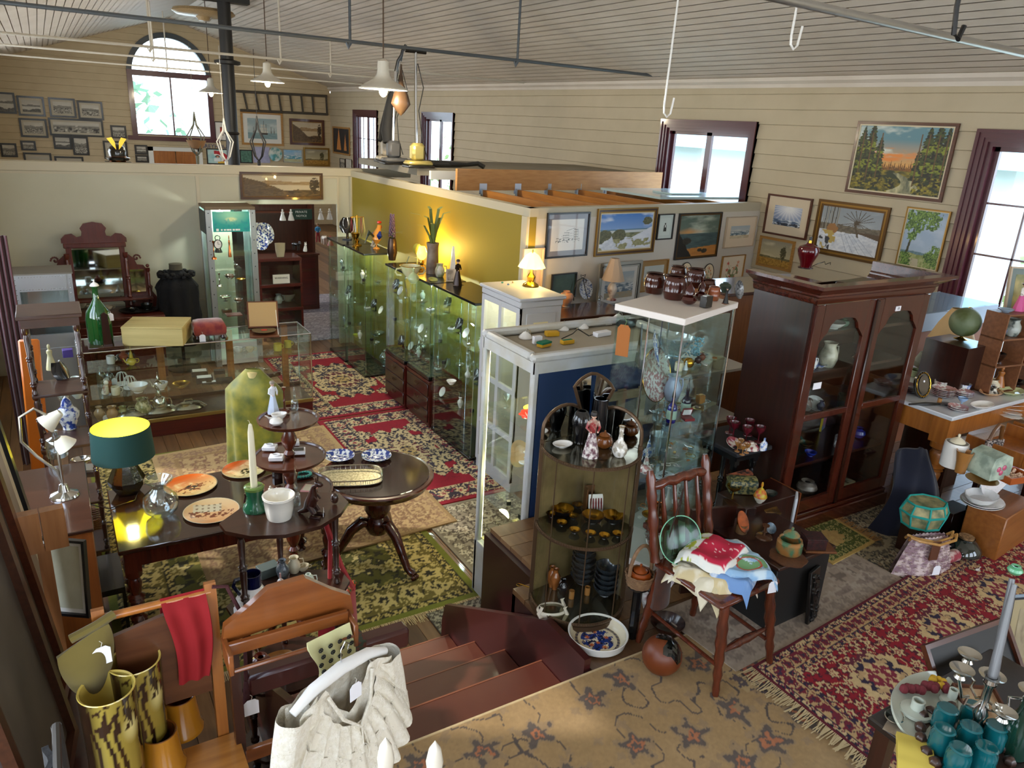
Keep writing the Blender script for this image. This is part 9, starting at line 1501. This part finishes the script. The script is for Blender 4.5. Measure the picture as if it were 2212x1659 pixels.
vs(at(2120,990,lz),'bowl',.05,.04,Wo('bowl_wood','#5a3416','#3d220d'),'brown wooden bowl behind the rose box');box(at(2095,985,lz),.1,.08,.03,Q('blue_book','#1d4a78',.5),'blue book lying behind the canister','book','book',rz=.3)
gz_=FT+.002;gP=lambda x,y,z=gz_:at(x,y,z)
t=E('glass_tray','carved dark wooden tray with brown leaf handles under the teal tumblers','tray',gP(2080,1630),rz=.7);t.scale=(1.35,)*3;m=M(Q('carved_brown','#3a2218',.4,coat=.3));m.prism([(.13*cos(a*PI/10)*(1+.1*cos(a*4)),.09*sin(a*PI/10))for a in range(20)],0,.008);
for k in range(20):a=k*PI/10;m.ball(.13*cos(a)*(1+.1*cos(k*4)),.09*sin(a),.015,.014,6)
O('tray',m,t)
for i,(x,y)in enumerate(((2035,1580),(2092,1575),(2028,1625),(2085,1620),(2140,1618),(2062,1668),(2118,1665))):
 t=E('teal_tumbler','upturned teal glass tumbler, one of the set on the carved tray','tumbler',gP(x,y-8,gz_+.012),group='teal glass tumblers on the carved tray');tg=Q('teal_solid','#0f6a72',.05,coat=.8,trans=.3);m=M(tg);m.tr(k=1.45);m.lathe([(.0235,0),(.0245,.0),(.024,.04),(.021,.05),(.022,.053),(.019,.056),(0,.056),(0,.046),(.019,.044),(.0225,.035),(.0235,0)],20);O('glass',m,t)
t=E('leaf_candle_dish','pale green leaf dish with two candle cups and dried flowers','candle dish',gP(2000,1530),rz=.3);t.scale=(1.2,)*3;lg=cer('#b9c0b2');m=M(lg);m.sheet(20,10,lambda u,v:(-.10+.2*u,(v-.5)*.11*sin(PI*min(1,u*.9+.08))**.6,.004+.014*abs(2*v-1)**2),.004);O('leaf_dish',m,t)
for x,y,r in((-.035,.01,.028),(.045,-.03,.02)):m=M(lg);m.lathe([(0,.006),(r,.008),(r*.95,.013),(r*.4,.016),(r*.4,.034),(r*.3,.034),(r*.3,.02)],20,x,y);O('candle_cup',m,t)
m=M(Q('dried_rose','#6a2028',.8));rr=random.Random(3)
for k in range(12):m.ball(.0+.06*k/12+rr.uniform(-.01,.01),.04-.005*k+rr.uniform(-.008,.008),.022,.009,6)
m.use(Q('dried_yellow','#b8901c',.8))
for k in range(8):m.ball(.06+rr.uniform(-.012,.012),-.0+rr.uniform(-.01,.01),.024,.007,6)
O('dried_flowers',m,t)
Pa(gP(1930,1555),.036,silv,'silver rimmed coaster with pressed cream flower',sy=.75,name='flower_coaster',cat='coaster',rim=silv,rz=.3);t=E('yellow_cloth','folded pale yellow cloth at the table corner','cloth',gP(1975,1640),rz=.6);m=M(Q('yellow_linen','#d8c258',.9));
for k in range(3):m.sheet(14,12,lambda u,v:(-.08+.16*u-.02*k*0,-.05+.1*v,.004+.008*k+.003*sin(u*9+k)-.03*max(0,.25-u)*2),.004)
O('cloth',m,t);m=M(Q('lace_mat','#b9ad98',.8,noise=('#8f7f6c',30,.1)));m.sheet(10,8,lambda u,v:(-.1+.2*u,-.07+.14*v,.001+.001*sin(u*20)));O('cloth_mat',m,loc=gP(2010,1560),rz=.3,label='beige patterned cloth mat under the leaf dish',cat='mat')
t=E('candelabra','five-branch silver candelabra with one twisted grey candle','candelabra',gP(2098,1600),rz=.2);t.scale=(1.4,)*3;m=M(silv);m.lathe([(0,0),(.05,0),(.045,.01),(.015,.03),(.01,.06),(.016,.08),(.009,.1),(.009,.15),(.014,.16)],20);O('stem',m,t)
for k,(a,q,z)in enumerate(((2.6,.085,.20),(.9,.075,.17),(5.4,.085,.15),(4.2,.05,.12))):
 c_,s_=cos(a),sin(a);m=M(silv);m.tube([(0,0,.12),(c_*q*.3,s_*q*.3,.10),(c_*q*.6,s_*q*.6,.11),(c_*q*.55,s_*q*.55,.13),(c_*q*.75,s_*q*.75,.13),(c_*q,s_*q,z-.02)],.0035,7);b_=O('arm',m,t);m=M(silv);m.lathe([(.004,z-.02),(.012,z-.015),(.008,z-.008),(.011,z),(.024,z+.006),(.025,z+.008),(.010,z+.003),(.0,z)],20,c_*q,s_*q);O('candle_cup',m,b_)
m=M(silv);m.lathe([(.008,.155),(.012,.16),(.01,.17),(.026,.18),(.027,.182),(.011,.177)],20);O('centre_cup',m,t)
for d_ in((.0,.0,.05,.02),(.012,0,.06,.03)):m=M(Q('grey_candle','#6d6f72',.35,coat=.3));m.tube([(d_[0],0,.175),(d_[0]+d_[2]*.4,d_[3]*.4,.26),(d_[0]+d_[2],d_[3],.38)],[.010,.009,.006],10);O('candle',m,t)
Pc('dark glazed picture in brown frame lying tilted by the table',at(2118,1480,U+.42),.48,.40,-.1,[(.018,'wood')],None,Sd('#0c0a07','#14110b'),rx=-.62);Pc('mounted photograph in dark frame standing at the right edge',at(2222,1365,U+.50),.26,.34,-.35,[(.01,'black')],(.05,'#a8966c'),portrait,rx=-.12,glz=True);Pc('colourful print lying under the candelabra arms',at(2130,1560,FT+.012)+Vr((.03,.02,0)),.14,.2,-.6,[(.006,'wood')],None,Sd('#8a5a34','#c9b08a',6,8),rx=-1.35)
m=M(Q('green_bottle_dark','#123428',.1,coat=.8));m.lathe(op([(0,0),(.04,0),(.045,.1),(.02,.16),(.018,.2)]),18);O('green_bottle',m,loc=gP(2185,1625),label='dark green glass bottle at the right edge of the low table',cat='bottle');vs(at(2190,1240,U+.66),'sphere',.03,.04,cer('#6ab88a'),'green leafy ornament above the mounted photograph')
t=E('spoon','white china spoon lying on the red runner','spoon',at(2112,1232,U+.03),rz=.2);m=M(wh);m.lathe([(0,0),(.012,.003),(.011,.004),(0,.002)],12,sx=1.5);m.tube([(.015,0,.003),(.05,0,.004)],.002,5);O('spoon',m,t)
# ================================================================ left foreground
vz=U+.446;lq=lambda x,y,z=vz:at(x,y,z)
def sunsetvase(u,v):
 c=mixc(cc('#8f7d34',u),cc('#24150c',u),np.clip(np.abs(u-.5)*11-.9,0,1));c=mixc(c,cc('#e3d690',u),np.clip(1-14*np.hypot(u-.58,(v-.72)*.5),0,1));c=np.where((v<.3)[...,None],cc('#1d120c',u),c)
 for x in(.36,.44,.5,.3,.66):c=np.where(((np.abs(u-x-.02*np.sin(v*9+x*9))<.008+.01*(1-v))&(v<.95))[...,None],cc('#22140c',u),c)
 k=(v>.72)&(fbm(u*40,v*14,3)>.55);return np.where(k[...,None],cc('#2a190e',u),c)
for x,y,r,h,lab in((230,1487,.07,.37,'tall dark vase with sunset trees and gum nut rim, front left'),(290,1425,.068,.37,'tall dark vase with sunset trees, behind its twin')):
 p=lq(x,y,vz+h);p.z=vz;t=E('sunset_vase',lab,'vase',p,rz=1.8);a,b=np.meshgrid(np.linspace(0,2*PI,90),np.linspace(0,1,60));q=r*(.97+.05*b-.02*np.sin(PI*b));Ph('painted_side',np.stack([q*np.cos(a),q*np.sin(a),h*b],-1),sunsetvase(a/(2*PI),b),Cm('glazed',.15,.6),t)
 m=M(cer('#c2ab55'));m.lathe([(r*1.02,h),(r*1.0,h+.003),(r*.93,h),(r*.9,h*.3),(0,h*.28)],40);O('glazed_inside',m,t)
for x,y,lab in((385,1500,'ochre pottery mug behind the front one'),(343,1578,'ochre pottery mug nearest the flower dome')):
 p=lq(x,y,vz+.135);p.z=vz;t=E('ochre_mug',lab,'mug',p);oc_=cer('#a8701c',.2,.4);m=M(oc_);m.tr(k=1.3);m.lathe([(0,0),(.05,0),(.05,.01),(.044,.02),(.037,.10),(.036,.10)],32);O('body',m,t);m=M(cer('#6a3a10'));m.tr(k=1.3);m.lathe([(.037,.10),(.0365,.102),(.033,.1),(.031,.03),(0,.025)],32);O('inside',m,t);m=M(oc_);m.tr(k=1.3);m.tube([(-.036,.0,.08),(-.06,.0,.085),(-.065,.0,.05),(-.042,.0,.03)],.006,8);O('handle',m,t)
p=lq(285,1640);t=E('flower_dome','small clear glass dome with a white orchid inside','paperweight',p+Vr((.02,-.03,0)));m=M(clr);m.lathe([(.022,0),(.028,.015),(.024,.04),(0,.052)],20);O('dome',m,t);m=M(wh)
for k in range(6):a=k*PI/3;m.tube([(0,0,.018),(.01*cos(a),.01*sin(a),.024),(.018*cos(a),.018*sin(a),.022)],[.001,.005,.001],6)
O('orchid',m,t)
def drape(name,lab,cat,p,rz,mt,w,L1,L2,folds=4,taper=.7,d=.02,parts='cloth',th=.004):
 t=E(name,lab,cat,p,rz=rz);m=M(mt)
 def f(u,v):
  s=(v*(L1+L2))-L1;k=abs(s)/max(L1,L2);ww=w*(1-(1-taper)*k);x=(u-.5)*ww+.01*sin(v*6);y=(d if s>0 else-d)*(min(1,abs(s)/.02))-.006*sin(u*folds*6.28+v*2)*min(1,abs(s)/.04);return(x,y,-abs(s)+.016*(1-min(1,abs(s)/.02)))
 m.sheet(int(folds*8),30,f,th);O(parts,m,t);return t
tb=Vr((.12,1.80+.225,U+.96));drape('red_scarf','plain red scarf hanging over the pine chair bar','scarf',tb+Vr((.07,0,0)),0,Q('red_scarf_cloth','#86060e',.9),.12,.27,.18,2,.7,.032)
t=E('suede_beret','olive suede pouch hat hung on the pine chair post','hat',tb+Vr((-.21,-.03,-.02)),rz=.2);m=M(Q('olive_suede','#5c4f1a',.95,noise=('#6f602a',8,.3),sheen=.3));m.sheet(18,14,lambda u,v:(-.05+.13*u+.02*v*(1-u),-.03*sin(PI*u)*sin(PI*v*.9)-.01,.02-.17*v*(1-.45*abs(2*u-1)**2)-.05*(1-u)),.012);O('body',m,t);m=M(Q('olive_suede'));m.tube([(-.01,0,.0),(.05,-.01,.02),(.1,0,.03)],.013,8);O('band',m,t);Pt(t,(.05,-.04,-.01),0,1.6)
vq=Vr((.47,1.96,U-.06));drape('patterned_cravat','cream cravat printed with black rosettes on the valet crest','scarf',vq+Vr((.10,-.095,.87)),.25,Q('cravat_base','#cfcc98',.8),.15,.14,.03,2,.8,.012)
crv=bpy.data.objects['patterned_cravat'];m=M(Q('cravat_black','#16181c',.8))
for i in range(4):
 for j in range(5):
  for k in range(8):a=k*PI/4;m.ball(-.05+.033*i+(.5 if j%2 else 0)*.016+.006*cos(a),-.021,-.02-.027*j+.006*sin(a),.0025,5)
  m.ball(-.05+.033*i+(.5 if j%2 else 0)*.016,-.021,-.02-.027*j,.003,5)
O('rosette_print',m,crv)
t=E('rope_belt','dark red plaited rope belt with tassel between the two valets','belt',tb+Vr((.165,-.01,.0)));rb=Q('maroon_rope','#3d1216',.8,bump=.6,bs=90);m=M(rb);m.tube([(-.02,.0,.02),(.02,.0,.01),(.05,.0,-.08),(.06,0,-.2),(.055,0,-.35)],.006,6);O('rope',m,t);m=M(rb);m.lathe([(.0,-.47),(.018,-.47),(.012,-.38),(.008,-.35),(0,-.34)],10,x=.055);O('tassel',m,t);Pt(t,(.06,-.03,-.38),0,1.6)
hp=Vr((.545,1.70,1.72));t=E('lace_blouse','cream lace blouse with ruffled collar on a padded white hanger','blouse',hp,rz=math.radians(22));lc_=Q('cream_lace','#d8cfba',.95,bump=1.,bs=160,noise=('#e8e2d4',60,.2));lh=lace('open_lace','#ded6c4',.2,150)
m=M(Q('padded_hanger','#e8e6e2',.7,bump=.3,bs=40));m.tube([(-.17,0,-.045),(-.1,0,-.012),(0,0,.0),(.1,0,-.012),(.17,0,-.045)],[.012,.018,.02,.018,.012],12);O('hanger',m,t);m=M(chrome);m.tube([(0,0,.02),(0,0,.06),(.015,0,.08),(.03,0,.065),(.025,0,.05)],.002,6);O('hook',m,t)
def bl(side):
 def f(u,v):
  x=(u-.5)*2;sh=-.045*abs(x)**1.6;nk=max(0,1-abs(x)/.42);z=sh-(.14*nk**.5 if side<0 else .05*nk**.5)*(1 if nk>0 else 0);zz=z*(1-v)+(-.42)*v;w=.17+.03*v;return(x*w,side*(.03+.045*v*(1-x*x)+.012*sin(x*16+v*3)*(.3+v)),zz)
 return f
m=M(lc_);m.sheet(48,22,bl(-1));m.sheet(48,22,bl(1));O('body',m,t)
for s in(-1,1):m=M(lc_);m.sheet(26,18,lambda u,v:(s*(.165+.04*sin(v*1.6))+.05*cos(u*2*PI)*(1-.2*v+.35*max(0,v-.8)*3),.045*sin(u*2*PI)*(1+.1*sin(u*30))*(1+max(0,v-.8)*1.6),-.05-.27*v));O('sleeve',m,t)
for r_ in range(3):
 m=M(lh if r_==1 else lc_);z0=-.0;m.sheet(90,6,lambda u,v:((.10+.07*v+.035*r_)*cos(PI+u*PI)*(1+.05*sin(u*60)),-(.05+.03*v+.012*r_)*sin(u*PI)*1.0-.012*sin(u*70)*v-.02,-.02-.13*sin(u*PI)-(.04+.035*v)*(r_*.9+v)*1.0));O('ruffle',m,t)
m=M(lc_);m.tube([(-.08,-.04,-.03),(-.05,-.065,-.11),(0,-.08,-.16),(.05,-.065,-.11),(.08,-.04,-.03)],.006,6);m.tube([(0,-.085,-.16),(.012,-.1,-.24),(.0,-.1,-.31)],.003,5);m.tube([(0,-.085,-.16),(-.01,-.1,-.2),(.01,-.1,-.22),(.002,-.09,-.17)],.003,5);O('drawstring',m,t);Pt(t,(.0,-.06,.0),0,1.5)
for i,(x,y)in enumerate(((833,1645),(938,1652))):m=M(cer('#ddd6c6'));m.lathe([(0,.0),(.016,0),(.02,.04),(.014,.075),(0,.1)],12);O('finial',m,loc=at(x,y+22,U+.9),label=('left','right')[i]+' white pointed finial of a stand rising at the bottom edge',cat='finial',group=None)
ex=lambda x,y,z:at(x,y,z)
Bu(ex(130,815,1.342),.22,blk,'black leather necklace stand on the etagere',rz=.9);vs(ex(112,798,1.342),'fig',.035,.19,Q('cream_robe','#b5b088',.3,coat=.3),'cream robed figure behind the black necklace stand');box(ex(148,775,1.342)+Vr((0,.06,0)),.07,.06,.06,Q('purple_box','#3a2a72',.5),'purple box of beads on the etagere','bead_box')
Ve('ginger_jar','blue and white lidded ginger jar on the etagere','jar',ex(151,925,.952),'ginger',.075,.17,Q('ginger_blue','#dde3e8',.15,coat=.6,noise=('#2c4596',26,.05)),lid=1.4);vs(ex(140,880,.952)+Vr((0,.08,0)),'vase',.05,.16,Gs('clear_glass'),'clear cut glass vase behind the ginger jar',name='glass_vase');vs(ex(160,870,.952)+Vr((.03,.1,0)),'sphere',.05,.18,Q('milk_glass','#b8c4bc',.15,coat=.5),'milky green glass vase behind the ginger jar')
box(ex(185,1025,.502),.17,.12,.05,silv,'oblong silver lidded dish on the etagere','silver_dish','dish',rz=-.2,lid=silv);Ve('silver_bowl','oval silver bowl behind the oblong dish','bowl',ex(178,1000,.502),'bowl',.08,.04,silv,sy=.7);basket(ex(190,1125,.102),.12,.16,'round brown cane basket on the lowest etagere shelf',hoop=False,mt=Q('cane_brown','#6f431f',.6))
hz=1.082;t=E('gooseneck_lamp','chrome gooseneck lamp with two frosted glass shades','lamp',at(140,1070,hz));m=M(chrome);m.lathe([(0,0),(.075,0),(.07,.012),(.03,.03),(.02,.07),(0,.08)],24);O('base',m,t);m=M(Q('brushed_neck','#9a9486',.3,.9));m.tube([(0,0,.07),(-.02,0,.16),(-.1,0,.26),(-.16,0,.36),(-.15,0,.5),(-.08,0,.54),(-.02,.0,.49)],.008,8);m.tube([(0,0,.07),(.0,0,.25),(.01,.02,.33)],.008,8);O('neck',m,t);fr=Q('frosted_shade','#d8d2bd',.5)
m=M(fr);m.tr(-.0,0,.47,ry=.9);m.lathe([(.02,.05),(.03,.02),(.055,-.05),(.053,-.05),(.028,.02)],20);O('glass_shade',m,t);m=M(fr);m.tr(.03,.02,.31,ry=-.6);m.lathe([(.02,.04),(.04,.02),(.06,-.03),(.058,-.03),(.038,.02)],20);O('glass_shade',m,t)
vs(at(125,985,hz),'bottle',.06,.17,clr,'large clear glass jar behind the chrome lamp',name='glass_jar',cat='jar');t=E('wooden_block','square tan wooden block clamp above the leaning frames','wooden block',(-.17,2.72,1.83),rz=.1);m=M(Wo('tan_block','#a87346','#8a5a32'));m.box(-.07,-.02,-.1,.0,.02,.05);m.box(.004,-.02,-.1,.075,.02,.05);m.box(-.02,.02,-.95,.02,.04,-.1);O('block',m,t)
Pc('pale mounted picture in thin black frame leaning by the chrome lamp',(-.15,3.3,1.27),.22,.36,-.6,[(.012,'black')],(.02,'white'),Sd('#b8b59a','#c9c6ae'),rx=-.1)
for i,(x,y,z,w,h,fr_,lab)in enumerate(((-.255,2.1,1.72,.5,.95,'brown','large brown frame edge leaning at the far left, nearest the camera'),(-.265,2.45,1.66,.5,.9,'wood','reddish wood frame leaning just behind the nearest one'),(-.31,2.9,1.62,.6,.95,'pale','pale frame leaning third in the left row'),(-.36,3.5,1.6,.6,1.0,'black','black frame leaning at the back of the left row'))):Pc(lab,(x,y,z),w,h,math.radians(82),[(.035,fr_)],(.02,'white')if i>1 else None,Sd('#3a322a','#5a5044',i),rx=-.12,depth=.03)
t=E('frame_rack','low dark shelf carrying the row of leaning frames','shelf',(-.62,1.85,U));m=M(darkw);m.box(0,0,0,.5,1.0,.3);O('box',m,t);t=E('frame_rack','tall dark rack behind the leaning frames','shelf',(-.8,2.95,0));m=M(darkw);m.box(0,0,0,.45,.95,1.1);O('box',m,t)
t=E('pink_scarf','pale pink woolly scarf edge at the far left','scarf',(-.135,1.22,2.0));m=M(Q('pink_wool','#c9a0b8',.95,sheen=.5));rr=random.Random(2)
for k in range(110):m.ball(rr.uniform(-.02,.015),rr.uniform(-.02,.02),-.20*rr.random(),.011,5)
O('wool',m,t);t=E('black_shawl','black knitted shawl hanging at the lower left edge','shawl',(-.15,1.30,1.96),rz=1.45);m=M(Q('black_knit','#101216',.95,bump=1.,bs=70));m.sheet(20,24,lambda u,v:((u-.5)*.2*(1+.3*v),.008*sin(u*14+v*4),.06-.6*v),.012);O('knit',m,t)
t=E('garment_rail','thin dark rail carrying the scarf and shawl at the far left','rail',(-.12,1.0,2.02));m=M(iron);m.tube([(0,-.3,0),(0,.45,0)],.008);m.tube([(0,-.3,0),(0,-.3,2.0-3.1)],.01);m.tube([(0,.45,0),(0,.45,-1.12)],.01);O('rail',m,t)
t=E('orange_door','orange varnished panel leaning in the left corner','panel',(-.33,6.6,.9),rot=(0,.05,0));m=M(Q('orange_varnish','#b8611a',.35,coat=.3));m.box(-.05,0,-.9,.09,.03,.55,.012);O('panel',m,t);t=E('red_curtain','dark red curtain edge hanging at the far left','curtain',(-.42,7.6,0));m=M(Q('maroon_velvet','#3d0a12',.9,sheen=.3));m.sheet(24,4,lambda u,v:(-.1+.16*u,.02*sin(u*25),2.1*v),.004);O('cloth',m,t)
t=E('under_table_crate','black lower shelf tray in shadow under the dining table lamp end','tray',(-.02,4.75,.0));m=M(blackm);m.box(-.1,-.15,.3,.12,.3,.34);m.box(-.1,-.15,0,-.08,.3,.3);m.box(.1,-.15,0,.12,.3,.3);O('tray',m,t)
# ================================================================ let every small thing rest on what is under it
SCL=[(1.5,'mixing bowl|counter shelf|on the counter floor|spaniel|birdcage|entree|left of the counter|keepsake|in the counter'),(1.4,'on the counter|wooden case with glazed|bottle cradle'),(1.3,'green drum shade|necklace tree|rooster figure|jardiniere'),(1.15,'beside the green lamp|barrel jar'),(1.4,'dressing table|mirror shelf|pewter tray|yellow petal|strappy|peach and grey'),(1.25,'cabinet nearest the doorway|dark bronze|on the whatnot|cream candle|geisha|gold bands'),(1.3,'beige scalloped'),(1.35,'back of the mirrored top|behind the geisha'),(1.5,'marble|cup on|on saucers|canister|teacups|white figure|puppy|thimble|speckled|pile|blue egg cup|peach dish|leaf dish|cream panelled|rose panel|tan pottery beaker'),(1.2,'turquoise crochet|pigeonhole|beaded|bead handbag|side table|goblet, one|red and white'),(1.35,'platters|on the crate')]
import re
for o in C.objects:
 lb=o.get('label','')
 if o.parent or not lb or o.get('category')in('table','shelf','counter','chair','coat','picture','dressing table','drawer','display case','shelf stand','box frame','stool','mannequin','crate','rug','display cabinet','dress form','cloth','plinth','joist','low box','hose','cord','lamp stand','book','tea towel','bag'):continue
 if o.get('category')=='box' and 'bookcase' in lb:continue
 for k,pt in SCL:
  if re.search(pt,lb):o.scale=tuple(q*k for q in o.scale);break
bpy.context.view_layer.update();dg_=bpy.context.evaluated_depsgraph_get()
def kids(o):return[o]+[k for c in o.children for k in kids(c)]
hung={'picture','lamp','hook','rod','rail','plant hanger','bag','scarf','blouse','belt','hat','cable','cord','socket','label','price tag','beam','joist','shawl','light fitting','ladder','column','curtain','tea towel','handbag'}
small=[]
for o in list(C.objects):
 if o.parent or o.get('kind')or not o.get('category')or o['category']in hung:continue
 vs2=[k.matrix_world@Vr(b)for k in kids(o)if k.type=='MESH' and not k.name.startswith('price_tag')for b in k.bound_box]
 if not vs2:continue
 lo=[min(v[i]for v in vs2)for i in range(3)];hi=[max(v[i]for v in vs2)for i in range(3)]
 if max(hi[i]-lo[i]for i in range(3))<.6:small.append((lo[2],o,lo,hi))
small.sort(key=lambda t:t[0])
for z0,o,lo,hi in small:
 own={k.name for k in kids(o)};p=Vr(((lo[0]+hi[0])/2,(lo[1]+hi[1])/2,z0-.0025));hit=None
 for _ in range(9):
  ok,q,nn,fi,ob,mx=sc.ray_cast(dg_,p,Vr((0,0,-1)))
  if not ok:break
  if ob.name not in own:hit=q if nn.z>0 else None;break
  p=q-Vr((0,0,.0005))
 p=Vr((p.x,p.y,z0-.02))
 for _ in range(6):
  ok,q,nn,fi,ob,mx=sc.ray_cast(dg_,p,Vr((0,0,1)),distance=z0+.006-p.z)
  if not ok:break
  if ob.name not in own and nn.z>.5:hit=None;break
  p=q+Vr((0,0,.0004))
 if hit and .0015<z0-hit.z<.2:o.location.z-=z0-hit.z-.0004
